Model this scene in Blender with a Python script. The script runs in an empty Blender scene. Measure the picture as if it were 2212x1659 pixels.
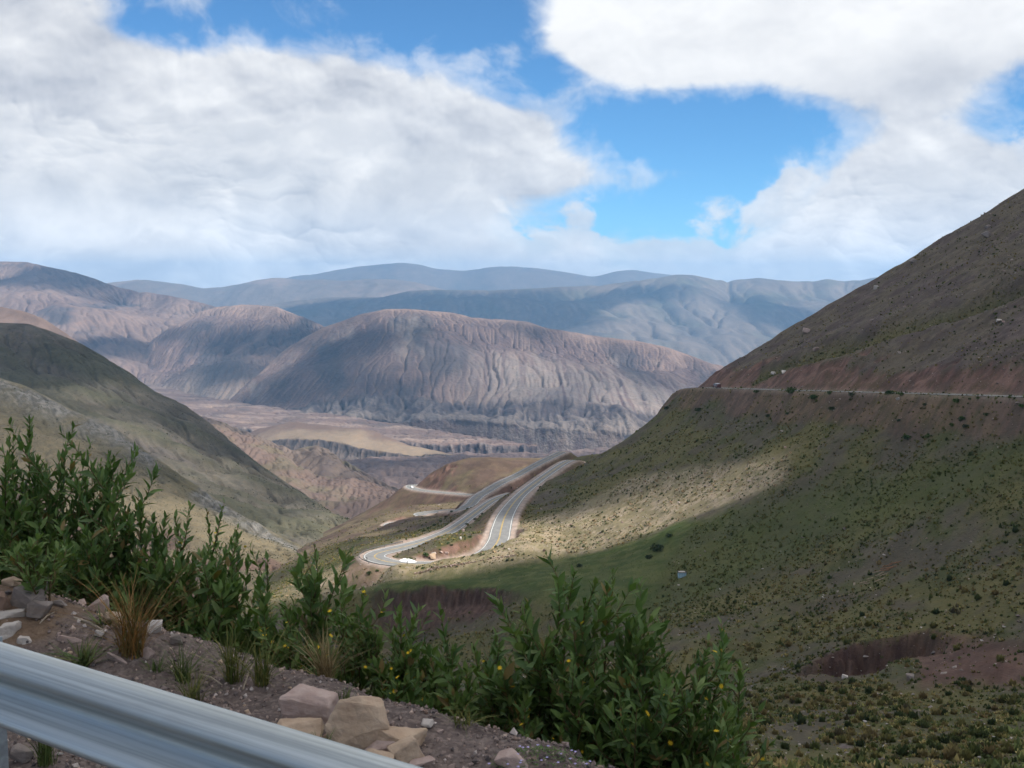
import bpy, math, random
import numpy as np
from mathutils import Vector, Matrix

# ------------------------------------------------------------------ camera, sky, sun, exposure
SC = bpy.context.scene
COL = SC.collection
F = 2170.0                       # focal length, in the 2212 px wide view the layout was measured in
PITCH = math.radians(5.5)
CP, SP = math.cos(PITCH), math.sin(PITCH)

def ray(px, py):
    u, v = (px - 1106.0) / F, (829.5 - py) / F
    return np.array([u, CP + v * SP, -SP + v * CP])

def pt(px, py, Y):
    d = ray(px, py)
    return d * (Y / d[1])

cam_data = bpy.data.cameras.new('camera')
cam = bpy.data.objects.new('camera', cam_data)
COL.objects.link(cam)
cam_data.sensor_width = 36.0
cam_data.lens = 36.0 * F / 2212.0
cam.rotation_euler = (math.radians(90) - PITCH, 0, 0)
cam_data.clip_start = 0.1
cam_data.clip_end = 200000.0
cam_data.dof.use_dof = True
cam_data.dof.focus_distance = 60.0
cam_data.dof.aperture_fstop = 9.0
SC.camera = cam

SUN_EL, SUN_AZ = math.radians(50), math.radians(122)     # azimuth clockwise from +Y (the view direction)
SUND = np.array([math.sin(SUN_AZ) * math.cos(SUN_EL), math.cos(SUN_AZ) * math.cos(SUN_EL), math.sin(SUN_EL)])
sun_data = bpy.data.lights.new('sun', 'SUN')
sun_data.energy = 5.0
sun_data.angle = math.radians(0.5)
sun_data.color = (1.0, 0.95, 0.87)
sun = bpy.data.objects.new('sun', sun_data)
COL.objects.link(sun)
sun.rotation_euler = Vector(SUND).to_track_quat('Z', 'Y').to_euler()
sun.location = (400, -250, 900)

SC.view_settings.view_transform = 'Standard'
SC.view_settings.look = 'None'
SC.view_settings.exposure = 0.38
SC.view_settings.gamma = 1.0
SC.view_settings.use_curve_mapping = False
SC.render.engine = 'CYCLES'
cy = SC.cycles
cy.use_denoising = True
cy.denoiser = 'OPENIMAGEDENOISE'
cy.max_bounces = 6
cy.diffuse_bounces = 3
cy.glossy_bounces = 2
cy.transmission_bounces = 4
cy.transparent_max_bounces = 24
cy.volume_bounces = 1
cy.sample_clamp_indirect = 6.0

# small expression layer over shader nodes
class X:
    def __init__(s, nt, sock): s.nt, s.s = nt, sock
    def _m(s, op, *a, clamp=False):
        n = s.nt.nodes.new('ShaderNodeMath'); n.operation = op; n.use_clamp = clamp
        for i, v in enumerate((s,) + a):
            if isinstance(v, X): s.nt.links.new(v.s, n.inputs[i])
            else: n.inputs[i].default_value = v
        return X(s.nt, n.outputs[0])
    def __add__(s, o): return s._m('ADD', o)
    __radd__ = __add__
    def __mul__(s, o): return s._m('MULTIPLY', o)
    __rmul__ = __mul__
    def __sub__(s, o): return s._m('SUBTRACT', o)
    def __rsub__(s, o): return (s * -1.0) + o
    def __truediv__(s, o): return s._m('DIVIDE', o)
    def max(s, o): return s._m('MAXIMUM', o)
    def min(s, o): return s._m('MINIMUM', o)
    def pow(s, o): return s._m('POWER', o)
    def abs(s): return s._m('ABSOLUTE')
    def clamp(s): return s._m('ADD', 0.0, clamp=True)
    def step(s, a, b, lo=0.0, hi=1.0):
        n = s.nt.nodes.new('ShaderNodeMapRange'); n.interpolation_type = 'SMOOTHSTEP'
        s.nt.links.new(s.s, n.inputs['Value'])
        n.inputs['From Min'].default_value = a; n.inputs['From Max'].default_value = b
        n.inputs['To Min'].default_value = lo; n.inputs['To Max'].default_value = hi
        return X(s.nt, n.outputs[0])

def put(nt, sock, v):
    if isinstance(v, X): nt.links.new(v.s, sock)
    elif hasattr(v, 'is_output'): nt.links.new(v, sock)
    else:
        sock.default_value = v
def combine(nt, x, y, z):
    n = nt.nodes.new('ShaderNodeCombineXYZ')
    for i, v in enumerate((x, y, z)): put(nt, n.inputs[i], v)
    return n.outputs[0]
def noise(nt, vec, scale, detail=6, rough=0.55, dist=0.0, typ='FBM', lac=2.0):
    n = nt.nodes.new('ShaderNodeTexNoise'); n.noise_type = typ
    if hasattr(n, 'normalize'): n.normalize = True
    if vec is not None: put(nt, n.inputs['Vector'], vec)
    n.inputs['Scale'].default_value = scale; n.inputs['Detail'].default_value = detail
    n.inputs['Roughness'].default_value = rough; n.inputs['Lacunarity'].default_value = lac
    n.inputs['Distortion'].default_value = dist
    return X(nt, n.outputs[0])
def voro(nt, vec, scale, feature='F1', detail=0.0, rough=0.5, out='Distance', rnd=1.0):
    n = nt.nodes.new('ShaderNodeTexVoronoi'); n.feature = feature
    if vec is not None: put(nt, n.inputs['Vector'], vec)
    n.inputs['Scale'].default_value = scale
    if 'Detail' in n.inputs: n.inputs['Detail'].default_value = detail; n.inputs['Roughness'].default_value = rough
    n.inputs['Randomness'].default_value = rnd
    return X(nt, n.outputs[out])
def mix(nt, fac, a, b, blend='MIX'):
    n = nt.nodes.new('ShaderNodeMix'); n.data_type = 'RGBA'; n.blend_type = blend; n.clamp_factor = True
    put(nt, n.inputs[0], fac)
    for k, v in ((6, a), (7, b)):
        if isinstance(v, tuple): n.inputs[k].default_value = v if len(v) == 4 else v + (1.0,)
        else: put(nt, n.inputs[k], v)
    return n.outputs[2]

# ------------------------------------------------------------------ numpy gradient noise
def _hash(ix, iy, seed):
    h = (ix.astype(np.int64) * 374761393 + iy.astype(np.int64) * 668265263 + seed * 1274126177) & 0xFFFFFFFF
    h = ((h ^ (h >> 13)) * 1274126177) & 0xFFFFFFFF
    return (h ^ (h >> 16)) & 0xFFFF
_GA = np.arange(65536) * (2 * np.pi / 65536)
_GX, _GY = np.cos(_GA).astype(np.float32), np.sin(_GA).astype(np.float32)
def gnoise(x, y, seed=0):
    """2-D gradient noise, roughly -1..1"""
    x = np.asarray(x, dtype=np.float64); y = np.asarray(y, dtype=np.float64)
    ix, iy = np.floor(x), np.floor(y)
    fx, fy = (x - ix).astype(np.float32), (y - iy).astype(np.float32)
    ix, iy = ix.astype(np.int64), iy.astype(np.int64)
    ux, uy = fx * fx * fx * (fx * (fx * 6 - 15) + 10), fy * fy * fy * (fy * (fy * 6 - 15) + 10)
    def g(dx, dy):
        h = _hash(ix + dx, iy + dy, seed)
        return _GX[h] * (fx - dx) + _GY[h] * (fy - dy)
    a, b, c, d = g(0, 0), g(1, 0), g(0, 1), g(1, 1)
    return ((a + (b - a) * ux) * (1 - uy) + (c + (d - c) * ux) * uy) * 1.5
def fbm(x, y, octv=5, rough=0.5, lac=2.03, seed=0, ridged=False, billow=False):
    s = 0.0; a = 1.0; t = 0.0
    for o in range(octv):
        n = gnoise(x, y, seed + o * 17)
        if ridged: n = 1.0 - 2.0 * np.abs(n)
        elif billow: n = 2.0 * np.abs(n) - 0.6
        s = s + n * a; t += a; a *= rough
        x, y = x * lac + 11.3, y * lac - 7.7
    return s / t
def sstep(v, a, b):
    t = np.clip((v - a) / (b - a), 0.0, 1.0)
    return t * t * (3 - 2 * t)

def worley(x, y, seed=0):
    """distance to the nearest of one jittered point per cell"""
    ix, iy = np.floor(x).astype(np.int64), np.floor(y).astype(np.int64); best = np.full(x.shape, 9.0)
    for dx in (-1, 0, 1):
        for dy in (-1, 0, 1):
            h = _hash(ix + dx, iy + dy, seed); h2 = _hash(ix + dx, iy + dy, seed + 91)
            d = (ix + dx + 0.1 + 0.8 * h / 65535.0 - x) ** 2 + (iy + dy + 0.1 + 0.8 * h2 / 65535.0 - y) ** 2
            best = np.minimum(best, d)
    return np.sqrt(best)
RA = 0.75
def puffs(x, y, seed):
    s = 0.0
    for k, (sc, w) in enumerate(((1.0, 0.60), (2.1, 0.30), (4.7, 0.10), (10.0, 0.03))):
        f = worley(x * sc + k * 3.7, y * sc - k * 5.1, seed + k); s = s + w * np.sqrt(np.clip(1.0 - (f * 0.95) ** 2, 0, 1))
    return s
def cloud_map(az, el, front):
    """cloud colour and cover for view directions given in degrees (arrays)"""
    A, E = az / 10.0, el / 10.0
    zz = np.maximum(np.sin(np.radians(el)), 0.0) + 0.10
    ce = np.cos(np.radians(el))
    dx_, dy_ = np.sin(np.radians(az)) * ce / zz, np.cos(np.radians(az)) * ce / zz
    if front:
        wx = fbm(A * 1.3 + 5, E * 1.6, 4, 0.5, seed=3) * 0.28; wy = fbm(A * 1.3 - 9, E * 1.6 + 4, 4, 0.5, seed=4) * 0.22
        n_lo = fbm(A * 1.15 + wx, E * 1.7 + wy, 8, 0.56, seed=10)
        n_dk = fbm(dx_ * 0.95 + wx, dy_ * 0.55 + wy, 7, 0.58, seed=20)
        n_hi = fbm(A * 4.2 + wx * 3, E * 5.2 + wy * 3, 7, 0.60, seed=30)
        soft = fbm(A * 1.6, E * 2.6 + wy, 5, 0.52, seed=70)
    else:
        n_lo = fbm(A * 1.15, E * 1.7, 4, 0.5, seed=10); n_dk = fbm(dx_ * 0.95, dy_ * 0.55, 4, 0.5, seed=20)
        n_hi = n_lo * 0; wy = n_lo * 0; soft = fbm(A * 1.6, E * 2.6, 3, 0.5, seed=70)
    k = math.degrees(1.0 / F) / 10
    def blobs(lst):
        s = np.zeros_like(A)
        for (px, py, rx, ry, wgt) in lst:
            d = ray(px, py); d = d / np.linalg.norm(d)
            a0 = math.degrees(math.atan2(d[0], d[1])) / 10; e0 = math.degrees(math.asin(d[2])) / 10
            r2 = ((A - a0) / (rx * k)) ** 2 + ((E - e0) / (ry * k)) ** 2
            s = s + wgt * np.exp(-r2 * 0.9)
        return s
    left = blobs([(-150, 290, 400, 270, 1.2), (300, 300, 400, 165, 1.0), (600, 210, 240, 110, 0.8), (850, 280, 280, 105, 0.8),
                  (1120, 340, 210, 85, 0.75), (1380, 390, 150, 42, 0.62), (500, 470, 800, 100, 0.8), (-40, 0, 170, 110, 1.1)])
    right = blobs([(1310, 105, 160, 85, 0.9), (1680, 75, 350, 118, 1.15), (2120, 30, 380, 120, 1.1), (1480, -10, 260, 110, 1.0)])
    mid = blobs([(2010, 430, 230, 135, 0.85), (1850, 480, 190, 105, 0.75), (2200, 490, 260, 110, 0.9), (2050, 270, 105, 80, 0.42)])
    hole = blobs([(1180, 170, 110, 45, 0.45), (1560, 310, 230, 100, 0.6), (1470, 440, 190, 60, 0.6), (2180, 250, 80, 70, 0.35), (1000, 60, 160, 60, 0.35), (330, 60, 150, 40, 0.3)])
    off = np.maximum(sstep(np.abs(A) - 3.0, 0.0, 1.2), sstep(E - 1.75, 0.0, 0.8))
    gen = sstep(fbm(dx_ * 0.30 + 3, dy_ * 0.30, 4, 0.5, seed=90), -0.22, 0.25) * 1.15 * off
    c = left + right + mid + gen - hole
    nz = n_lo * 0.62 + n_dk * 0.30 + n_hi * 0.16
    dens = sstep(c + nz, 0.40, 0.86)
    wisp = sstep(c + nz * 1.5 + n_hi * 0.35, 0.12, 0.80) * 0.5
    alpha = np.maximum(dens, wisp)
    # shading of the high masses
    fr = lambda a, dv, du: np.roll(np.roll(a, dv, 0), du, 1)
    rlf = np.zeros_like(A)
    st = max(2, A.shape[0] // 110)
    fld = n_lo + n_hi * 0.30 + soft * 0.4
    for i in (1, 2, 4):
        rlf += (fld - fr(fld, -st * i, -st * i // 2)) / i        # lit side = where it thins towards up and right
    thick = sstep(c, 0.6, 1.7)
    sh = np.clip(0.52 + rlf * 0.50 + soft * 0.80 - thick * 0.14 + 0.25 * sstep(-dens, -0.75, -0.2), 0, 1)
    wr = sstep(right, 0.25, 0.7)
    # bottoms of the right-hand mass fall off to a soft grey
    shr = np.clip(0.93 + rlf * 0.20 + soft * 0.40 - sstep(-E, -1.45, -0.95) * 0.22 - 0.35 * sstep(A, 1.3, 2.4) * sstep(-E, -1.3, -1.0), 0, 1)
    sh = sh * (1 - wr) + shr * wr
    lo, hi = np.array([0.43, 0.455, 0.51]), np.array([0.80, 0.805, 0.81])
    col = lo + (hi - lo) * sh[..., None]
    # heaped cumulus standing on the horizon, seen below and through the high deck
    if front:
        pw = puffs(A * 1.7 + wx * 1.6, E * 3.0 + wy * 2.2, 5)
        gy_, gx_ = np.gradient(pw); kk = A.shape[0] / 32.0 * 0.10                     # slope per tenth of a degree
        calm = sstep(fbm(A * 0.9 + 7, E * 1.5, 3, 0.5, seed=95), -0.30, 0.25); gy_, gx_ = gy_ * kk * 10 * calm, gx_ * kk * 10 * calm
        tops = 0.42 + 0.24 * gnoise(A * 1.0 + 2, A * 0 + 0.5, 5) + 0.16 * gnoise(A * 2.9, A * 0 + 3.5, 6) - 0.27 * np.exp(-((A - 0.80) / 0.46) ** 2) + 0.24 * sstep(-A, -0.3, 0.9) - 0.16 * np.exp(-((A - 0.05) / 0.25) ** 2)
        cm = (tops - E) * 1.6 + (pw - 0.70) * 1.25 + n_hi * 0.20
        cum = sstep(cm, -0.02, 0.11) * (0.84 + 0.16 * sstep(cm, 0.1, 0.5))
        veil = 0.45 * sstep(tops * 0.40 - E + n_lo * 0.2, -0.12, 0.25)
        rel = np.clip(0.50 - gy_ * RA - gx_ * RA * 0.5 + soft * 0.7 + n_hi * 0.3 + (pw - 0.65) * 0.6, 0, 1)
        rel = rel * (1 - 0.45 * sstep(n_lo + soft, 0.0, 0.4))
    else:
        cum = sstep(0.4 - E, 0.0, 0.3) * 0.8; veil = cum; rel = 0.6 + n_lo * 0.3
    lo, hi = np.array([0.40, 0.435, 0.495]), np.array([0.80, 0.80, 0.80])
    colc = (lo + (hi - lo) * rel[..., None]) * (1.0 + 0.22 * sstep(-E, -0.60, -0.1))[..., None]
    vcol = np.array([0.56, 0.60, 0.65]) * (1.0 + 0.22 * sstep(-E, -0.60, -0.1))[..., None]
    col = col * (1 - veil[..., None]) + vcol * veil[..., None]; alpha = 1 - (1 - alpha) * (1 - veil)
    col = col * (1 - cum[..., None]) + colc * cum[..., None]
    alpha = 1 - (1 - alpha) * (1 - cum)
    ground = sstep(-el, 1.0, 5.0)[..., None]
    col = col * (1 - ground) + np.array([0.30, 0.31, 0.33]) * ground
    alpha = np.maximum(alpha, ground[..., 0])
    return np.concatenate([col, alpha[..., None]], -1).astype(np.float32)

SKY_S = 0.10
def build_sky():
    w = bpy.data.worlds.new('World'); SC.world = w; w.use_nodes = True
    nt = w.node_tree; nt.nodes.clear()
    out = nt.nodes.new('ShaderNodeOutputWorld')
    sky = nt.nodes.new('ShaderNodeTexSky'); sky.sky_type = 'NISHITA'; sky.sun_disc = False
    sky.sun_elevation = SUN_EL; sky.sun_rotation = SUN_AZ
    sky.altitude = 3000; sky.air_density = 1.0; sky.dust_density = 0.2; sky.ozone_density = 3.0
    tc = nt.nodes.new('ShaderNodeTexCoord')
    sep = nt.nodes.new('ShaderNodeSeparateXYZ'); nt.links.new(tc.outputs['Generated'], sep.inputs[0])
    x, y, z = (X(nt, sep.outputs[i]) for i in range(3))
    az = x._m('ARCTAN2', y) * (180.0 / math.pi)
    el = z._m('ARCSINE') * (180.0 / math.pi)
    def image(name, a0, a1, e0, e1, nx, ny, front):
        ax = a0 + (np.arange(nx) + 0.5) * (a1 - a0) / nx; ey = e0 + (np.arange(ny) + 0.5) * (e1 - e0) / ny
        Aq, Eq = np.meshgrid(ax, ey)
        im = bpy.data.images.new(name, nx, ny, alpha=True, float_buffer=True)
        im.colorspace_settings.name = 'Non-Color'; im.alpha_mode = 'CHANNEL_PACKED'
        im.pixels.foreach_set(cloud_map(Aq, Eq, front).ravel()); im.update(); im.pack()
        t = nt.nodes.new('ShaderNodeTexImage'); t.image = im; t.extension = 'EXTEND'; t.interpolation = 'Linear'
        nt.links.new(combine(nt, (az - a0) * (1.0 / (a1 - a0)), (el - e0) * (1.0 / (e1 - e0)), 0.0), t.inputs['Vector'])
        return t
    ti = image('cloud_cover_ahead', -40, 40, -6, 26, 1600, 640, True)
    tg = image('cloud_cover_around', -180, 180, -30, 90, 512, 256, False)
    fade = (az.abs() * -1.0 + 39.5).step(0.0, 6.0) * (el * -1.0 + 25.5).step(0.0, 6.0)
    fade = fade * (el + 5.8).step(0.0, 1.0)
    ccol = mix(nt, fade, tg.outputs['Color'], ti.outputs['Color'])
    calp = X(nt, tg.outputs['Alpha']) * (1.0 - fade) + X(nt, ti.outputs['Alpha']) * fade
    m = nt.nodes.new('ShaderNodeVectorMath'); m.operation = 'SCALE'      # cloud colours are final radiances
    nt.links.new(ccol, m.inputs[0]); m.inputs['Scale'].default_value = 1.0 / SKY_S
    # clear air over high mountains: a little deeper blue than the sky model gives
    sm = nt.nodes.new('ShaderNodeVectorMath'); sm.operation = 'MULTIPLY'
    nt.links.new(sky.outputs[0], sm.inputs[0]); sm.inputs[1].default_value = SKY_TINT
    full = mix(nt, calp, sm.outputs[0], m.outputs[0])
    bg = nt.nodes.new('ShaderNodeBackground'); bg.inputs['Strength'].default_value = SKY_S
    nt.links.new(full, bg.inputs['Color'])
    nt.links.new(bg.outputs[0], out.inputs['Surface'])
    w.cycles.sampling_method = 'MANUAL'; w.cycles.sample_map_resolution = 1024
SKY_TINT = (0.62, 1.02, 1.20)
build_sky()
# ------------------------------------------------------------------ helpers for objects and meshes
def tag(o, label=None, cat=None, group=None, kind=None):
    if label: o['label'] = label
    if cat: o['category'] = cat
    if group: o['group'] = group
    if kind: o['kind'] = kind
    return o

def mesh_np(name, verts, faces, mat=None, cols=None, smooth=False, extra=None):
    """mesh from numpy arrays; faces is (n,3) or (n,4) or a list of such arrays; cols = one RGB per vertex"""
    me = bpy.data.meshes.new(name)
    fl = faces if isinstance(faces, list) else [faces]
    fl = [np.asarray(f, dtype=np.int32) for f in fl if len(f)]
    verts = np.asarray(verts, dtype=np.float32).reshape(-1, 3)
    me.vertices.add(len(verts)); me.vertices.foreach_set('co', verts.ravel())
    idx = np.concatenate([f.ravel() for f in fl]); tot = np.concatenate([np.full(len(f), f.shape[1], np.int32) for f in fl])
    me.loops.add(len(idx)); me.loops.foreach_set('vertex_index', idx)
    me.polygons.add(len(tot)); me.polygons.foreach_set('loop_start', np.concatenate([[0], np.cumsum(tot)[:-1]]).astype(np.int32))
    me.polygons.foreach_set('loop_total', tot)
    me.polygons.foreach_set('use_smooth', np.full(len(tot), smooth))
    if cols is not None:
        a = me.attributes.new('Col', 'FLOAT_COLOR', 'POINT')
        c = np.ones((len(verts), 4), np.float32); c[:, :3] = np.asarray(cols, dtype=np.float32).reshape(-1, 3)
        a.data.foreach_set('color', c.ravel())
    for k, v in (extra or {}).items():
        a = me.attributes.new(k, 'FLOAT', 'POINT'); a.data.foreach_set('value', np.asarray(v, dtype=np.float32).ravel())
    me.update(calc_edges=True); me.validate()
    if mat: me.materials.append(mat)
    return me

def obj(name, me, parent=None, loc=None):
    o = bpy.data.objects.new(name, me); COL.objects.link(o)
    if parent: o.parent = parent
    if loc is not None: o.location = loc
    return o

def empty(name, loc=(0, 0, 0), rz=0.0):
    o = bpy.data.objects.new(name, None); COL.objects.link(o)
    o.location = loc; o.rotation_euler = (0, 0, rz); o.empty_display_size = 0.2
    return o

def grid_faces(nr, nc):
    i = np.arange(nr * nc).reshape(nr, nc)
    return np.stack([i[:-1, :-1], i[:-1, 1:], i[1:, 1:], i[1:, :-1]], -1).reshape(-1, 4)

def new_mat(name, rough=0.9, spec=0.2, metal=0.0):
    m = bpy.data.materials.new(name); m.use_nodes = True
    nt = m.node_tree; b = nt.nodes['Principled BSDF']
    b.inputs['Roughness'].default_value = rough
    b.inputs['Specular IOR Level'].default_value = spec
    b.inputs['Metallic'].default_value = metal
    return m, nt, b

def attr(nt, name='Col'):
    n = nt.nodes.new('ShaderNodeAttribute'); n.attribute_name = name
    return n
def objco(nt):
    return nt.nodes.new('ShaderNodeTexCoord').outputs['Object']
def geoco(nt):
    return nt.nodes.new('ShaderNodeNewGeometry').outputs['Position']
def bump(nt, b, h, strength=0.5, dist=1.0):
    n = nt.nodes.new('ShaderNodeBump'); n.inputs['Strength'].default_value = strength; n.inputs['Distance'].default_value = dist
    put(nt, n.inputs['Height'], h); nt.links.new(n.outputs[0], b.inputs['Normal'])

def mat_land(name, scales, amount=0.35, bumpd=0.3, bstr=0.6, tint=(1.0, 0.93, 0.85), attr_name='Col'):
    """land surface: vertex albedo broken up by three sizes of noise, with relief"""
    m, nt, b = new_mat(name, 0.95, 0.1)
    p = geoco(nt)
    a = attr(nt, attr_name).outputs['Color']
    n1 = noise(nt, p, scales[0], 5, 0.6); n2 = noise(nt, p, scales[1], 4, 0.65); n3 = noise(nt, p, scales[2], 2, 0.6)
    f = ((n1 - 0.5) * 1.6 + (n2 - 0.5) * 1.5 + (n3 - 0.5) * 1.2) * amount + 1.0
    hue = mix(nt, ((n2 - 0.42) * 3.0).clamp(), (1.0, 1.0, 1.0), tint)
    c = mix(nt, 1.0, a, hue, 'MULTIPLY')
    sc = nt.nodes.new('ShaderNodeVectorMath'); sc.operation = 'SCALE'
    nt.links.new(c, sc.inputs[0]); put(nt, sc.inputs['Scale'], f.max(0.15))
    nt.links.new(sc.outputs[0], b.inputs['Base Color'])
    bump(nt, b, n2 * 1.0 + n3 * 0.5 + n1 * 1.0, bstr, bumpd)
    return m

def A3(*c): return np.array(c, dtype=np.float64)
def lerp3(a, b, f): return a + (b - a) * f[..., None]

# ------------------------------------------------------------------ lofted mountains: rows of (px, py, distance)
def blur3(a, k=0.25):
    p = np.pad(a, 1, mode='edge')
    return a * (1 - k) + k * (p[:-2, 1:-1] + p[2:, 1:-1] + p[1:-1, :-2] + p[1:-1, 2:]) * 0.25
def carve(P, amp, iters, seed, rough, wander, env=1.0):
    """running water: flow is gathered cell by cell down the steepest way and cuts a branching net of gullies; returns the new
    surface and the drainage map (0 on divides, 1 in the trunk gullies)"""
    nr, nc = P.shape[:2]; Z = P[..., 2] + fbm(P[..., 0] / rough + 0.2 * P[..., 1] / rough, P[..., 1] / rough + P[..., 2] / rough, 5, 0.52, seed=seed) * wander * env
    n = nr * nc; idx = np.arange(n).reshape(nr, nc); X, Y = P[..., 0], P[..., 1]; keep = Z.copy()
    for it in range(iters):
        best = np.full((nr, nc), 1e-6); rec = idx.copy()
        for dr in (-1, 0, 1):
            for dc in (-1, 0, 1):
                if dr == 0 and dc == 0: continue
                a = (slice(max(0, -dr), nr - max(0, dr)), slice(max(0, -dc), nc - max(0, dc))); b = (slice(max(0, dr), nr - max(0, -dr)), slice(max(0, dc), nc - max(0, -dc)))
                sl = (Z[a] - Z[b]) / (np.sqrt((X[a] - X[b]) ** 2 + (Y[a] - Y[b]) ** 2) + 1e-3)
                m = sl > best[a]; best[a] = np.where(m, sl, best[a]); rec[a] = np.where(m, idx[b], rec[a])
        acc = [1.0] * n; rl = rec.ravel().tolist()
        for i in np.argsort(-Z, axis=None).tolist():
            j = rl[i]
            if j != i: acc[j] += acc[i]
        A_ = np.array(acc).reshape(nr, nc); ch = np.log1p(A_) / math.log(n * 0.02)
        cut = np.clip(A_ / (n * 0.006), 0, 1) ** 0.5
        Z = Z - cut * amp / iters * 1.6; Z = blur3(blur3(Z, 0.45), 0.45) if it < iters - 1 else blur3(Z, 0.25)
    Q = P.copy(); Q[..., 2] = Z
    return Q, np.clip(blur3(ch), 0, 1)
def loft(name, rows, px0, px1, nu, nv, shade, mat, disp=None, smooth_cols=5, kind='structure', water=None):
    us = np.linspace(px0, px1, nu)
    R = []
    for r in rows:
        r = np.array(sorted(r), dtype=np.float64)
        py, D = np.interp(us, r[:, 0], r[:, 1]), np.interp(us, r[:, 0], r[:, 2])
        if smooth_cols > 1:
            kern = np.hanning(smooth_cols + 2)[1:-1]; kern /= kern.sum(); h = smooth_cols // 2
            py = np.convolve(np.pad(py, h, mode='edge'), kern, 'valid'); D = np.convolve(np.pad(D, h, mode='edge'), kern, 'valid')
        u, v = (us - 1106) / F, (829.5 - py) / F
        dy = CP + v * SP; dz = -SP + v * CP
        R.append(np.stack([u / dy * D, D, dz / dy * D], -1))
    R = np.array(R); n = len(R)
    if isinstance(nv, int): nv = [nv] * (n - 1)
    out, vv = [], []
    for i in range(n - 1):
        p0, p1, p2, p3 = R[max(i - 1, 0)], R[i], R[i + 1], R[min(i + 2, n - 1)]
        m1, m2 = (p2 - p0) * 0.5, (p3 - p1) * 0.5
        # keep the tangents from overshooting
        lim = np.abs(p2 - p1) * 1.5 + 1e-6
        m1, m2 = np.clip(m1, -lim, lim), np.clip(m2, -lim, lim)
        for k in range(nv[i] + (1 if i == n - 2 else 0)):
            t = k / nv[i]; t2, t3 = t * t, t * t * t
            out.append((2 * t3 - 3 * t2 + 1) * p1 + (t3 - 2 * t2 + t) * m1 + (-2 * t3 + 3 * t2) * p2 + (t3 - t2) * m2)
            vv.append(i + t)
    P = np.array(out); V = np.repeat(np.array(vv)[:, None], nu, 1)
    extra = {}
    if disp is not None:
        du, dv = np.gradient(P, axis=1), np.gradient(P, axis=0)
        N = np.cross(du, dv); N /= np.linalg.norm(N, axis=-1, keepdims=True) + 1e-9
        N *= np.where(N[..., 2:3] < 0, -1.0, 1.0)
        d, extra = disp(P, V)
        P = P + N * d[..., None]
    if water:
        P, extra['ch'] = carve(P, *water, env=0.12 + 0.88 * sstep(V, 1.05, 2.2))
    cols = shade(P, V, extra)
    me = mesh_np(name, P, grid_faces(*P.shape[:2]), mat, cols, smooth=True)
    o = obj(name, me); o['kind'] = kind
    return o, P

MAT_FAR = mat_land('mountain_land', (0.004, 0.018, 0.075), 0.42, 14.0, 0.8)
MAT_MID = mat_land('mid_hill_land', (0.01, 0.05, 0.22), 0.32, 4.0, 0.5)

def gully(P, V, lam, amp, v0, v1, seed, depthscale=0.5, vstretch=0.30, octv=5, skew=0.0):
    """drainage relief: ridged noise drawn out down the slope; amp in metres"""
    X, Z = P[..., 0], P[..., 2]
    vv = V * (1.0 / max(V.max(), 1))
    wx = fbm(X / (lam * 2.5), V * 0.5, 3, 0.5, seed=seed + 5) * lam * 0.4
    x = (X + wx + skew * Z) / lam
    w2 = fbm(x * 0.9 + 4, V * 0.9, 3, 0.5, seed=seed + 9) * 0.18
    g1 = fbm(x + w2, V * vstretch, 3, 0.50, seed=seed, ridged=True)          # 1 on crests
    g2 = fbm(x * 2.6 + w2 * 2.0 + V * 0.16, V * vstretch * 1.3, octv, 0.60, seed=seed + 21, ridged=True)
    g3 = fbm(x * 2.6 + w2 * 2.0 - V * 0.18, V * vstretch * 1.3, octv, 0.60, seed=seed + 31, ridged=True)
    g = g1 * 0.55 + np.minimum(g2, g3) * 0.52 + 0.14
    big = fbm(X / (lam * 3.2), V * 0.25, 3, 0.5, seed=seed + 40)
    env = sstep(V, v0, v0 + 0.9) * sstep(-V, -v1 - 0.6, -v1 + 0.4)
    return (g - 0.25) * amp * (0.25 + 0.75 * env) * sstep(V, 0.7, 1.5) + big * amp * 1.1 * sstep(V, 0.9, 1.8), g, big

PURPLE, TAN, DARK, PALE = A3(0.108, 0.078, 0.076), A3(0.245, 0.176, 0.146), A3(0.050, 0.047, 0.052), A3(0.285, 0.238, 0.205)

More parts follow.
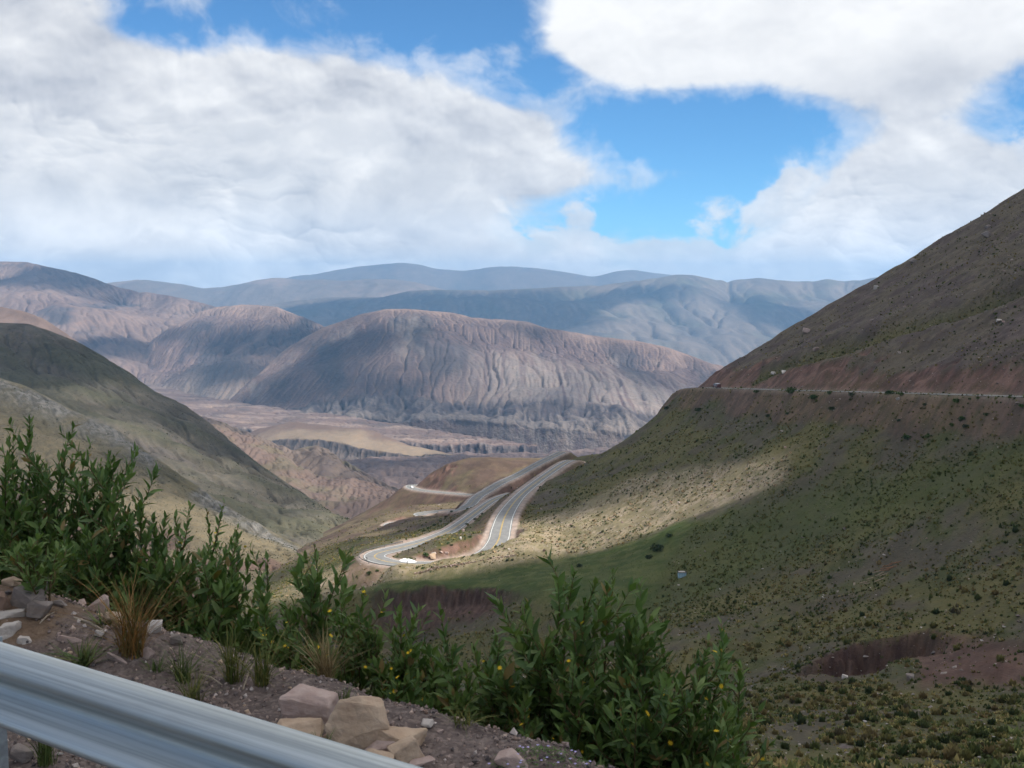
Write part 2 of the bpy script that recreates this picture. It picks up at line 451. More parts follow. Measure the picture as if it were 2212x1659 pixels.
def build_mountains():
    # farthest blue range
    sk = [(250, 660), (450, 640), (560, 618), (600, 606), (640, 598), (690, 592), (740, 583), (780, 576), (830, 571), (870, 568), (905, 572), (940, 581), (1000, 586), (1060, 578), (1110, 577),
          (1150, 579), (1190, 584), (1240, 592), (1280, 600), (1330, 587), (1370, 583), (1410, 590), (1470, 597), (1530, 606), (1600, 614), (1680, 618), (1800, 622), (2300, 622)]
    def disp(P, V):
        d, g, b = gully(P, V, 1700, 60, 0.6, 3, 101)
        return d, dict(g=g)
    def shade(P, V, e): return lerp3(A3(0.10, 0.09, 0.085), A3(0.16, 0.13, 0.11), sstep(e['g'], -0.2, 0.6))
    sky = lambda l, d, dy=0: [(x, y + dy, d) for x, y in l]
    loft('far_mountain', [sky(sk, 23200, 25), sky(sk, 22000), sky(sk, 21000, 18), sky(sk, 20000, 90)], 250, 2300, 320, [6, 16, 24], shade, MAT_FAR, disp)
    # second range, upper left part
    sk = [(-300, 640), (100, 640), (200, 625), (230, 616), (255, 611), (300, 606), (340, 609), (400, 617), (440, 624), (480, 621), (520, 614), (560, 606), (590, 602),
          (640, 605), (700, 604), (740, 608), (800, 603), (850, 604), (900, 611), (960, 626), (1050, 650)]
    def disp2(P, V):
        d, g, b = gully(P, V, 1300, 90, 0.6, 3, 131); return d, dict(g=g, b=b)
    def shade2(P, V, e):
        c = lerp3(A3(0.115, 0.10, 0.088), A3(0.17, 0.135, 0.11), sstep(e['g'], -0.3, 0.6))
        return lerp3(c, A3(0.27, 0.20, 0.16), sstep(fbm(P[..., 0] / 900, P[..., 2] / 300, 4, seed=9), 0.05, 0.4) * 0.7)
    loft('distant_range', [sky(sk, 18500, 25), sky(sk, 17500), sky(sk, 16600, 22), sky(sk, 15600, 90)], -300, 1050, 260, [6, 20, 26], shade2, MAT_FAR, disp2)
    # main far range
    sk = [(-300, 720), (350, 700), (450, 670), (560, 655), (640, 645), (700, 640), (760, 640), (820, 636), (850, 630), (880, 625), (950, 622), (1050, 624), (1150, 620), (1220, 615), (1300, 610), (1350, 603), (1400, 597), (1460, 591), (1500, 592),
          (1540, 598), (1570, 603), (1600, 600), (1640, 597), (1680, 601), (1720, 604), (1760, 603), (1785, 599), (1820, 604), (1860, 601), (1890, 597), (1950, 602), (2100, 590), (2400, 600)]
    low = [(-300, 760, 10500), (350, 760, 10500), (700, 760, 10500), (1100, 770, 10200), (1500, 800, 9800), (1700, 850, 9500), (2400, 860, 9500)]
    m1 = [(x, y + (34 if x > 1200 else 24), 13700) for x, y in sk]
    m2 = [(-300, 735, 12300), (350, 720, 12300), (700, 690, 12300), (1100, 690, 12200), (1300, 690, 11900), (1600, 710, 11600), (2400, 720, 11500)]
    def disp3(P, V):
        d, g, b = gully(P, V, 1000, 36, 0.9, 4, 151, vstretch=0.22, skew=0.35); return d, dict(g=g, b=b)
    def shade3(P, V, e):
        c = lerp3(A3(0.085, 0.073, 0.066), A3(0.20, 0.158, 0.125), sstep(e['g'] * 0.5 + 0.9 * (e['ch'] - 0.35), -0.3, 0.5))
        c = lerp3(c, A3(0.105, 0.105, 0.075), sstep(fbm(P[..., 0] / 700, P[..., 2] / 260, 4, seed=19), 0.0, 0.4) * 0.6)
        return c
    loft('far_range', [sky(sk, 17500, 25), sky(sk, 15000), m1, m2, low], -300, 2400, 520, [6, 20, 52, 40], shade3, MAT_FAR, disp3, water=(150, 4, 1631, 2000, 180))
    # brown mountain on the upper left
    sk = [(-300, 560, 9500), (0, 562, 9000), (60, 563, 9000), (100, 570, 9000), (160, 583, 9000), (220, 602, 8900), (260, 617, 8800), (300, 626, 8700), (360, 633, 8500), (410, 644, 8400),
          (450, 656, 8200), (520, 680, 8000), (650, 740, 7800)]
    a1 = [(x, y + 26, d - 500) for x, y, d in sk]
    a2 = [(-300, 660, 7300), (0, 650, 7300), (150, 655, 7300), (300, 690, 7200), (450, 740, 6900), (650, 800, 6600)]
    a3 = [(-300, 790, 6100), (0, 770, 6100), (200, 800, 5900), (330, 836, 5600), (450, 860, 5500), (650, 880, 5400)]
    def disp4(P, V):
        d, g, b = gully(P, V, 560, 20, 0.9, 4, 171, skew=-0.5); return d, dict(g=g, b=b)
    def shade4(P, V, e):
        c = lerp3(PURPLE * 0.95, TAN * 0.90, sstep(e['g'] * 0.6 + 1.1 * (e['ch'] - 0.30), -0.25, 0.6))
        f = fbm(P[..., 0] / 420, P[..., 2] / 170, 5, 0.55, seed=29)
        return lerp3(c, DARK * 1.3, sstep(f, 0.12, 0.38) * 0.85)
    loft('brown_mountain', [[(x, y + 20, d + 1500) for x, y, d in sk], sk, a1, a2, a3], -300, 650, 340, [5, 24, 70, 70], shade4, MAT_FAR, disp4, water=(75, 4, 1621, 1100, 110))
    sk = [(-300, 640, 3700), (-60, 660, 3450), (0, 664, 3400), (50, 672, 3300), (100, 693, 3200), (150, 725, 3100), (200, 762, 3000), (260, 810, 2900)]
    loft('brown_ridge', [[(x, y + 12, d + 300) for x, y, d in sk], sk, [(x, y + 20, d - 150) for x, y, d in sk], [(x, y + 130, d - 900) for x, y, d in sk]], -300, 260, 120, [4, 12, 40],
         lambda P, V, e: lerp3(PURPLE, TAN * 0.8, sstep(e['g'], -0.3, 0.5)), MAT_MID, lambda P, V: (lambda d, g, b: (d, dict(g=g)))(*gully(P, V, 180, 18, 0.7, 3, 191)))
    # rounded mountain left of centre
    sk = [(250, 860, 6000), (290, 790, 6300), (330, 728, 6500), (380, 692, 6900), (430, 668, 7100), (470, 660, 7200), (520, 656, 7200), (560, 657, 7100), (600, 662, 7000), (640, 675, 6900), (690, 696, 6700), (740, 722, 6500), (850, 780, 6300)]
    a1 = [(x, y + 14 + 10 * (300 < x < 700), d - 330) for x, y, d in sk]
    a2 = [(250, 880, 5800), (300, 800, 5900), (400, 752, 6050), (520, 738, 6150), (640, 760, 6000), (740, 800, 5700), (850, 830, 5600)]
    a3 = [(250, 890, 5400), (300, 845, 5450), (360, 848, 5400), (430, 856, 5200), (520, 872, 4900), (640, 888, 4600), (740, 900, 4500), (850, 905, 4500)]
    def disp5(P, V):
        d, g, b = gully(P, V, 420, 15, 1.0, 4, 211, vstretch=0.18); return d, dict(g=g, b=b)
    def shade5(P, V, e):
        c = lerp3(PURPLE, TAN, sstep(e['g'] * 0.6 + 1.2 * (e['ch'] - 0.30) + 0.35 * sstep(-V, -2.2, -1.0), -0.15, 0.65))
        f = fbm(P[..., 0] / 380, P[..., 2] / 260, 5, 0.55, seed=39)
        c = lerp3(c, DARK, sstep(f, 0.05, 0.36) * 0.8)
        low_ = sstep(V, 3.2, 4.0)
        return lerp3(c, PALE * 0.78, low_ * sstep(e['g'], -0.1, 0.5) * 0.7)
    loft('rounded_mountain', [[(x, y + 20, d + 900) for x, y, d in sk], sk, a1, a2, a3], 250, 850, 380, [5, 26, 70, 70], shade5, MAT_FAR, disp5, water=(56, 4, 1611, 850, 85))
    # big central mountain with the canyon wall at its foot
    sk = [(420, 905, 5000), (480, 868, 5050), (520, 835, 5150), (560, 800, 5250), (620, 748, 5400), (660, 722, 5500), (700, 703, 5550), (740, 689, 5600), (780, 676, 5600), (830, 668, 5600), (880, 667, 5600), (940, 671, 5600), (985, 675, 5600),
          (1020, 684, 5550), (1060, 688, 5550), (1100, 690, 5550), (1140, 693, 5550), (1180, 705, 5500), (1240, 716, 5450), (1300, 726, 5400), (1380, 736, 5350), (1440, 748, 5300), (1490, 763, 5250), (1540, 781, 5200), (1650, 815, 5150), (1800, 850, 5100)]
    a1 = [(x, y + 7 + 17 * min(1, max(0, (x - 450) / 250)) * (x < 1560), d - 230) for x, y, d in sk]
    a2 = [(420, 912, 4750), (520, 872, 4750), (620, 812, 4850), (720, 768, 4950), (850, 742, 5020), (1000, 748, 5000), (1150, 770, 4950), (1300, 800, 4850), (1440, 825, 4700), (1560, 845, 4600), (1800, 890, 4500)]
    a3 = [(420, 916, 4580), (520, 888, 4480), (640, 872, 4420), (760, 852, 4400), (900, 848, 4350), (1050, 862, 4250), (1200, 870, 4150), (1300, 880, 4050), (1420, 895, 3950), (1800, 930, 3900)]
    a4 = [(420, 920, 4500), (520, 893, 4350), (640, 895, 4200), (760, 902, 4080), (850, 905, 4000), (960, 907, 3930), (1100, 924, 3800), (1200, 931, 3720), (1300, 935, 3660), (1420, 945, 3600), (1800, 970, 3500)]
    a5 = [(420, 935, 4450), (520, 905, 4320), (640, 908, 4190), (760, 925, 4060), (850, 934, 3985), (960, 947, 3900), (1100, 976, 3765), (1200, 994, 3680), (1300, 998, 3620), (1420, 1005, 3560), (1800, 1030, 3460)]
    a6 = [(x, y + 40, d - 300) for x, y, d in a5]
    def disp6(P, V):
        d, g, b = gully(P, V, 420, 16, 1.2, 3.6, 231, vstretch=0.20)
        X = P[..., 0]
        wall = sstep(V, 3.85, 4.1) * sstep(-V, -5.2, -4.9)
        w = fbm(X / 58 + fbm(X / 120, V * 1.4, 4, seed=3) * 1.3, V * 0.9, 5, 0.66, seed=251, ridged=True)
        d = d * (1 - wall) + wall * ((w - 0.3) * 20 + fbm(X / 170, V * 0.2, 3, seed=8) * 40)
        # the lip of the wall is bitten back at every gully
        return d, dict(g=g, b=b, w=w, wall=wall)
    def shade6(P, V, e):
        X, Z = P[..., 0], P[..., 2]
        g = e['g'] + 0.25 * fbm(X / 90, V * 1.5, 4, 0.6, seed=61)
        c = lerp3(PURPLE * 0.95, TAN * 0.95, sstep(g * 0.6 + 1.2 * (e['ch'] - 0.30) + 0.45 * sstep(-V, -1.9, -1.1), 0.0, 0.75))  # top cap lightened: the sunlit crest is put into the rock colour
        f = fbm(X / 300 + 7, Z / 230, 5, 0.55, seed=49)
        c = lerp3(c, DARK * 1.05, sstep(f, 0.0, 0.33) * 0.75 * sstep(V, 1.2, 2.2))
        pale = sstep(fbm(X / 210, Z / 150 + X / 300, 4, 0.55, seed=59), 0.12, 0.42) * sstep(V, 1.5, 2.4)
        c = lerp3(c, PALE * 0.85, pale * 0.55)
        fan = sstep(V, 2.75, 3.5) * sstep(X, -420, 60)
        fs = sstep(fbm(X / 34, V * 0.8, 4, 0.6, seed=71, ridged=True), -0.1, 0.7)
        c = lerp3(c, lerp3(PURPLE * 1.25, PALE * 0.92, fs), fan * 0.8)
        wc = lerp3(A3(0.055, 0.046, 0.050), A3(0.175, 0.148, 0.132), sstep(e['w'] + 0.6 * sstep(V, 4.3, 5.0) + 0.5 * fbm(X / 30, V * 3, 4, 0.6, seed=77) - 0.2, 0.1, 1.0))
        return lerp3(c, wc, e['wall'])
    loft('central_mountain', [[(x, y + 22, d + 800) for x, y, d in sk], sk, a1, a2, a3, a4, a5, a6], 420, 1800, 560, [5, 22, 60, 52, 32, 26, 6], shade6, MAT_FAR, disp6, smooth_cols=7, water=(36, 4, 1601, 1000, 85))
    # river terrace below it, cut by the canyon
    r0 = [(150, 806, 6000), (360, 836, 5300), (430, 853, 4900), (520, 868, 4620), (640, 884, 4330), (760, 899, 4080), (880, 917, 3860), (1000, 935, 3660), (1100, 952, 3480), (1160, 960, 3390)]
    r1 = [(150, 850, 4700), (400, 880, 4300), (560, 898, 4050), (700, 916, 3850), (860, 938, 3600), (960, 948, 3500), (1100, 957, 3420), (1160, 962, 3380)]
    r2 = [(150, 900, 3800), (400, 920, 3650), (632, 936, 3520), (740, 945, 3470), (860, 953, 3410), (950, 961, 3350), (1110, 964, 3330), (1160, 966, 3330)]
    r3 = [(x, y + 22 + 14 * (x > 800), d - 25) for x, y, d in r2]
    r4 = [(x, y + 75, d - 300) for x, y, d in r2]
    def disp7(P, V):
        X, Y = P[..., 0], P[..., 1]
        flat = fbm(X / 220, Y / 320, 5, 0.5, seed=301) * 9
        lipb = fbm(X / 60, Y / 60, 4, 0.6, seed=311)
        wall = sstep(V, 1.9, 2.05)
        w = fbm(X / 34, V * 0.5, 4, 0.55, seed=321, ridged=True)
        return flat * (1 - wall) + wall * ((w - 0.3) * 16 + lipb * 20), dict(w=w, wall=wall)
    def shade7(P, V, e):
        X, Y = P[..., 0], P[..., 1]
        st = fbm(X / 520 + Y / 900, Y / 95, 5, 0.55, seed=331)
        c = lerp3(A3(0.150, 0.108, 0.096), A3(0.265, 0.200, 0.165), sstep(st, -0.1, 0.4))
        c = lerp3(c, A3(0.105, 0.082, 0.076), sstep(fbm(X / 160, Y / 140, 5, 0.6, seed=341), 0.0, 0.35) * 0.75)
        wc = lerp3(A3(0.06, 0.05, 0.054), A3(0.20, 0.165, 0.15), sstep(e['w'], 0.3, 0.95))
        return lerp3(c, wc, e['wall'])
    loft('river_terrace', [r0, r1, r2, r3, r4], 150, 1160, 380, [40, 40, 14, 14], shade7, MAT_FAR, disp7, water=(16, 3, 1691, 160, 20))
    # tan mound on the terrace
    sk = [(520, 945, 3380), (560, 925, 3400), (600, 916, 3400), (640, 913, 3390), (700, 917, 3340), (760, 923, 3270), (800, 930, 3230), (830, 941, 3190), (860, 955, 3140), (900, 967, 3090), (950, 976, 3040), (990, 984, 3000)]
    b1 = [(520, 952, 3300), (640, 928, 3260), (760, 943, 3160), (830, 957, 3110), (900, 973, 3050), (950, 978, 3025), (990, 986, 2990)]
    b2 = [(520, 965, 3220), (600, 950, 3180), (700, 950, 3130), (817, 976, 3030), (890, 983, 2990), (945, 981, 2990), (990, 989, 2970)]
    b3 = [(520, 985, 3150), (600, 975, 3120), (700, 980, 3080), (817, 1004, 2990), (890, 1012, 2950), (945, 1008, 2950), (990, 1010, 2940)]
    b4 = [(x, y + 45, d - 250) for x, y, d in b3]
    def disp8(P, V):
        X = P[..., 0]
        w = fbm(X / 40, V * 0.5, 4, 0.55, seed=421, ridged=True); wall = sstep(V, 2.9, 3.1)
        return (fbm(X / 130, P[..., 1] / 130, 4, seed=401) * 9) * (1 - wall) + wall * (w - 0.3) * 13, dict(w=w, wall=wall)
    def shade8(P, V, e):
        X = P[..., 0]
        c = lerp3(A3(0.15, 0.105, 0.085), A3(0.245, 0.188, 0.135), sstep(V + fbm(X / 120, V, 4, seed=9) * 0.9 + (X + 600) / 900, 1.1, 2.3))
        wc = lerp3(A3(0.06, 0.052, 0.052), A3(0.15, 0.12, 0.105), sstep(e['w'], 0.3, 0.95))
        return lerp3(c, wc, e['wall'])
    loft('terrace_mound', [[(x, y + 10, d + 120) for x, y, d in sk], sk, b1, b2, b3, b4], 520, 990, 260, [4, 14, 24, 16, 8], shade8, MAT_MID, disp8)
    # broken ground in the canyon in front of the wall
    c0 = [(600, 985, 3300), (850, 985, 3250), (1000, 985, 3200), (1150, 985, 3250), (1300, 975, 3350), (1500, 980, 3300)]
    c1 = [(600, 1010, 2800), (850, 1008, 2700), (1000, 1000, 2750), (1150, 1000, 2800), (1300, 1000, 2800), (1500, 1000, 2800)]
    c2 = [(600, 1080, 2100), (850, 1070, 2100), (1000, 1060, 2200), (1150, 1050, 2200), (1300, 1060, 2200), (1500, 1060, 2200)]
    def disp9(P, V):
        g = fbm(P[..., 0] / 130 + P[..., 1] / 260, P[..., 1] / 210, 5, 0.55, seed=441, ridged=True)
        return (g - 0.2) * 32, dict(g=g)
    loft('canyon_ground', [c0, c1, c2], 600, 1500, 300, [60, 50], lambda P, V, e: lerp3(A3(0.095, 0.070, 0.068), A3(0.23, 0.172, 0.150), sstep(e['g'] * 0.5 + e['ch'] - 0.3, -0.2, 0.6)), MAT_FAR, disp9, water=(26, 4, 1681, 150, 14))
    # brown hills closing the side valley
    sk = [(380, 880, 2450), (430, 895, 2350), (480, 908, 2280), (520, 925, 2200), (560, 940, 2150), (600, 956, 2100), (630, 967, 2080), (660, 961, 2060), (682, 957, 2050), (705, 964, 2030), (740, 985, 2000), (770, 1003, 1950), (820, 1031, 1880), (870, 1053, 1800), (930, 1080, 1750)]
    d1 = [(x, y + 12, d - 70) for x, y, d in sk]
    d2 = [(380, 960, 2000), (560, 1000, 1850), (640, 1010, 1800), (700, 1005, 1780), (760, 1030, 1750), (820, 1050, 1720), (930, 1090, 1650)]
    d3 = [(380, 1050, 1600), (560, 1075, 1500), (700, 1085, 1480), (820, 1095, 1480), (930, 1120, 1450)]
    def dispA(P, V):
        d, g, b = gully(P, V, 110, 12, 0.8, 3, 461, vstretch=0.35); return d, dict(g=g, b=b)
    def shadeA(P, V, e):
        c = lerp3(A3(0.105, 0.080, 0.072), A3(0.180, 0.140, 0.115), sstep(e['g'] * 0.6 + (e['ch'] - 0.3), -0.2, 0.6))
        gr = sstep(fbm(P[..., 0] / 150, P[..., 1] / 190, 4, seed=471), -0.1, 0.3)
        c = lerp3(c, A3(0.130, 0.116, 0.074), gr * sstep(-V, -2.3, -1.3) * 0.8)
        return lerp3(c, A3(0.10, 0.078, 0.076), sstep(fbm(P[..., 0] / 60, P[..., 2] / 40, 4, seed=481), 0.1, 0.4) * 0.6)
    loft('brown_hill', [[(x, y + 14, d + 160) for x, y, d in sk], sk, d1, d2, d3], 380, 930, 260, [4, 20, 55, 40], shadeA, MAT_MID, dispA, water=(20, 4, 1641, 110, 10))
    sk = [(430, 905, 1900), (480, 920, 1880), (520, 935, 1850), (560, 950, 1800), (604, 970, 1750), (640, 996, 1710), (685, 1023, 1650), (735, 1030, 1630), (781, 1037, 1600), (830, 1052, 1560), (866, 1067, 1520), (900, 1084, 1480), (960, 1110, 1450)]
    e1 = [(x, y + 10, d - 50) for x, y, d in sk]
    e2 = [(430, 1000, 1600), (560, 1020, 1520), (640, 1055, 1450), (720, 1080, 1400), (800, 1085, 1380), (880, 1100, 1340), (960, 1125, 1300)]
    e3 = [(430, 1090, 1250), (560, 1110, 1200), (700, 1135, 1130), (800, 1130, 1120), (880, 1140, 1120), (960, 1150, 1120)]
    def shadeB(P, V, e):
        c = lerp3(A3(0.108, 0.078, 0.070), A3(0.175, 0.128, 0.108), sstep(e['g'] * 0.6 + (e['ch'] - 0.3), -0.2, 0.6))
        gr = sstep(fbm(P[..., 0] / 110, P[..., 1] / 120, 4, seed=491), -0.05, 0.35)
        return lerp3(c, A3(0.128, 0.114, 0.074), gr * 0.6)
    loft('red_brown_hill', [[(x, y + 12, d + 130) for x, y, d in sk], sk, e1, e2, e3], 430, 960, 260, [4, 20, 55, 40], shadeB, MAT_MID,
         lambda P, V: (lambda d, g, b: (d, dict(g=g, b=b)))(*gully(P, V, 85, 8, 0.8, 3, 501, vstretch=0.4)), water=(16, 4, 1651, 80, 8))
    # floor sheet closing the land below everything
    fx = np.linspace(-28000, 28000, 40); fy = np.linspace(1800, 24500, 40)
    gx, gy = np.meshgrid(fx, fy)
    me = mesh_np('valley_ground', np.stack([gx, gy, np.full_like(gx, -900.0)], -1), grid_faces(40, 40), MAT_FAR, np.broadcast_to(PURPLE, gx.shape + (3,)))
    obj('valley_ground', me)['kind'] = 'structure'
build_mountains()

# ------------------------------------------------------------------ stony hillside on the left
LEFT = {}
def build_left_slopes():
    sk = [(-300, 690, 1700), (0, 695, 1550), (60, 697, 1540), (110, 712, 1520), (170, 736, 1500), (230, 770, 1480), (280, 800, 1450), (330, 837, 1420), (400, 870, 1380), (450, 905, 1340),
          (500, 945, 1300), (540, 978, 1250), (600, 1022, 1180), (660, 1062, 1100), (720, 1102, 1010), (780, 1138, 920), (860, 1165, 860)]
    r2 = [(-300, 770, 1450), (0, 765, 1420), (150, 805, 1370), (300, 880, 1290), (450, 975, 1180), (600, 1068, 1050), (720, 1128, 940), (860, 1185, 820)]
    r3 = [(-300, 860, 1280), (0, 850, 1270), (200, 915, 1170), (400, 1035, 1010), (600, 1140, 880), (740, 1185, 780), (860, 1210, 740)]
    r4 = [(-300, 980, 1050), (0, 980, 1050), (200, 1040, 960), (400, 1130, 840), (600, 1195, 740), (740, 1220, 680), (860, 1235, 660)]
    def disp(P, V):
        X, Y, Z = P[..., 0], P[..., 1], P[..., 2]
        # ribs running down the fall line, which goes right and towards us
        s = (X * 0.55 + Y * 0.83) 
        g = fbm((s + fbm(X / 160, Y / 160, 3, seed=3) * 40) / 95, (X * 0.83 - Y * 0.55) / 420, 5, 0.5, seed=601, ridged=True)
        return ((g - 0.3) * 10 + fbm(X / 60, Y / 60, 5, 0.6, seed=605) * 4.5) * sstep(V, 0.9, 1.6), dict(g=g)
    def shade(P, V, e):
        X, Y, Z = P[..., 0], P[..., 1], P[..., 2]
        n = fbm(X / 190, Y / 120, 5, 0.55, seed=611)
        c = lerp3(A3(0.115, 0.102, 0.078), A3(0.180, 0.160, 0.125), sstep(n + 0.6 * fbm(X / 28, Y / 28, 4, 0.6, seed=612), -0.35, 0.4))
        c = lerp3(c, A3(0.150, 0.132, 0.122), sstep(fbm((X * .55 + Y * .83) / 60, (X * .83 - Y * .55) / 300, 5, 0.55, seed=621), 0.02, 0.35) * 0.75)
        c = lerp3(c, A3(0.088, 0.090, 0.056), sstep(e['g'], 0.25, 0.75) * 0.7)
        c = lerp3(c, A3(0.155, 0.138, 0.115), sstep(e['ch'], 0.42, 0.75) * 0.5)
        return lerp3(c, A3(0.15, 0.138, 0.085), sstep(P[..., 0], -250, -60) * 0.5) * 0.82
    _, LEFT['stony'] = loft('stony_hillside', [[(x, y + 14, d + 120) for x, y, d in sk], sk, r2, r3, r4], -300, 860, 360, [4, 60, 56, 40], shade, MAT_NEAR_LAND, disp, water=(9, 4, 1661, 70, 5))
    # nearer grassy spur in front of it
    sk = [(-300, 745, 1060), (0, 815, 1000), (60, 834, 980), (150, 880, 940), (250, 925, 900), (330, 980, 860), (390, 1020, 830), (450, 1060, 800), (520, 1105, 765), (600, 1150, 720), (680, 1186, 670), (760, 1216, 620), (860, 1240, 600)]
    r1 = [(x, y + 14, d - 25) for x, y, d in sk]
    r2 = [(-300, 900, 850), (0, 930, 850), (150, 985, 800), (300, 1050, 750), (450, 1125, 690), (600, 1190, 630), (760, 1236, 560), (860, 1252, 550)]
    r3 = [(-300, 1050, 700), (0, 1060, 700), (250, 1130, 640), (450, 1190, 590), (600, 1228, 545), (760, 1258, 500), (860, 1270, 500)]
    r4 = [(-300, 1230, 560), (0, 1230, 560), (250, 1250, 520), (450, 1268, 480), (600, 1283, 450), (760, 1300, 430), (860, 1310, 430)]
    def disp2(P, V):
        X, Y = P[..., 0], P[..., 1]
        g = fbm((X * 0.6 + Y * 0.8 + fbm(X / 90, Y / 90, 3, seed=7) * 20) / 70, (X * 0.8 - Y * 0.6) / 300, 5, 0.5, seed=631, ridged=True)
        return ((g - 0.3) * 5 + fbm(X / 30, Y / 30, 5, 0.6, seed=635) * 2.4) * sstep(V, 0.8, 1.8), dict(g=g)
    def shade2(P, V, e):
        X, Y = P[..., 0], P[..., 1]
        n = fbm(X / 110, Y / 70, 5, 0.55, seed=641)
        c = lerp3(A3(0.112, 0.100, 0.062), A3(0.172, 0.148, 0.096), sstep(n + 0.6 * fbm(X / 16, Y / 16, 4, 0.6, seed=642), -0.35, 0.4))
        band = np.exp(-((V - 1.95 + 0.18 * fbm(X / 70, Y / 70, 4, seed=651)) / 0.42) ** 2)          # grey scree chute
        spk = fbm(X / 5.0, Y / 5.0, 3, 0.6, seed=652)
        c = lerp3(c, lerp3(A3(0.12, 0.114, 0.10), A3(0.235, 0.226, 0.21), sstep(spk, -0.2, 0.3)), np.clip(band * 1.3 * sstep(fbm(X / 60, Y / 90, 4, seed=653), -0.35, 0.1), 0, 0.95))
        c = lerp3(c, A3(0.185, 0.152, 0.10), sstep(V, 2.3, 2.9) * 0.55)
        return lerp3(c, A3(0.11, 0.07, 0.06), sstep(V, 3.7, 3.9) * sstep(fbm(X / 40, Y / 40, 4, seed=655), -0.2, 0.2) * 0.8) * 0.85
    _, LEFT['spur'] = loft('grassy_spur', [[(x, y + 16, d + 80) for x, y, d in sk], sk, r1, r2, r3, r4, [(x, y + 150, d - 140) for x, y, d in r4]], -300, 860, 360, [4, 12, 54, 46, 34, 10], shade2, MAT_NEAR_LAND, disp2, water=(4.5, 4, 1671, 40, 2.5))
MAT_NEAR_LAND = mat_land('hillside_land', (0.03, 0.16, 0.7), 0.55, 1.6, 0.8)
build_left_slopes()
# ------------------------------------------------------------------ the near hillside with its roads: one height field
def spline(pts, step):
    P = np.array([pt(*p) if not isinstance(p, np.ndarray) else p for p in pts])
    Q = [P[0]]
    for i in range(len(P) - 1):
        p0, p1, p2, p3 = P[max(i - 1, 0)], P[i], P[i + 1], P[min(i + 2, len(P) - 1)]
        n = max(2, int(np.linalg.norm(p2 - p1) / step))
        d = [max(np.linalg.norm(b - a), 1e-3) ** 0.5 for a, b in ((p0, p1), (p1, p2), (p2, p3))]
        t0, t1 = 0.0, (d[0] if i > 0 else d[1]); t2 = t1 + d[1]; t3 = t2 + (d[2] if i < len(P) - 2 else d[1])
        pa, pd = (p0 if i > 0 else p1 - (p2 - p1)), (p3 if i < len(P) - 2 else p2 + (p2 - p1))
        for k in range(1, n + 1):
            t = t1 + (t2 - t1) * k / n
            A1 = (t1 - t) / (t1 - t0) * pa + (t - t0) / (t1 - t0) * p1; A2 = (t2 - t) / (t2 - t1) * p1 + (t - t1) / (t2 - t1) * p2
            A3_ = (t3 - t) / (t3 - t2) * p2 + (t - t2) / (t3 - t2) * pd
            B1 = (t2 - t) / (t2 - t0) * A1 + (t - t0) / (t2 - t0) * A2; B2 = (t3 - t) / (t3 - t1) * A2 + (t - t1) / (t3 - t1) * A3_
            Q.append((t2 - t) / (t2 - t1) * B1 + (t - t1) / (t2 - t1) * B2)
    return np.array(Q)

ROADS = {
    'hairpin': [(1270, 1010, 650), (1256, 1001, 630), (1240, 994, 610), (1223, 998, 588), (1188, 1021, 551), (1160, 1041, 522), (1130, 1065, 487), (1107, 1090, 457), (1090, 1118, 431), (1082, 1145, 412),
                (1076, 1168, 401), (1060, 1188, 393), (1028, 1206, 387), (980, 1216, 382), (930, 1219.5, 379), (890, 1219, 377.5), (850, 1216, 376.5), (822, 1210, 378.5), (809, 1203.5, 384), (815, 1196, 391), (842, 1188.5, 398), (878, 1180, 406),
                (912, 1171, 417), (945, 1159, 432), (978, 1143, 452), (1010, 1120, 480), (1036, 1101, 506), (1060, 1084, 534), (1085, 1072, 560), (1105, 1066, 580)],
    'hill_road': [(2650, 870, 207), (2400, 863, 238), (2212, 857, 268), (2000, 850.5, 311), (1850, 846.5, 351), (1700, 842.5, 404), (1580, 839, 458), (1515, 837.5, 496), (1487, 841, 517), (1472, 850, 538)],
    'lower_bends': [(1215, 976, 700), (1190, 988, 690), (1160, 1003, 680), (1116, 1027, 668), (1080, 1044, 652), (1052, 1061, 637), (1035, 1071, 625), (1025, 1080, 615), (1016, 1090, 607), (998, 1098.5, 602), (975, 1104, 603), (964, 1106, 610)],
    'middle_bend': [(975, 1102, 660), (950, 1104.5, 652), (920, 1107.5, 644), (905, 1110.5, 637), (912, 1113.5, 630)],
    'valley_bend': [(885, 1127, 646), (868, 1128.5, 638), (850, 1130.5, 630), (840, 1134, 622), (850, 1138, 614)],
    'knoll_road': [(1060, 1067, 715), (1018, 1068.5, 730), (980, 1066, 755), (946, 1063, 780), (918, 1060, 802), (900, 1057, 818), (888, 1053.3, 830), (886, 1049.5, 843), (896, 1047.5, 855), (910, 1047.5, 866)],
}
ROAD_W = {'hairpin': 8.6, 'hill_road': 7.6, 'lower_bends': 7.6, 'middle_bend': 7.6, 'valley_bend': 7.6, 'knoll_road': 7.6}
ROAD_P = {k: spline(v, 2.5) for k, v in ROADS.items()}
def road_width(name, P):
    # the bend is widened, the straights are narrower
    return np.interp(P[:, 1], [408, 432, 475, 560], [8.9, 8.0, 6.2, 5.6]) if name == 'hairpin' else np.full(len(P), ROAD_W[name])
ROAD_WP = {k: road_width(k, P) for k, P in ROAD_P.items()}

CTRL = []
def col(px, *yd): CTRL.extend([(px, y, d) for y, d in yd])
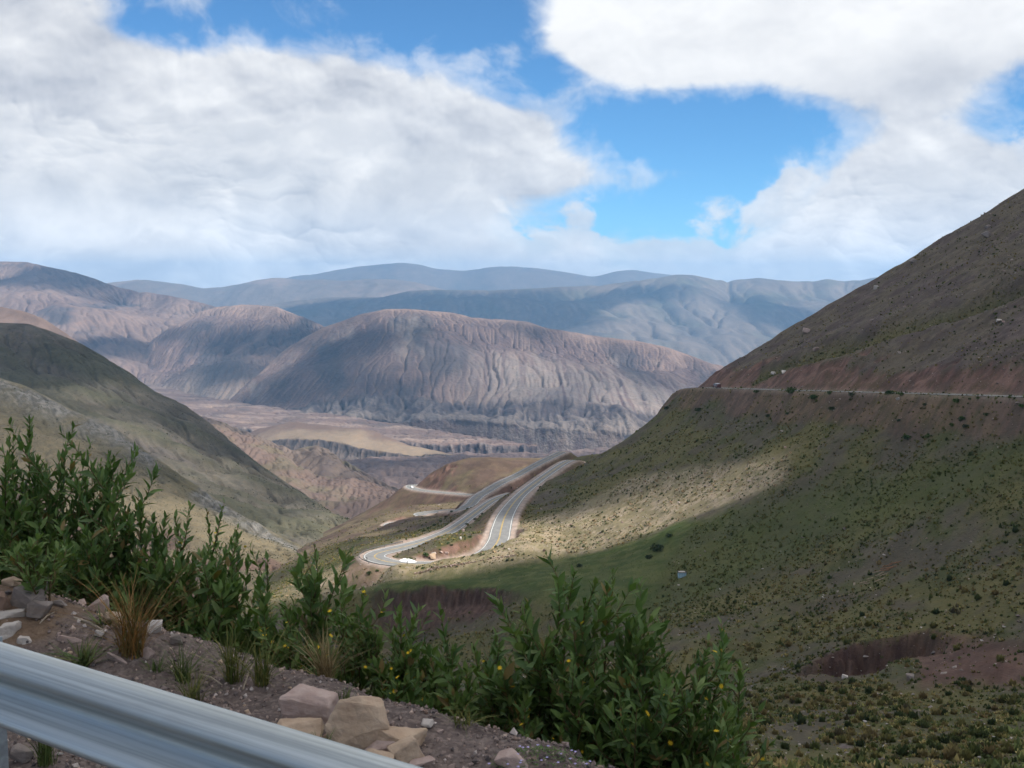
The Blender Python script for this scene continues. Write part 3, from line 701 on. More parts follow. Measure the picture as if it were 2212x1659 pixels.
# the right-hand spur: a side slope that falls from the hill road to the valley floor and ends near Y = 510
_FY = np.array([60, 100, 150, 180, 200, 230, 290, 330, 372, 411, 470, 520, 560])
_FZ = np.array([-38, -50, -61, -69, -75, -82, -93, -97.5, -100, -101.5, -106, -110, -113])
_DM = np.array([60, 70, 83, 90, 95, 102, 108, 120, 114, 113, 110, 106, 104])
def spur_height(x, y):
    xr, zr = 138 - (y - 268) * .19, -29.2 - (y - 268) * .0865
    d = xr - x; zf, dm = np.interp(y, _FY, _FZ), np.interp(y, _FY, _DM)
    below = zr - (zr - zf) * (1 - np.clip(1 - d / dm, 0, 1) ** 1.6)
    above = zr + .60 * np.maximum(-d, 0)
    return np.where(d > 0, below, above)
SPUR_PTS = [tuple(pt(*c)) for c in ((1112, 1150, 391), (1100, 1160, 386), (1075, 1178, 380), (1043, 1194.5, 373), (1000, 1207.5, 368), (960, 1214, 366), (1120, 1176, 372), (1070, 1200, 364), (1010, 1222, 361))]
for _y in (75, 110, 150, 185, 220, 255, 290, 322, 352, 382, 412, 442, 472, 498, 510):
    _xr, _dm = 138 - (_y - 268) * .19, float(np.interp(_y, _FY, _DM))
    for _x in [_xr + k for k in (170, 120, 80, 45, 18, 0)] + [_xr - _dm * f for f in (.12, .28, .44, .6, .76, .9, 1.0)]:
        if _x / _y < 0.9 and not (_y > 360 and _x < _xr - _dm * .93): SPUR_PTS.append((_x, _y, float(spur_height(_x, _y))))
for _k in (170, 120, 80, 45, 18, -12, -30, -48):                         # its end face
    _x = 92 + _k; _z = float(spur_height(_x, 510)); SPUR_PTS += [(_x, 532, _z - 10), (_x, 575, _z - 36), (_x * .95, 640, min(_z - 70, -95))]
col(2212, (1600, 105), (1659, 85)); col(2000, (1560, 122), (1659, 90)); col(1800, (1560, 125), (1659, 95)); col(1650, (1580, 120)); col(2650, (1600, 105))
col(1140, (1420, 280))
col(1000, (1243, 356), (1262, 347), (1276, 338), (1420, 290))
col(900, (1250, 358), (1275, 340), (1350, 331))
col(820, (1230, 374), (1250, 364), (1275, 347), (1340, 336))
col(750, (1212, 390), (1240, 374), (1280, 352), (1330, 342))
col(680, (1240, 392), (1262, 374), (1300, 354), (1350, 337))
CTRL += [(900, 1226, 366), (850, 1226, 366), (770, 1186, 420), (780, 1166, 470), (745, 1172, 515), (700, 1182, 545), (850, 1163, 465), (900, 1143, 512), (950, 1120, 565), (850, 1150, 522), (880, 1123, 590), (930, 1117, 612), (800, 1150, 590), (790, 1132, 655),
         (830, 1112, 690), (880, 1098, 735), (950, 1088, 750), (1000, 1084, 715), (960, 1040, 800), (1020, 1035, 772), (1080, 1030, 765), (1080, 992, 805), (1140, 995, 795), (1020, 998, 806), (960, 1016, 815), (920, 1033, 828), (895, 1044, 850),
         (1080, 1012, 870), (960, 1040, 890), (890, 1075, 930), (1150, 1012, 870), (1000, 1065, 1000), (850, 1105, 1000), (1150, 1045, 1000), (700, 1150, 900), (750, 1160, 760),
         (1310, 1010, 750), (1400, 1000, 750), (1260, 1000, 680), (1230, 1005, 760), (1800, 860, 660), (2212, 720, 720), (2650, 520, 720),
         (1600, 1000, 900), (2212, 900, 1000), (1300, 1060, 1000), 
         (600, 1262, 450), (560, 1300, 405), (500, 1400, 330), (600, 1232, 530), (640, 1207, 610), (500, 1260, 610), (400, 1300, 500), (300, 1450, 300), (640, 1275, 372), (620, 1305, 350), (600, 1345, 330), (500, 1370, 330)]
for px in (100, 400, 700, 1100): CTRL += [(px, 1640, 8), (px, 1610, 20), (px, 1590, 60), (px, 1560, 120)]
CTRL += [(1400, 1570, 150), (1000, 1530, 215), (700, 1490, 255), (500, 1470, 270), (700, 1420, 300), (900, 1430, 285), (1000, 1440, 270), (1200, 1470, 225), (1300, 1420, 262), (1500, 1480, 205)]
for px in (1500, 1900, 2300, 2700): CTRL += [(px, 1770, 8), (px, 1760, 20), (px, 1735, 45), (px, 1700, 68)]

_C = np.concatenate([np.array([pt(*c) for c in CTRL]), np.array(SPUR_PTS)])
_cu = np.stack([_C[:, 0] / _C[:, 1], np.log(_C[:, 1])], -1); _ct = _C[:, 2] / _C[:, 1]
def _kern(d2): return np.sqrt(d2 + 0.0009)
_n = len(_C)
_K = _kern(((_cu[:, None] - _cu[None]) ** 2).sum(-1)) + np.eye(_n) * 1e-4
_Pm = np.concatenate([np.ones((_n, 1)), _cu], 1)
_M = np.block([[_K, _Pm], [_Pm.T, np.zeros((3, 3))]])
_W = np.linalg.solve(_M, np.concatenate([_ct, np.zeros(3)]))

def base_height(Xw, Yw):
    sh = Xw.shape; u, w = (Xw / Yw).ravel(), np.log(Yw).ravel()
    out = np.empty(len(u))
    for i in range(0, len(u), 40000):
        a, b = u[i:i + 40000], w[i:i + 40000]
        d2 = (a[:, None] - _cu[None, :, 0]) ** 2 + (b[:, None] - _cu[None, :, 1]) ** 2
        out[i:i + 40000] = _kern(d2) @ _W[:_n] + _W[_n] + _W[_n + 1] * a + _W[_n + 2] * b
    return out.reshape(sh) * Yw

def near_poly(Xw, Yw, P, reach):
    """distance, z of the nearest point, side (+ = left of travel) and position along P for points within reach, else inf"""
    sh = Xw.shape; x, y = Xw.ravel(), Yw.ravel()
    dist = np.full(len(x), np.inf); zz = np.zeros(len(x)); side = np.zeros(len(x)); pos = np.zeros(len(x))
    m = np.nonzero((x > P[:, 0].min() - reach) & (x < P[:, 0].max() + reach) & (y > P[:, 1].min() - reach) & (y < P[:, 1].max() + reach))[0]
    a, b = P[:-1, :2], P[1:, :2]; ab = b - a; L2 = (ab ** 2).sum(-1) + 1e-9
    for i in range(0, len(m), 8000):
        k = m[i:i + 8000]; p = np.stack([x[k], y[k]], -1)
        ap = p[:, None] - a[None]
        t = np.clip((ap * ab[None]).sum(-1) / L2, 0, 1)
        d2 = ((ap - t[..., None] * ab[None]) ** 2).sum(-1)
        j = d2.argmin(1); r = np.arange(len(k)); tj = t[r, j]
        dist[k] = np.sqrt(d2[r, j]); zz[k] = P[j, 2] + (P[j + 1, 2] - P[j, 2]) * tj
        c = ab[j, 0] * ap[r, j, 1] - ab[j, 1] * ap[r, j, 0]; side[k] = np.sign(c); pos[k] = j + tj
    return dist.reshape(sh), zz.reshape(sh), side.reshape(sh), pos.reshape(sh)

def base_at(px, py, y0=110.0, y1=420.0):
    d = ray(px, py); Ys = np.arange(y0, y1, 1.0); g = base_height(Ys * d[0] / d[1], Ys) - Ys * d[2] / d[1]
    i = np.nonzero((g[1:] > 0) & (g[:-1] <= 0))[0]
    if not len(i): print('base_at miss', px, py)
    return pt(px, py, Ys[i[0]] if len(i) else 175.0)
# edges of the eroded banks (brown cliffs); the ground drops on the camera side
CLIFFS = [([(750, 1290), (820, 1273), (880, 1272), (960, 1275), (1040, 1277), (1090, 1281), (1130, 1284), (1142, 1302)], 5.5, 2.6, 270),
          ([(1690, 1478), (1711, 1468), (1767, 1426), (1830, 1405), (1887, 1388), (1983, 1366), (2040, 1366), (2090, 1392), (2110, 1425)], 7.5, 3.4, 170),
          ([(2085, 1492), (2123, 1464), (2165, 1446), (2212, 1432)], 6.0, 3.0, 100)]
HOLLOW = spline([base_at(x, y, 250.0, 620.0) for x, y in ((2300, 596), (2212, 628), (2080, 676), (1950, 716), (1830, 752), (1700, 790), (1640, 812))], 4.0)
CLIFF_P = [(spline([base_at(x, y, y0) for x, y in c], 2.0), h, w) for c, h, w, y0 in CLIFFS]

def hill_height(Xw, Yw, detail=True):
    Z = base_height(Xw, Yw)
    info = {}
    sc = np.clip(Yw / 300.0, 0.15, 2.0)
    rel = sstep(Yw, 30, 130)
    if detail:
        # ribs and hollows running down the right-hand hill
        s = (Xw * 0.85 + Yw * 0.35); q = (Yw * 0.85 - Xw * 0.35)
        g = fbm((s + fbm(Xw / 40, Yw / 40, 3, seed=3) * 9) / 42, q / 130, 4, 0.5, seed=701, ridged=True)
        Z = Z + ((g - 0.3) * 1.5 + fbm(Xw / 26, Yw / 26, 5, 0.55, seed=705) * 1.3) * rel + fbm(Xw / 4.2, Yw / 4.2, 3, 0.55, seed=709) * 0.22 * rel
    dh, _zh, sh_, _ph = near_poly(Xw, Yw, HOLLOW, 45)
    dh = np.where(np.isfinite(dh), dh, 99.0) + fbm(Xw / 9, Yw / 9, 3, seed=741) * 2.0; info['hollow'] = np.exp(-(dh / 6.5) ** 2)
    Z = Z - 3.2 * info['hollow'] + 2.2 * np.exp(-((dh - 15) / 9) ** 2)
    cl = np.zeros_like(Z)
    for P, h, w in CLIFF_P:
        d, zt, sd, pos = near_poly(Xw, Yw, P, 40)
        e = np.minimum(pos, len(P) - 1 - pos) * 2.0
        f = sstep(e + 4 * fbm(Xw / 6, Yw / 6, 3, seed=727), 0.0, 22.0) * (np.isfinite(d))
        wob = fbm(Xw / 7, Yw / 7, 4, 0.6, seed=721) * 3.2 + fbm(Xw / 1.9, Yw / 3, 4, 0.65, seed=723, ridged=True) * 1.1
        below = np.where(sd < 0, d, -d) + wob                               # metres out from the lip on the low side
        below = np.where(np.isfinite(below), below, -99)
        drop = sstep(below, 0.0, w) * (1 - sstep(below, 7, 24))
        Z = Z - h * drop * f * 0.9
        cl = np.maximum(cl, f * sstep(below, -0.3, 0.6) * (1 - sstep(below, w + 2.5, w + 8.5)))
    info['cliff'] = cl
    rd = np.zeros_like(Z); cut = np.zeros_like(Z); asph = np.zeros_like(Z)
    for name, P in ROAD_P.items():
        d, zr, sd, pos = near_poly(Xw, Yw, P, 60)
        flat = np.interp(pos, np.arange(len(P)), ROAD_WP[name]) * 0.5 + {'hairpin': 2.0, 'hill_road': 0.9}.get(name, 1.4)
        ok = np.isfinite(d)
        ex = np.maximum(d - flat, 0.0)
        kc, kf = (0.95, 1.3) if name == 'hill_road' else ((1.1, 0.62) if name == 'hairpin' else (0.9, 0.7))
        rough = 1 + 0.35 * fbm(Xw / 7, Yw / 7, 3, seed=731)
        hi, lo = zr - 0.10 + ex * kc * rough, zr - 0.10 - ex * kf
        Zn = np.clip(Z, lo, hi)
        m = ok & (d < 60)
        cutm = sstep(Z - hi, 0.0, 0.8) * (ex > 0) + sstep(lo - Z, 0.0, 1.0) * (ex > 0) * 0.6
        cut = np.where(m, np.maximum(cut, np.clip(cutm, 0, 1)), cut)
        fade = 1 - sstep(np.where(ok, d, 99), np.where(Z > hi, 40, 10), np.where(Z > hi, 58, 24))
        Z = np.where(m, Z + (Zn - Z) * fade, Z)
        rd = np.where(m, np.maximum(rd, (0.35 if name == 'hill_road' else 1.0) * (1 - sstep(d, flat - 0.4, flat + 1.2))), rd)
    info['cut'] = cut; info['shoulder'] = rd
    return Z, info

MAT_HILL = None
FIELD = [(760, 1292), (830, 1258), (900, 1250), (1000, 1238), (1150, 1216), (1300, 1192), (1400, 1160), (1480, 1118), (1500, 1130), (1440, 1215), (1410, 1300), (1340, 1330), (1250, 1318), (1140, 1290), (960, 1282), (800, 1288)]
MOIST = [(1380, 1180), (1480, 1120), (1700, 1062), (1950, 1020), (2212, 975), (2300, 990), (2212, 1030), (2000, 1105), (1820, 1170), (1640, 1230), (1500, 1310), (1400, 1345), (1330, 1330)]
SUN_STRIP = [(600, 1270), (760, 1215), (900, 1222), (1060, 1195), (1120, 1090), (1200, 1060), (1500, 1010), (1700, 985), (1700, 1040), (1600, 1075), (1480, 1120), (1300, 1190), (1000, 1245), (800, 1275), (640, 1300)]
def pix(P):
    """view-plane coordinates of world points, used only to lay out ground cover measured in the photograph"""
    d = P[..., 1] * CP - P[..., 2] * SP; v = (P[..., 1] * SP + P[..., 2] * CP) / d
    return 1106 + F * P[..., 0] / d, 829.5 - F * v
def in_poly(px, py, poly):
    inside = np.zeros(px.shape, bool); n = len(poly)
    for i in range(n):
        (x0, y0), (x1, y1) = poly[i], poly[(i + 1) % n]
        c = ((y0 > py) != (y1 > py)) & (px < (x1 - x0) * (py - y0) / (y1 - y0 + 1e-9) + x0)
        inside ^= c
    return inside
def box_blur(a, n):
    for ax in (0, 1):
        k = np.ones(n) / n
        a = np.apply_along_axis(lambda r: np.convolve(np.pad(r, n // 2, mode='edge'), k, 'valid')[:len(r)], ax, a)
    return a

def build_hillside():
    us = np.concatenate([np.linspace(-0.80, -0.22, 40)[:-1], np.linspace(-0.22, 0.24, 280)[:-1], np.linspace(0.24, 0.56, 150)[:-1], np.linspace(0.56, 0.78, 30)])
    ys = np.concatenate([np.geomspace(7.0, 80, 40)[:-1], np.linspace(80, 182, 64)[:-1], np.linspace(182, 216, 76)[:-1], np.linspace(216, 322, 74)[:-1], np.linspace(322, 350, 66)[:-1], np.linspace(350, 570, 180)[:-1], np.linspace(570, 880, 140)[:-1], np.linspace(880, 1060, 20)])
    U, Y = np.meshgrid(us, ys); Xw = U * Y
    Z, info = hill_height(Xw, Y)
    P = np.stack([Xw, Y, Z], -1)
    du, dv = np.gradient(P, axis=1), np.gradient(P, axis=0); N = np.cross(du, dv); N /= np.linalg.norm(N, axis=-1, keepdims=True) + 1e-9
    nz = np.abs(N[..., 2])
    n1 = fbm(Xw / 38, Y / 38, 5, 0.55, seed=801); n2 = fbm(Xw / 11, Y / 11, 4, 0.6, seed=803); n3 = fbm(Xw / 3.0, Y / 3.0, 3, 0.6, seed=805)
    soil = lerp3(A3(0.085, 0.069, 0.056), A3(0.140, 0.114, 0.094), sstep(n2 + n3 * 0.5, -0.35, 0.4))
    grass = lerp3(A3(0.060, 0.066, 0.026), A3(0.110, 0.100, 0.042), sstep(n1 + n3 * 0.4, -0.3, 0.3))
    cover = sstep(n2 * 0.7 + n1 * 0.6 + 0.12, -0.15, 0.30)
    px, py = pix(P)
    upper = sstep(Xw - (138 - (Y - 268) * .19), 3, 14) * (Y > 150)       # stony ground above the hill road
    cover = np.clip(cover * (1 - 0.62 * upper) + 0.8 * info['hollow'], 0, 1)
    soil = lerp3(soil, lerp3(A3(0.072, 0.055, 0.050), A3(0.122, 0.095, 0.085), sstep(n2 + n3 * 0.8, -0.35, 0.4)), upper * 0.85)
    c = lerp3(soil, grass, np.clip(cover * 0.85 + 0.25 * (1 - upper), 0, 0.95))
    fld = box_blur((in_poly(px, py + 6 * n1 + 3 * n2, FIELD) & (Y > 250) & (Y < 385)).astype(float), 9)
    moist = box_blur((in_poly(px + 40 * n1 + 20 * n2, py + 22 * n2 + 14 * n1, MOIST) & (Y > 150) & (Y < 385)).astype(float), 11)
    c = lerp3(c, A3(0.066, 0.080, 0.027), moist * 0.65)
    c = lerp3(c, lerp3(A3(0.052, 0.074, 0.022), A3(0.094, 0.104, 0.040), sstep(n1 * 0.9 + n2 * 1.2 + n3 * 0.6 + 0.5 * np.sin((Y * 0.9 + Xw * 0.45) * 1.1) * 0.35, -0.4, 0.5)), fld * 0.95)
    strip = box_blur((in_poly(px + 8 * n2, py + 8 * n1, SUN_STRIP) & (Y > 270) & (Y < 430)).astype(float), 7) * (1 - fld)
    c = lerp3(c, lerp3(A3(0.21, 0.180, 0.105), A3(0.34, 0.275, 0.20), sstep(n2 + n3, -0.2, 0.4)), strip * 0.75)  # yellow grass and stones; the sunlit patch is partly painted into this tone
    far = sstep(Y, 455, 560) * (px < 1195)
    kn = lerp3(A3(0.115, 0.078, 0.064), A3(0.165, 0.130, 0.084), sstep(n1 * 1.1 + fbm(Xw / 30, Y / 60, 4, seed=811) * 0.6, -0.25, 0.3))
    c = lerp3(c, kn, far * 0.85)
    red = lerp3(A3(0.105, 0.056, 0.047), A3(0.185, 0.112, 0.090), sstep(n2 + n3 * 0.7, -0.3, 0.4))
    c = lerp3(c, red, np.clip(info['cut'] * (0.55 + 0.45 * sstep(n3 + n2, -0.3, 0.2)), 0, 1) * 0.92)
    bare = box_blur((in_poly(px + 30 * n1 + 14 * n2, py + 14 * n2 + 8 * n3, [(1960, 1372), (2080, 1372), (2260, 1400), (2260, 1490), (2120, 1475), (1990, 1482)]) & (Y > 140) & (Y < 235)).astype(float), 5)
    c = lerp3(c, red * 0.85, bare * 0.75)
    info['cliff'] = np.maximum(info['cliff'], bare * 0.7)
    streak = fbm(Xw / 1.3, Y / 1.3, 3, 0.6, seed=821)
    c = lerp3(c, lerp3(A3(0.070, 0.042, 0.036), A3(0.130, 0.085, 0.068), sstep(streak + n2 * 0.5, -0.3, 0.4)), np.clip(info['cliff'] - bare * 0.35, 0, 1) * 0.95)
    rill = fbm((Xw * 0.8 + Y * 0.6) / 9, (Y * 0.8 - Xw * 0.6) / 50, 4, 0.55, seed=831, ridged=True)
    c = lerp3(c, c * 0.72, far * sstep(rill, 0.35, 0.75) * 0.8)
    gravel = lerp3(A3(0.27, 0.215, 0.185), A3(0.36, 0.295, 0.26), sstep(n3, -0.3, 0.3))
    c = lerp3(c, gravel, info['shoulder'] * 0.95)
    me = mesh_np('hillside', P, grid_faces(*P.shape[:2]), MAT_HILL, c, smooth=True)
    o = obj('hillside', me); o['kind'] = 'structure'
    return dict(P=P, N=N, info=info, px=px, py=py, fld=fld, moist=moist, cover=cover, upper=upper, strip=strip, far=far, us=us, ys=ys)
MAT_HILL = mat_land('scrub_land', (0.09, 0.55, 2.6), 0.42, 0.35, 0.7)
HILL = build_hillside()
_ZG, _US, _YS = HILL['P'][..., 2], HILL['us'], HILL['ys']
def hill_at(px, py, y0=75.0):
    """point of the hillside seen at a place in the photograph"""
    d = ray(px, py); u, t = d[0] / d[1], d[2] / d[1]
    j = np.clip(np.searchsorted(_US, u) - 1, 0, len(_US) - 2); w = (u - _US[j]) / (_US[j + 1] - _US[j])
    z = _ZG[:, j] * (1 - w) + _ZG[:, j + 1] * w; g = z - t * _YS
    i = np.nonzero((g > 0) & (_YS > y0))[0]
    if not len(i): return None
    i = i[0]; a = g[i - 1] / (g[i - 1] - g[i]) if i > 0 and g[i - 1] < 0 else 0.0; a = min(max(a, 0), 1)
    Y = _YS[i - 1] * (1 - a) + _YS[i] * a
    return np.array([u * Y, Y, z[i - 1] * (1 - a) + z[i] * a])

# ------------------------------------------------------------------ roads with painted lines
def ribbon(P, off0, off1, lift):
    T = np.gradient(P[:, :2], axis=0); T /= np.linalg.norm(T, axis=1, keepdims=True) + 1e-9
    Nn = np.stack([-T[:, 1], T[:, 0]], -1)
    rows = []
    for o in (off0, off1):
        q = P.copy(); q[:, :2] += Nn * (np.asarray(o)[..., None] if np.ndim(o) else o); q[:, 2] += lift; rows.append(q)
    V = np.stack(rows, 1)
    return V

def strip_mesh(name, P, off0, off1, lift, mat, nacross=1):
    V = np.concatenate([ribbon(P, off0 + (off1 - off0) * k / nacross, off1, lift)[:, :1] for k in range(nacross + 1)], 1)
    return mesh_np(name, V, grid_faces(V.shape[0], V.shape[1]), mat, smooth=True)

def mat_asphalt():
    m, nt, b = new_mat('worn_asphalt', 0.85, 0.25)
    p = geoco(nt)
    n = noise(nt, p, 0.35, 5, 0.6); n2 = noise(nt, p, 6.0, 3, 0.6)
    c = mix(nt, n.step(0.3, 0.72), (0.150, 0.152, 0.152), (0.215, 0.212, 0.205))
    c = mix(nt, (n2 - 0.35).clamp() * 0.5, c, (0.27, 0.265, 0.25))
    nt.links.new(c, b.inputs['Base Color'])
    return m
def mat_plain(name, c, rough=0.7, spec=0.3, metal=0.0, var=0.15, scale=8.0, c2=None):
    m, nt, b = new_mat(name, rough, spec, metal)
    n = noise(nt, geoco(nt), scale, 4, 0.6)
    k = 1 - var
    col_ = mix(nt, n.step(0.3, 0.7), tuple(x * k for x in c), tuple(min(1, x * (1 + var)) for x in (c2 or c)))
    nt.links.new(col_, b.inputs['Base Color'])
    bump(nt, b, n, 0.2, 0.01)
    return m
MAT_ASPHALT = mat_asphalt()
MAT_WHITE_LINE = mat_plain('white_road_paint', (0.62, 0.62, 0.59), 0.6, 0.3, var=0.12, scale=1.5)
MAT_YELLOW_LINE = mat_plain('yellow_road_paint', (0.52, 0.34, 0.045), 0.6, 0.3, var=0.15, scale=1.5)

def build_roads():
    for name, P in ROAD_P.items():
        w = ROAD_WP[name]; near = name in ('hairpin', 'hill_road')
        o = obj('road', strip_mesh('road', P, -w / 2, w / 2, 0.06, MAT_ASPHALT, 4)); o['kind'] = 'structure'
        for s in (-1, 1):
            a = s * (w / 2 - 0.55)
            lw = 0.11
            o = obj('road_marking', strip_mesh('road_marking', P, a - lw, a + lw, 0.085, MAT_WHITE_LINE)); o['kind'] = 'structure'
        for s in ((-0.16, 0.16) if near else (0.0,)):
            o = obj('road_marking', strip_mesh('road_marking', P, s - 0.075, s + 0.075, 0.09, MAT_YELLOW_LINE)); o['kind'] = 'structure'
build_roads()
# ------------------------------------------------------------------ unseen clouds added and shaped to shade parts of the land; the air
CLOUD_H = 3800.0
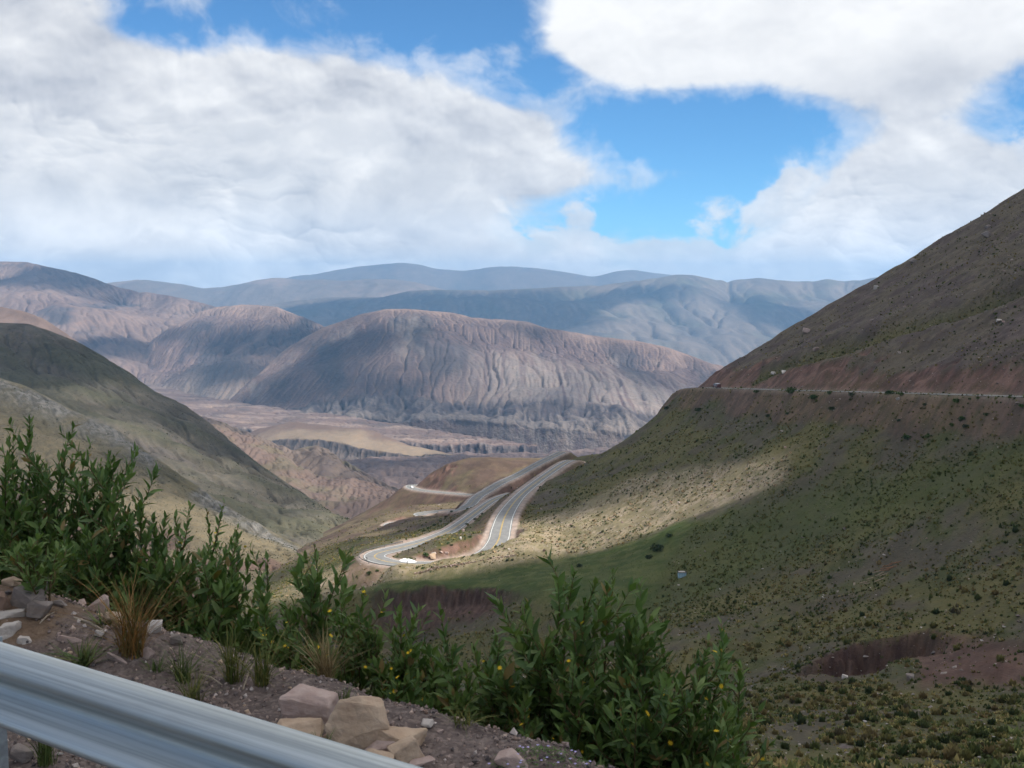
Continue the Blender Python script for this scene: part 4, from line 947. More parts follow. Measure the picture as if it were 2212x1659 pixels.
# places that lie in sun (0) or in shade (1): px, py, distance, reach in metres
SHADE = [  # foreground and right-hand hill
    (1100, 1600, 5, 110, 1), (300, 1500, 6, 110, 1), (1700, 1650, 60, 90, 1), (2200, 1650, 60, 110, 1), (900, 1500, 150, 80, 1), (1400, 1560, 150, 70, 1), (2000, 1480, 160, 80, 1), (1700, 1450, 190, 60, 1),
    (2212, 1200, 210, 80, 1), (1900, 1250, 220, 60, 1), (1600, 1260, 240, 45, 1), (1400, 1280, 270, 35, 1), (1150, 1330, 310, 30, 1), (900, 1345, 330, 24, 1), (1000, 1420, 290, 40, 1), (700, 1420, 300, 40, 1),
    (2212, 1000, 243, 80, 1), (1800, 850, 290, 60, 1), (2212, 700, 290, 90, 1), (2212, 430, 345, 120, 1), (1900, 620, 350, 70, 1), (1600, 800, 335, 45, 1), (1480, 880, 330, 30, 1), (1350, 960, 390, 26, 1), (2000, 1100, 240, 50, 1),
    (1500, 960, 305, 24, 1), (1300, 1010, 380, 20, 1), (1200, 1250, 345, 16, 1), (1000, 1262, 350, 12, 1), (860, 1268, 350, 11, 1), (1350, 1205, 300, 18, 1), (1480, 1175, 280, 16, 1), (1260, 1225, 330, 13, 1), (1750, 1130, 250, 26, 1),
    (1230, 1010, 490, 20, 1), (1190, 1040, 478, 16, 1), (1140, 1050, 490, 15, 1), (1180, 1080, 430, 14, 1), (1090, 1075, 510, 14, 1), (1215, 990, 540, 18, 1), (1250, 1080, 405, 14, 1), (1040, 1090, 520, 12, 1),
    (1110, 1090, 445, 9, 1), (1130, 1064, 470, 9, 1), (1160, 1040, 498, 9, 1), (1190, 1020, 520, 9, 1), (1100, 1106, 434, 9, .8), (1000, 1126, 470, 9, .8), (1036, 1101, 506, 9, 1), (1018, 1112, 490, 9, 1), (1070, 1086, 480, 9, 1), (1092, 1062, 520, 9, 1), (1122, 1040, 530, 9, 1), (1152, 1016, 540, 9, 1), (1058, 1108, 470, 9, 1), (1075, 1100, 450, 9, 1), (1170, 1080, 440, 9, 1), (1150, 1110, 415, 9, .9),
    (1245, 975, 570, 16, 1), (1330, 1060, 350, 16, 0.8), (1420, 1010, 315, 16, 0.8),
    # the sunlit bend and strip
    (800, 1205, 384, 26, 0), (900, 1215, 378, 18, 0), (950, 1190, 405, 20, 0), (1080, 1160, 405, 14, 0), (1000, 1228, 374, 11, 0), (1110, 1180, 380, 12, 0), (985, 1142, 450, 16, 0), (1086, 1135, 420, 10, 0), (1170, 1165, 360, 12, 0), (1250, 1150, 340, 13, 0),
    (1350, 1130, 318, 13, 0), (1440, 1100, 300, 14, 0), (1530, 1070, 283, 14, 0.05), (1600, 1045, 275, 14, 0.3), (1680, 1020, 268, 14, 0.65), (720, 1250, 375, 22, 0), (620, 1270, 380, 30, 0), (1500, 1120, 275, 11, 0.1),
    (850, 1150, 500, 30, 0), (900, 1110, 620, 40, 0), (1000, 1080, 690, 35, 0), (1080, 1010, 790, 50, 0.1), (900, 1045, 840, 60, 0.0), (1120, 1030, 660, 30, 0.0), (1290, 945, 625, 22, 0.0), (1330, 930, 640, 20, 0), (1160, 1005, 800, 40, 0.35),
    # hillside on the left
    (0, 710, 1530, 130, 1), (150, 750, 1450, 110, 1), (300, 840, 1400, 70, 1), (420, 905, 1340, 60, 1), (520, 985, 1250, 50, 0.85), (100, 800, 1370, 80, 0.9), (330, 900, 1280, 55, 0.6), (620, 1060, 1080, 60, 0.6),
    (250, 850, 1330, 60, 0.35), (300, 960, 1180, 70, 0.40), (450, 1020, 1090, 60, 0.45), (560, 1110, 920, 60, 0.5), (100, 880, 950, 50, 0.55), (0, 850, 960, 60, 0.5), (300, 1010, 820, 50, 0.7), (470, 1090, 760, 40, 0.6),
    (200, 1000, 800, 60, 0.5), (400, 1110, 700, 50, 0.3), (560, 1165, 650, 45, 0.25), (300, 1150, 640, 70, 0.4), (600, 1220, 560, 40, 0.25), (0, 1100, 700, 100, 0.5), (700, 1140, 900, 60, 0.1), (750, 1200, 700, 50, 0.2),
    # valley hills, terrace, canyon
    (620, 980, 2020, 110, 0.15), (720, 1000, 1900, 90, 0.5), (800, 1060, 1700, 90, 0.6), (560, 1000, 1700, 110, 0.2), (700, 1060, 1450, 90, 0.25), (850, 1085, 1350, 80, 0.55),
    (480, 870, 4500, 240, 0.15), (640, 900, 4000, 220, 0.0), (800, 925, 3500, 170, 0.0), (880, 970, 3050, 150, 0.1), (640, 930, 3250, 170, 0.35), (1000, 950, 3430, 170, 0.15), (1120, 960, 3350, 150, 0.2), (1000, 1000, 2900, 220, 0.6), (850, 1010, 2800, 160, 0.7), (1180, 990, 3000, 200, 0.45),
    # central mountain
    (840, 672, 5580, 220, 0.0), (950, 680, 5550, 200, 0.0), (720, 705, 5480, 170, 0.45), (600, 790, 5000, 190, 0.3), (660, 770, 4950, 150, 0.75), (760, 740, 5050, 200, 0.8), (880, 740, 5030, 190, 0.6), (560, 850, 4600, 170, 0.7), (680, 850, 4450, 200, 0.65), (800, 830, 4480, 190, 0.7), (720, 896, 4060, 150, 0.0), (560, 885, 4250, 150, 0.0),
    (900, 800, 4700, 170, 0.45), (960, 770, 4900, 160, 0.35), (1050, 740, 5150, 190, 0.35), (1150, 720, 5400, 170, 0.5), (1200, 770, 4900, 190, 0.15), (1300, 740, 5250, 180, 0.1), (1420, 755, 5200, 190, 0.0), (1350, 810, 4750, 200, 0.45), (1100, 830, 4500, 170, 0.35),
    (1200, 850, 4250, 200, 0.5), (1000, 880, 4150, 180, 0.45), (1180, 900, 3900, 190, 0.0), (1300, 910, 3800, 190, 0.1), (1020, 915, 3900, 120, 0.5), (860, 890, 4120, 160, 0.55), (1450, 840, 4600, 220, 0.5), (1550, 800, 5100, 200, 0.3), (1120, 960, 3800, 180, 0.55), (760, 890, 4200, 180, 0.45),
    # left mountains
    (30, 575, 8900, 420, 0.35), (140, 595, 8600, 380, 0.9), (250, 630, 8300, 350, 0.55), (60, 640, 7400, 400, 0.05), (200, 680, 7000, 350, 0.1), (330, 650, 8300, 300, 0.15), (240, 740, 6400, 300, 0.75), (100, 730, 6500, 350, 0.2), (350, 780, 5900, 260, 0.2),
    (450, 675, 7000, 260, 0.05), (540, 665, 6950, 220, 0.0), (640, 690, 6600, 220, 0.5), (510, 740, 6100, 240, 0.9), (580, 730, 6100, 220, 0.9), (430, 770, 5950, 200, 0.1), (620, 800, 5500, 240, 0.6), (480, 820, 5400, 220, 0.85), (400, 840, 5300, 200, 0.3), (560, 840, 5150, 200, 0.35), (90, 690, 3250, 150, 0.4),
    # far range and the one behind it
    (560, 615, 20700, 800, 1), (330, 612, 21000, 1200, 0.9), (480, 640, 19000, 900, 0.8), (620, 645, 18000, 700, 0.35), (740, 618, 20300, 500, 0.1), (840, 612, 20400, 600, 0.0), (650, 610, 20800, 600, 1), (920, 620, 20500, 600, 0.5),
    (560, 680, 14000, 900, 0.7), (700, 660, 13800, 700, 1), (850, 650, 14200, 700, 1), (1000, 640, 14400, 700, 1), (1100, 660, 13300, 700, 1), (1200, 690, 12500, 500, 1), (1150, 630, 14700, 500, 1), (950, 680, 12700, 700, 1), (780, 690, 12600, 600, 1), (1260, 670, 13000, 300, 0.9),
    (1290, 625, 14600, 420, 0.1), (1330, 650, 13700, 200, 0.85), (1350, 690, 12500, 450, 0.2), (1450, 620, 14500, 600, 0.1), (1500, 690, 12500, 600, 0.15), (1650, 690, 12700, 330, 0.95), (1620, 620, 14500, 600, 0.15), (1750, 680, 13000, 500, 0.3), (1850, 620, 14500, 700, 0.25), (1600, 760, 10800, 600, 0.3), (1450, 740, 11200, 500, 0.3),
    (860, 590, 35500, 3000, 0.8), (1150, 600, 34000, 4000, 0.6), (1700, 610, 34000, 4000, 0.6)]

def cloud_material():
    m = bpy.data.materials.new('shade_cloud_vapour'); m.use_nodes = True; nt = m.node_tree; nt.nodes.clear()
    out = nt.nodes.new('ShaderNodeOutputMaterial'); tr = nt.nodes.new('ShaderNodeBsdfTransparent'); df = nt.nodes.new('ShaderNodeBsdfDiffuse'); tl = nt.nodes.new('ShaderNodeBsdfTranslucent')
    df.inputs[0].default_value = (0.9, 0.9, 0.9, 1); tl.inputs[0].default_value = (0.93, 0.93, 0.93, 1)
    m1 = nt.nodes.new('ShaderNodeMixShader'); m1.inputs[0].default_value = 0.6; nt.links.new(df.outputs[0], m1.inputs[1]); nt.links.new(tl.outputs[0], m1.inputs[2])
    m2 = nt.nodes.new('ShaderNodeMixShader'); at = attr(nt, 'cover'); nt.links.new(at.outputs['Fac'], m2.inputs[0]); nt.links.new(tr.outputs[0], m2.inputs[1]); nt.links.new(m1.outputs[0], m2.inputs[2])
    nt.links.new(m2.outputs[0], out.inputs['Surface'])
    return m
MAT_CLOUD = cloud_material()
SPLIT = 2150.0
def shade_cloud(H, xs, ys, sel, clip, nscale, namp, eps):
    S = []
    for px, py, D, r, v in SHADE:
        if not sel(D): continue
        if D > 17000: D *= 0.8
        p = pt(px, py, D)
        if 60 < D < 560:
            p = hill_at(px, py) if hill_at(px, py) is not None else p
        q = p + SUND * ((H - p[2]) / SUND[2])
        S.append((q[0], q[1], r, v))
    gx, gy = np.meshgrid(xs, ys)
    num = np.zeros_like(gx); den = np.zeros_like(gx)
    for x, y, r, v in S:
        d2 = (gx - x) ** 2 + (gy - y) ** 2
        w = 1.0 / (eps ** 4 + d2 ** 2); num += w * v; den += w
    c = num / den
    c = c + fbm(gx / nscale[0], gy / nscale[0], 4, 0.55, seed=905) * namp[0] + fbm(gx / nscale[1], gy / nscale[1], 5, 0.55, seed=907) * namp[1]
    a = sstep(c, 0.20, 0.80) * clip(gx, gy)
    thick = 12 + 0.012 * H * np.sqrt(a) * (0.7 + 0.6 * fbm(gx / 500, gy / 500, 4, seed=911))
    top = np.stack([gx, gy, H + thick * a + 4], -1); bot = np.stack([gx, gy, H - 6 * a + 4 * fbm(gx / 300, gy / 300, 3, seed=913)], -1)
    f = grid_faces(*gx.shape); f = f[a.ravel()[f].max(1) > 0.01]; n = gx.size
    V = np.concatenate([top.reshape(-1, 3), bot.reshape(-1, 3)]); FF = np.concatenate([f, f[:, ::-1] + n])
    used, inv = np.unique(FF.ravel(), return_inverse=True)
    aa = np.concatenate([a.ravel(), a.ravel()])[used]
    me = mesh_np('shade_cloud', V[used], inv.reshape(FF.shape), MAT_CLOUD, smooth=True, extra=dict(cover=1 - np.sqrt(np.clip(1 - aa, 0, 1))))
    obj('shade_cloud', me)['kind'] = 'stuff'
def build_shade_clouds():
    def axis(lo, a, b, hi, fine, coarse):
        return np.concatenate([np.arange(lo, a, coarse), np.arange(a, b, fine), np.arange(b, hi, coarse)])
    # low unseen cloud sheet: its gap is placed to sun the bend of the road
    H = CLOUD_LOW; sh = SUND * ((H + 100) / SUND[2]); c0 = np.array([0, 420]) + sh[:2]
    shade_cloud(H, axis(c0[0] - 2200, c0[0] - 260, c0[0] + 260, c0[0] + 2400, 7, 60), axis(c0[1] - 1900, c0[1] - 330, c0[1] + 500, c0[1] + 2100, 7, 60), lambda D: D < SPLIT,
               lambda gx, gy: (1 - sstep(gy - sh[1], SPLIT - 250, SPLIT + 150)) * sstep(gx - c0[0], -2200, -1900) * (1 - sstep(gx - c0[0], 2100, 2400)) * sstep(gy - c0[1], -1900, -1600), (26, 150), (0.06, 0.08), 6.0)
    # high unseen cloud sheet, broken where the far mountains are to be sunlit
    H = CLOUD_H; s2 = SUND * ((H + 400) / SUND[2])
    shade_cloud(H, np.arange(-8000, 12000, 120.0), np.arange(-500, 13500, 120.0), lambda D: D >= SPLIT,
               lambda gx, gy: (1 - sstep(gy, 12300, 13300)) * sstep(gy - s2[1], SPLIT - 150, SPLIT + 250) * sstep(gx, -8000, -7000) * (1 - sstep(gx, 11000, 12000)), (160, 420), (0.10, 0.16), 70.0)
CLOUD_LOW = 1250.0
build_shade_clouds()

def build_haze():
    m = bpy.data.materials.new('thin_air'); m.use_nodes = True; nt = m.node_tree; nt.nodes.clear()
    out = nt.nodes.new('ShaderNodeOutputMaterial'); v = nt.nodes.new('ShaderNodeVolumePrincipled')
    v.inputs['Color'].default_value = (0.30, 0.62, 1.0, 1); v.inputs['Density'].default_value = 4.2e-5; v.inputs['Anisotropy'].default_value = 0.0
    nt.links.new(v.outputs[0], out.inputs['Volume'])
    x0, x1, y0, y1, z0, z1 = -32000, 32000, -6000, 25500, -902, 600
    V = np.array([(x, y, z) for z in (z0, z1) for y in (y0, y1) for x in (x0, x1)])
    Fc = np.array([(0, 2, 3, 1), (4, 5, 7, 6), (0, 1, 5, 4), (2, 6, 7, 3), (0, 4, 6, 2), (1, 3, 7, 5)])
    me = mesh_np('haze', V, Fc, m); o = obj('haze', me); o['kind'] = 'stuff'
build_haze()
# ------------------------------------------------------------------ roadside: bank, guardrail, gravel, stones
RNG = np.random.default_rng(7)
rnd = random.Random(11)
E_S, E_Q = np.array([math.cos(math.radians(-30)), math.sin(math.radians(-30))]), np.array([math.sin(math.radians(30)), math.cos(math.radians(30))])
R0 = np.array([-1.85, 3.55])
GROUND = -2.0
def sq(x, y):
    dx, dy = x - R0[0], y - R0[1]
    return dx * E_S[0] + dy * E_S[1], dx * E_Q[0] + dy * E_Q[1]
def xy(s, q): return R0[0] + s * E_S[0] + q * E_Q[0], R0[1] + s * E_S[1] + q * E_Q[1]

def bank_height(s, q, fine=True):
    s, q = np.asarray(s, float), np.asarray(q, float)
    crest = 1.50 + 0.14 * fbm(s * 0.9, s * 0 + 0.3, 3, seed=1001) - 0.16 * sstep(s, 0.6, 2.4)
    z = GROUND + 0.05 * sstep(q, 0.3, 1.2) - np.maximum(q - crest, 0) * 0.80 * sstep(q - crest, -0.1, 0.6)
    # low mound of earth at the left
    z = z + 0.27 * np.exp(-((s + 1.75) / 0.62) ** 2 - ((q - 1.18) / 0.40) ** 2) + 0.10 * np.exp(-((s + 0.9) / 0.3) ** 2 - ((q - 1.3) / 0.3) ** 2)
    z = z - 0.02 * sstep(-q, 0.3, 0.8)
    if fine:
        w = sstep(q, -0.25, 0.15)
        z = z + w * (fbm(s * 2.2, q * 2.2, 4, 0.55, seed=1003) * 0.055 + fbm(s * 11, q * 11, 3, 0.6, seed=1005) * 0.014)
    return z
def ground_at(px, py):
    """point of the bank seen at a place in the photograph"""
    d = ray(px, py); t = 1.2
    for k in range(600):
        p = d * t; s, q = sq(p[0], p[1])
        if p[2] < float(bank_height(s, q, False)): break
        t += 0.015
    return p

def mat_soil():
    m, nt, b = new_mat('gravelly_soil', 0.95, 0.1)
    p = geoco(nt)
    n1 = noise(nt, p, 2.2, 5, 0.6); n2 = noise(nt, p, 26.0, 4, 0.65); v = voro(nt, p, 55.0, 'F1'); vc = nt.nodes.new('ShaderNodeTexVoronoi'); vc.inputs['Scale'].default_value = 55.0
    nt.links.new(p, vc.inputs['Vector'])
    earth = attr(nt, 'earth').outputs['Fac']
    c = mix(nt, n1.step(0.32, 0.68), (0.075, 0.058, 0.053), (0.14, 0.108, 0.096))
    c = mix(nt, n2.step(0.45, 0.75) * 0.6, c, (0.20, 0.165, 0.15))
    g = nt.nodes.new('ShaderNodeSeparateColor'); nt.links.new(vc.outputs['Color'], g.inputs[0])
    c = mix(nt, X(nt, g.outputs[0]).step(0.55, 0.95) * 0.55, c, (0.23, 0.18, 0.155))
    c = mix(nt, earth, c, mix(nt, n2.step(0.3, 0.7), (0.125, 0.085, 0.058), (0.175, 0.122, 0.085)))
    nt.links.new(c, b.inputs['Base Color'])
    bump(nt, b, (0.6 - v) * 0.7 + n2 * 0.8, 0.6, 0.012)
    return m
MAT_SOIL = mat_soil()

def build_bank():
    s = np.concatenate([np.linspace(-14, -4.2, 30)[:-1], np.linspace(-4.2, 3.4, 260)[:-1], np.linspace(3.4, 12, 30)])
    q = np.concatenate([np.linspace(-0.62, -0.3, 4)[:-1], np.linspace(-0.3, 2.2, 100)[:-1], np.linspace(2.2, 9.5, 24)])
    S_, Q_ = np.meshgrid(s, q); Z = bank_height(S_, Q_)
    Xw, Yw = xy(S_, Q_)
    earth = np.exp(-((S_ + 1.65) / 0.55) ** 2 - ((Q_ - 1.10) / 0.36) ** 2) * 1.6 * sstep(fbm(S_ * 3, Q_ * 3, 3, seed=9), -0.5, 0.1)
    me = mesh_np('roadside_ground', np.stack([Xw, Yw, Z], -1), grid_faces(*S_.shape), MAT_SOIL, smooth=True, extra=dict(earth=np.clip(earth, 0, 1)))
    obj('roadside_ground', me)['kind'] = 'structure'
    # carriageway we drive on, with its edge line
    for nm, q0, q1, z, mt in (('road', -9.0, -0.60, GROUND + 0.0, MAT_ASPHALT), ('road_marking', -1.25, -1.10, GROUND + 0.005, MAT_WHITE_LINE)):
        a = [xy(-30, q0), xy(30, q0), xy(30, q1), xy(-30, q1)]
        o = obj(nm, mesh_np(nm, np.array([(x, y, z) for x, y in a]), np.array([(0, 1, 2, 3)]), mt)); o['kind'] = 'structure'
build_bank()

def build_guardrail():
    m, nt, b = new_mat('galvanised_steel', 0.40, 0.5, 0.85)
    tc = objco(nt); mp = nt.nodes.new('ShaderNodeMapping'); nt.links.new(tc, mp.inputs['Vector']); mp.inputs['Scale'].default_value = (0.55, 60.0, 60.0)
    n = noise(nt, mp.outputs[0], 1.0, 4, 0.6)
    mp2 = nt.nodes.new('ShaderNodeMapping'); nt.links.new(tc, mp2.inputs['Vector']); mp2.inputs['Scale'].default_value = (1.6, 9.0, 9.0)
    n2 = noise(nt, mp2.outputs[0], 1.0, 4, 0.6)
    c = mix(nt, n.step(0.35, 0.65), (0.34, 0.365, 0.36), (0.50, 0.53, 0.525)); c = mix(nt, n2.step(0.5, 0.75) * 0.45, c, (0.28, 0.29, 0.29))
    nt.links.new(c, b.inputs['Base Color']); rr = n2 * 0.25 + 0.42; nt.links.new(rr.s, b.inputs['Roughness'])
    bump(nt, b, n, 0.25, 0.004)
    x0, y0 = xy(0, 0)
    root = empty('guardrail', (x0, y0, GROUND), math.radians(-30.7))
    tag(root, 'bare galvanised W-beam guardrail running along the roadside in the lower corner', 'guardrail')
    # W profile: (out towards the road, height)
    prof = [(0.004, .156), (-.010, .157), (-.030, .150), (-.070, .118), (-.082, .104), (-.083, .090), (-.074, .074), (-.030, .040), (-.006, .016), (0, 0), (-.006, -.016), (-.030, -.040), (-.074, -.074), (-.083, -.090), (-.082, -.104), (-.070, -.118), (-.030, -.150), (-.010, -.157), (.004, -.156)]
    pr = np.array(prof); h0 = 0.548
    # finer curve
    tt = np.linspace(0, len(pr) - 1, 73); pf = np.stack([np.interp(tt, range(len(pr)), pr[:, k]) for k in (0, 1)], -1)
    for k in range(2): pf[1:-1] = pf[:-2] * .25 + pf[1:-1] * .5 + pf[2:] * .25
    def beam(sa, sb, back):
        V = []
        for s_ in (sa, sb):
            for y, z in pf: V.append((s_, y + back, h0 + z))
            for y, z in pf[::-1]: V.append((s_, y + back + 0.004, h0 + z))
        n_ = len(pf) * 2; V = np.array(V); i = np.arange(n_); j = (i + 1) % n_
        f = [np.stack([i, j, j + n_, i + n_], -1)]
        return V, f
    bounds = [-8.6, -4.7, 3.3, 11.0]
    for k in range(3):
        V, f = beam(bounds[k], bounds[k + 1] + 0.3, 0.005 * (k % 2))
        me = mesh_np('beam', V, f, m, smooth=True); obj('beam', me, root)
    pm = mat_plain('post_steel', (0.30, 0.33, 0.34), 0.5, 0.5, 0.6, 0.2, 20.0)
    for sp in (-4.05, -0.24, 3.6, 7.4):
        # C section post
        o_ = [(-.035, 0), (.035, 0), (.035, .11), (.020, .11), (.020, .015), (-.020, .015), (-.020, .11), (-.035, .11)]
        V = np.array([(sp + a, 0.012 + c_, z) for z in (-0.5, 0.66) for a, c_ in o_]); i = np.arange(8); j = (i + 1) % 8
        f = [np.stack([i, j, j + 8, i + 8], -1), np.array([(8, 9, 12, 13)]), np.array([(9, 10, 11, 12)]), np.array([(8, 13, 14, 15)])]
        obj('post', mesh_np('post', V, f, pm), root)
        a = np.linspace(0, 2 * np.pi, 7)[:-1]
        V = np.concatenate([np.stack([sp + .016 * np.cos(a), np.full(6, -0.006 - d_), h0 + .016 * np.sin(a)], -1) for d_ in (0, .012)]); i = np.arange(6); j = (i + 1) % 6
        obj('bolt', mesh_np('bolt', V, [np.stack([i, j, j + 6, i + 6], -1), np.array([(11, 10, 9, 8, 7, 6)])], pm), root)
build_guardrail()

# ---- rocks
def hull_rock(seed, dims, n=18, boxy=0.6, rough=0.02, bev=0.06):
    r = np.random.default_rng(seed); bm = bmesh.new()
    for k in range(n):
        v = r.normal(size=3); v /= np.linalg.norm(v)
        p = 1 - boxy * 0.75; v = np.sign(v) * np.abs(v) ** p; v /= max(np.abs(v).max(), 1e-6) if boxy > 0.5 else 1.0
        v *= 1 + r.uniform(-0.18, 0.05)
        bm.verts.new((v[0] * dims[0] / 2, v[1] * dims[1] / 2, v[2] * dims[2] / 2))
    g = bmesh.ops.convex_hull(bm, input=bm.verts)
    bmesh.ops.delete(bm, geom=list({e for e in list(g['geom_interior']) + list(g['geom_unused']) if isinstance(e, bmesh.types.BMVert)}), context='VERTS')
    bmesh.ops.dissolve_limit(bm, angle_limit=math.radians(9), verts=bm.verts, edges=bm.edges)
    if bev: bmesh.ops.bevel(bm, geom=bm.edges[:] + bm.verts[:], offset=bev * min(dims), segments=2, affect='EDGES', profile=0.6)
    bmesh.ops.triangulate(bm, faces=bm.faces)
    if rough:
        for _ in range(3):
            bmesh.ops.subdivide_edges(bm, edges=[e for e in bm.edges if e.calc_length() > max(dims) * 0.09], cuts=1, use_grid_fill=False)
            bmesh.ops.triangulate(bm, faces=bm.faces)
        bm.normal_update()
        co = np.array([v.co for v in bm.verts]) / max(dims)
        n_ = fbm(co[:, 0] * 3 + seed, co[:, 1] * 2.5 + co[:, 2] * 3, 4, 0.6, seed=seed) * 1.6 + fbm(co[:, 2] * 16 + co[:, 0] * 2, co[:, 1] * 3 + seed, 3, 0.6, seed=seed + 3) * 0.5
        for v, q in zip(bm.verts, n_): v.co += v.normal * (float(q) * rough * max(dims))
    return bm
def bm_mesh(name, bm, mat, smooth=False):
    me = bpy.data.meshes.new(name); bm.to_mesh(me); bm.free()
    if mat: me.materials.append(mat)
    if smooth: me.polygons.foreach_set('use_smooth', np.ones(len(me.polygons), bool))
    return me
import bmesh

def mat_rock(name, c1, c2, c3=None, scale=7.0, bands=14.0):
    m, nt, b = new_mat(name, 0.9, 0.15)
    p = objco(nt)
    n = noise(nt, p, scale, 6, 0.65); n2 = noise(nt, p, scale * 6, 4, 0.65)
    mp = nt.nodes.new('ShaderNodeMapping'); nt.links.new(p, mp.inputs['Vector']); mp.inputs['Scale'].default_value = (2.0, 2.0, bands); mp.inputs['Rotation'].default_value = (0.5, 0.35, 0.0)
    bd = noise(nt, mp.outputs[0], 1.6, 4, 0.6)
    c = mix(nt, n.step(0.3, 0.7), c1, c2); c = mix(nt, bd.step(0.48, 0.72) * 0.5, c, c3 or tuple(x * 0.62 for x in c1))
    c = mix(nt, n2.step(0.52, 0.8) * 0.3, c, tuple(x * 0.55 for x in c1))
    nt.links.new(c, b.inputs['Base Color'])
    bump(nt, b, n * 0.6 + n2 * 0.6 + bd * 0.5, 0.55, 0.012)
    return m
ROCKM = {
    'tan': mat_rock('tan_sandstone', (0.36, 0.255, 0.175), (0.48, 0.365, 0.265), (0.38, 0.24, 0.175)),
    'pink': mat_rock('pink_rock', (0.33, 0.235, 0.20), (0.44, 0.345, 0.30), (0.25, 0.165, 0.145)),
    'white': mat_rock('pale_rock', (0.40, 0.35, 0.31), (0.54, 0.48, 0.43)),
    'grey': mat_rock('grey_rock', (0.18, 0.148, 0.132), (0.27, 0.228, 0.20)),
    'brown': mat_rock('brown_rock', (0.20, 0.13, 0.095), (0.28, 0.195, 0.15)),
    'dark': mat_rock('dark_rock', (0.10, 0.085, 0.08), (0.16, 0.135, 0.125)),
}
def put_rock(px, py, w, h, dep, mat, seed, label, rot=(0, 0, 0), boxy=0.6, n=16, sink=0.12, name='rock', Yadd=0.0, group=None, bev=0.05):
    """rock whose foot is seen at (px, py); w, h in photo-view pixels, dep in metres"""
    p = ground_at(px, py); k = np.linalg.norm(p) / F
    bm = hull_rock(seed, (w * k, dep, h * k * 1.05), n, boxy, 0.022, bev)
    for v in bm.verts: v.co.z += h * k * 0.5
    o = obj(name, bm_mesh(name, bm, ROCKM[mat], False))
    s, q = sq(p[0], p[1]); q += dep * 0.35 + Yadd; x, y = xy(s, q)
    o.location = (x, y, p[2] - sink * h * k); o.rotation_euler = tuple(math.radians(a) for a in rot)
    tag(o, label, 'rock', group)
    return o
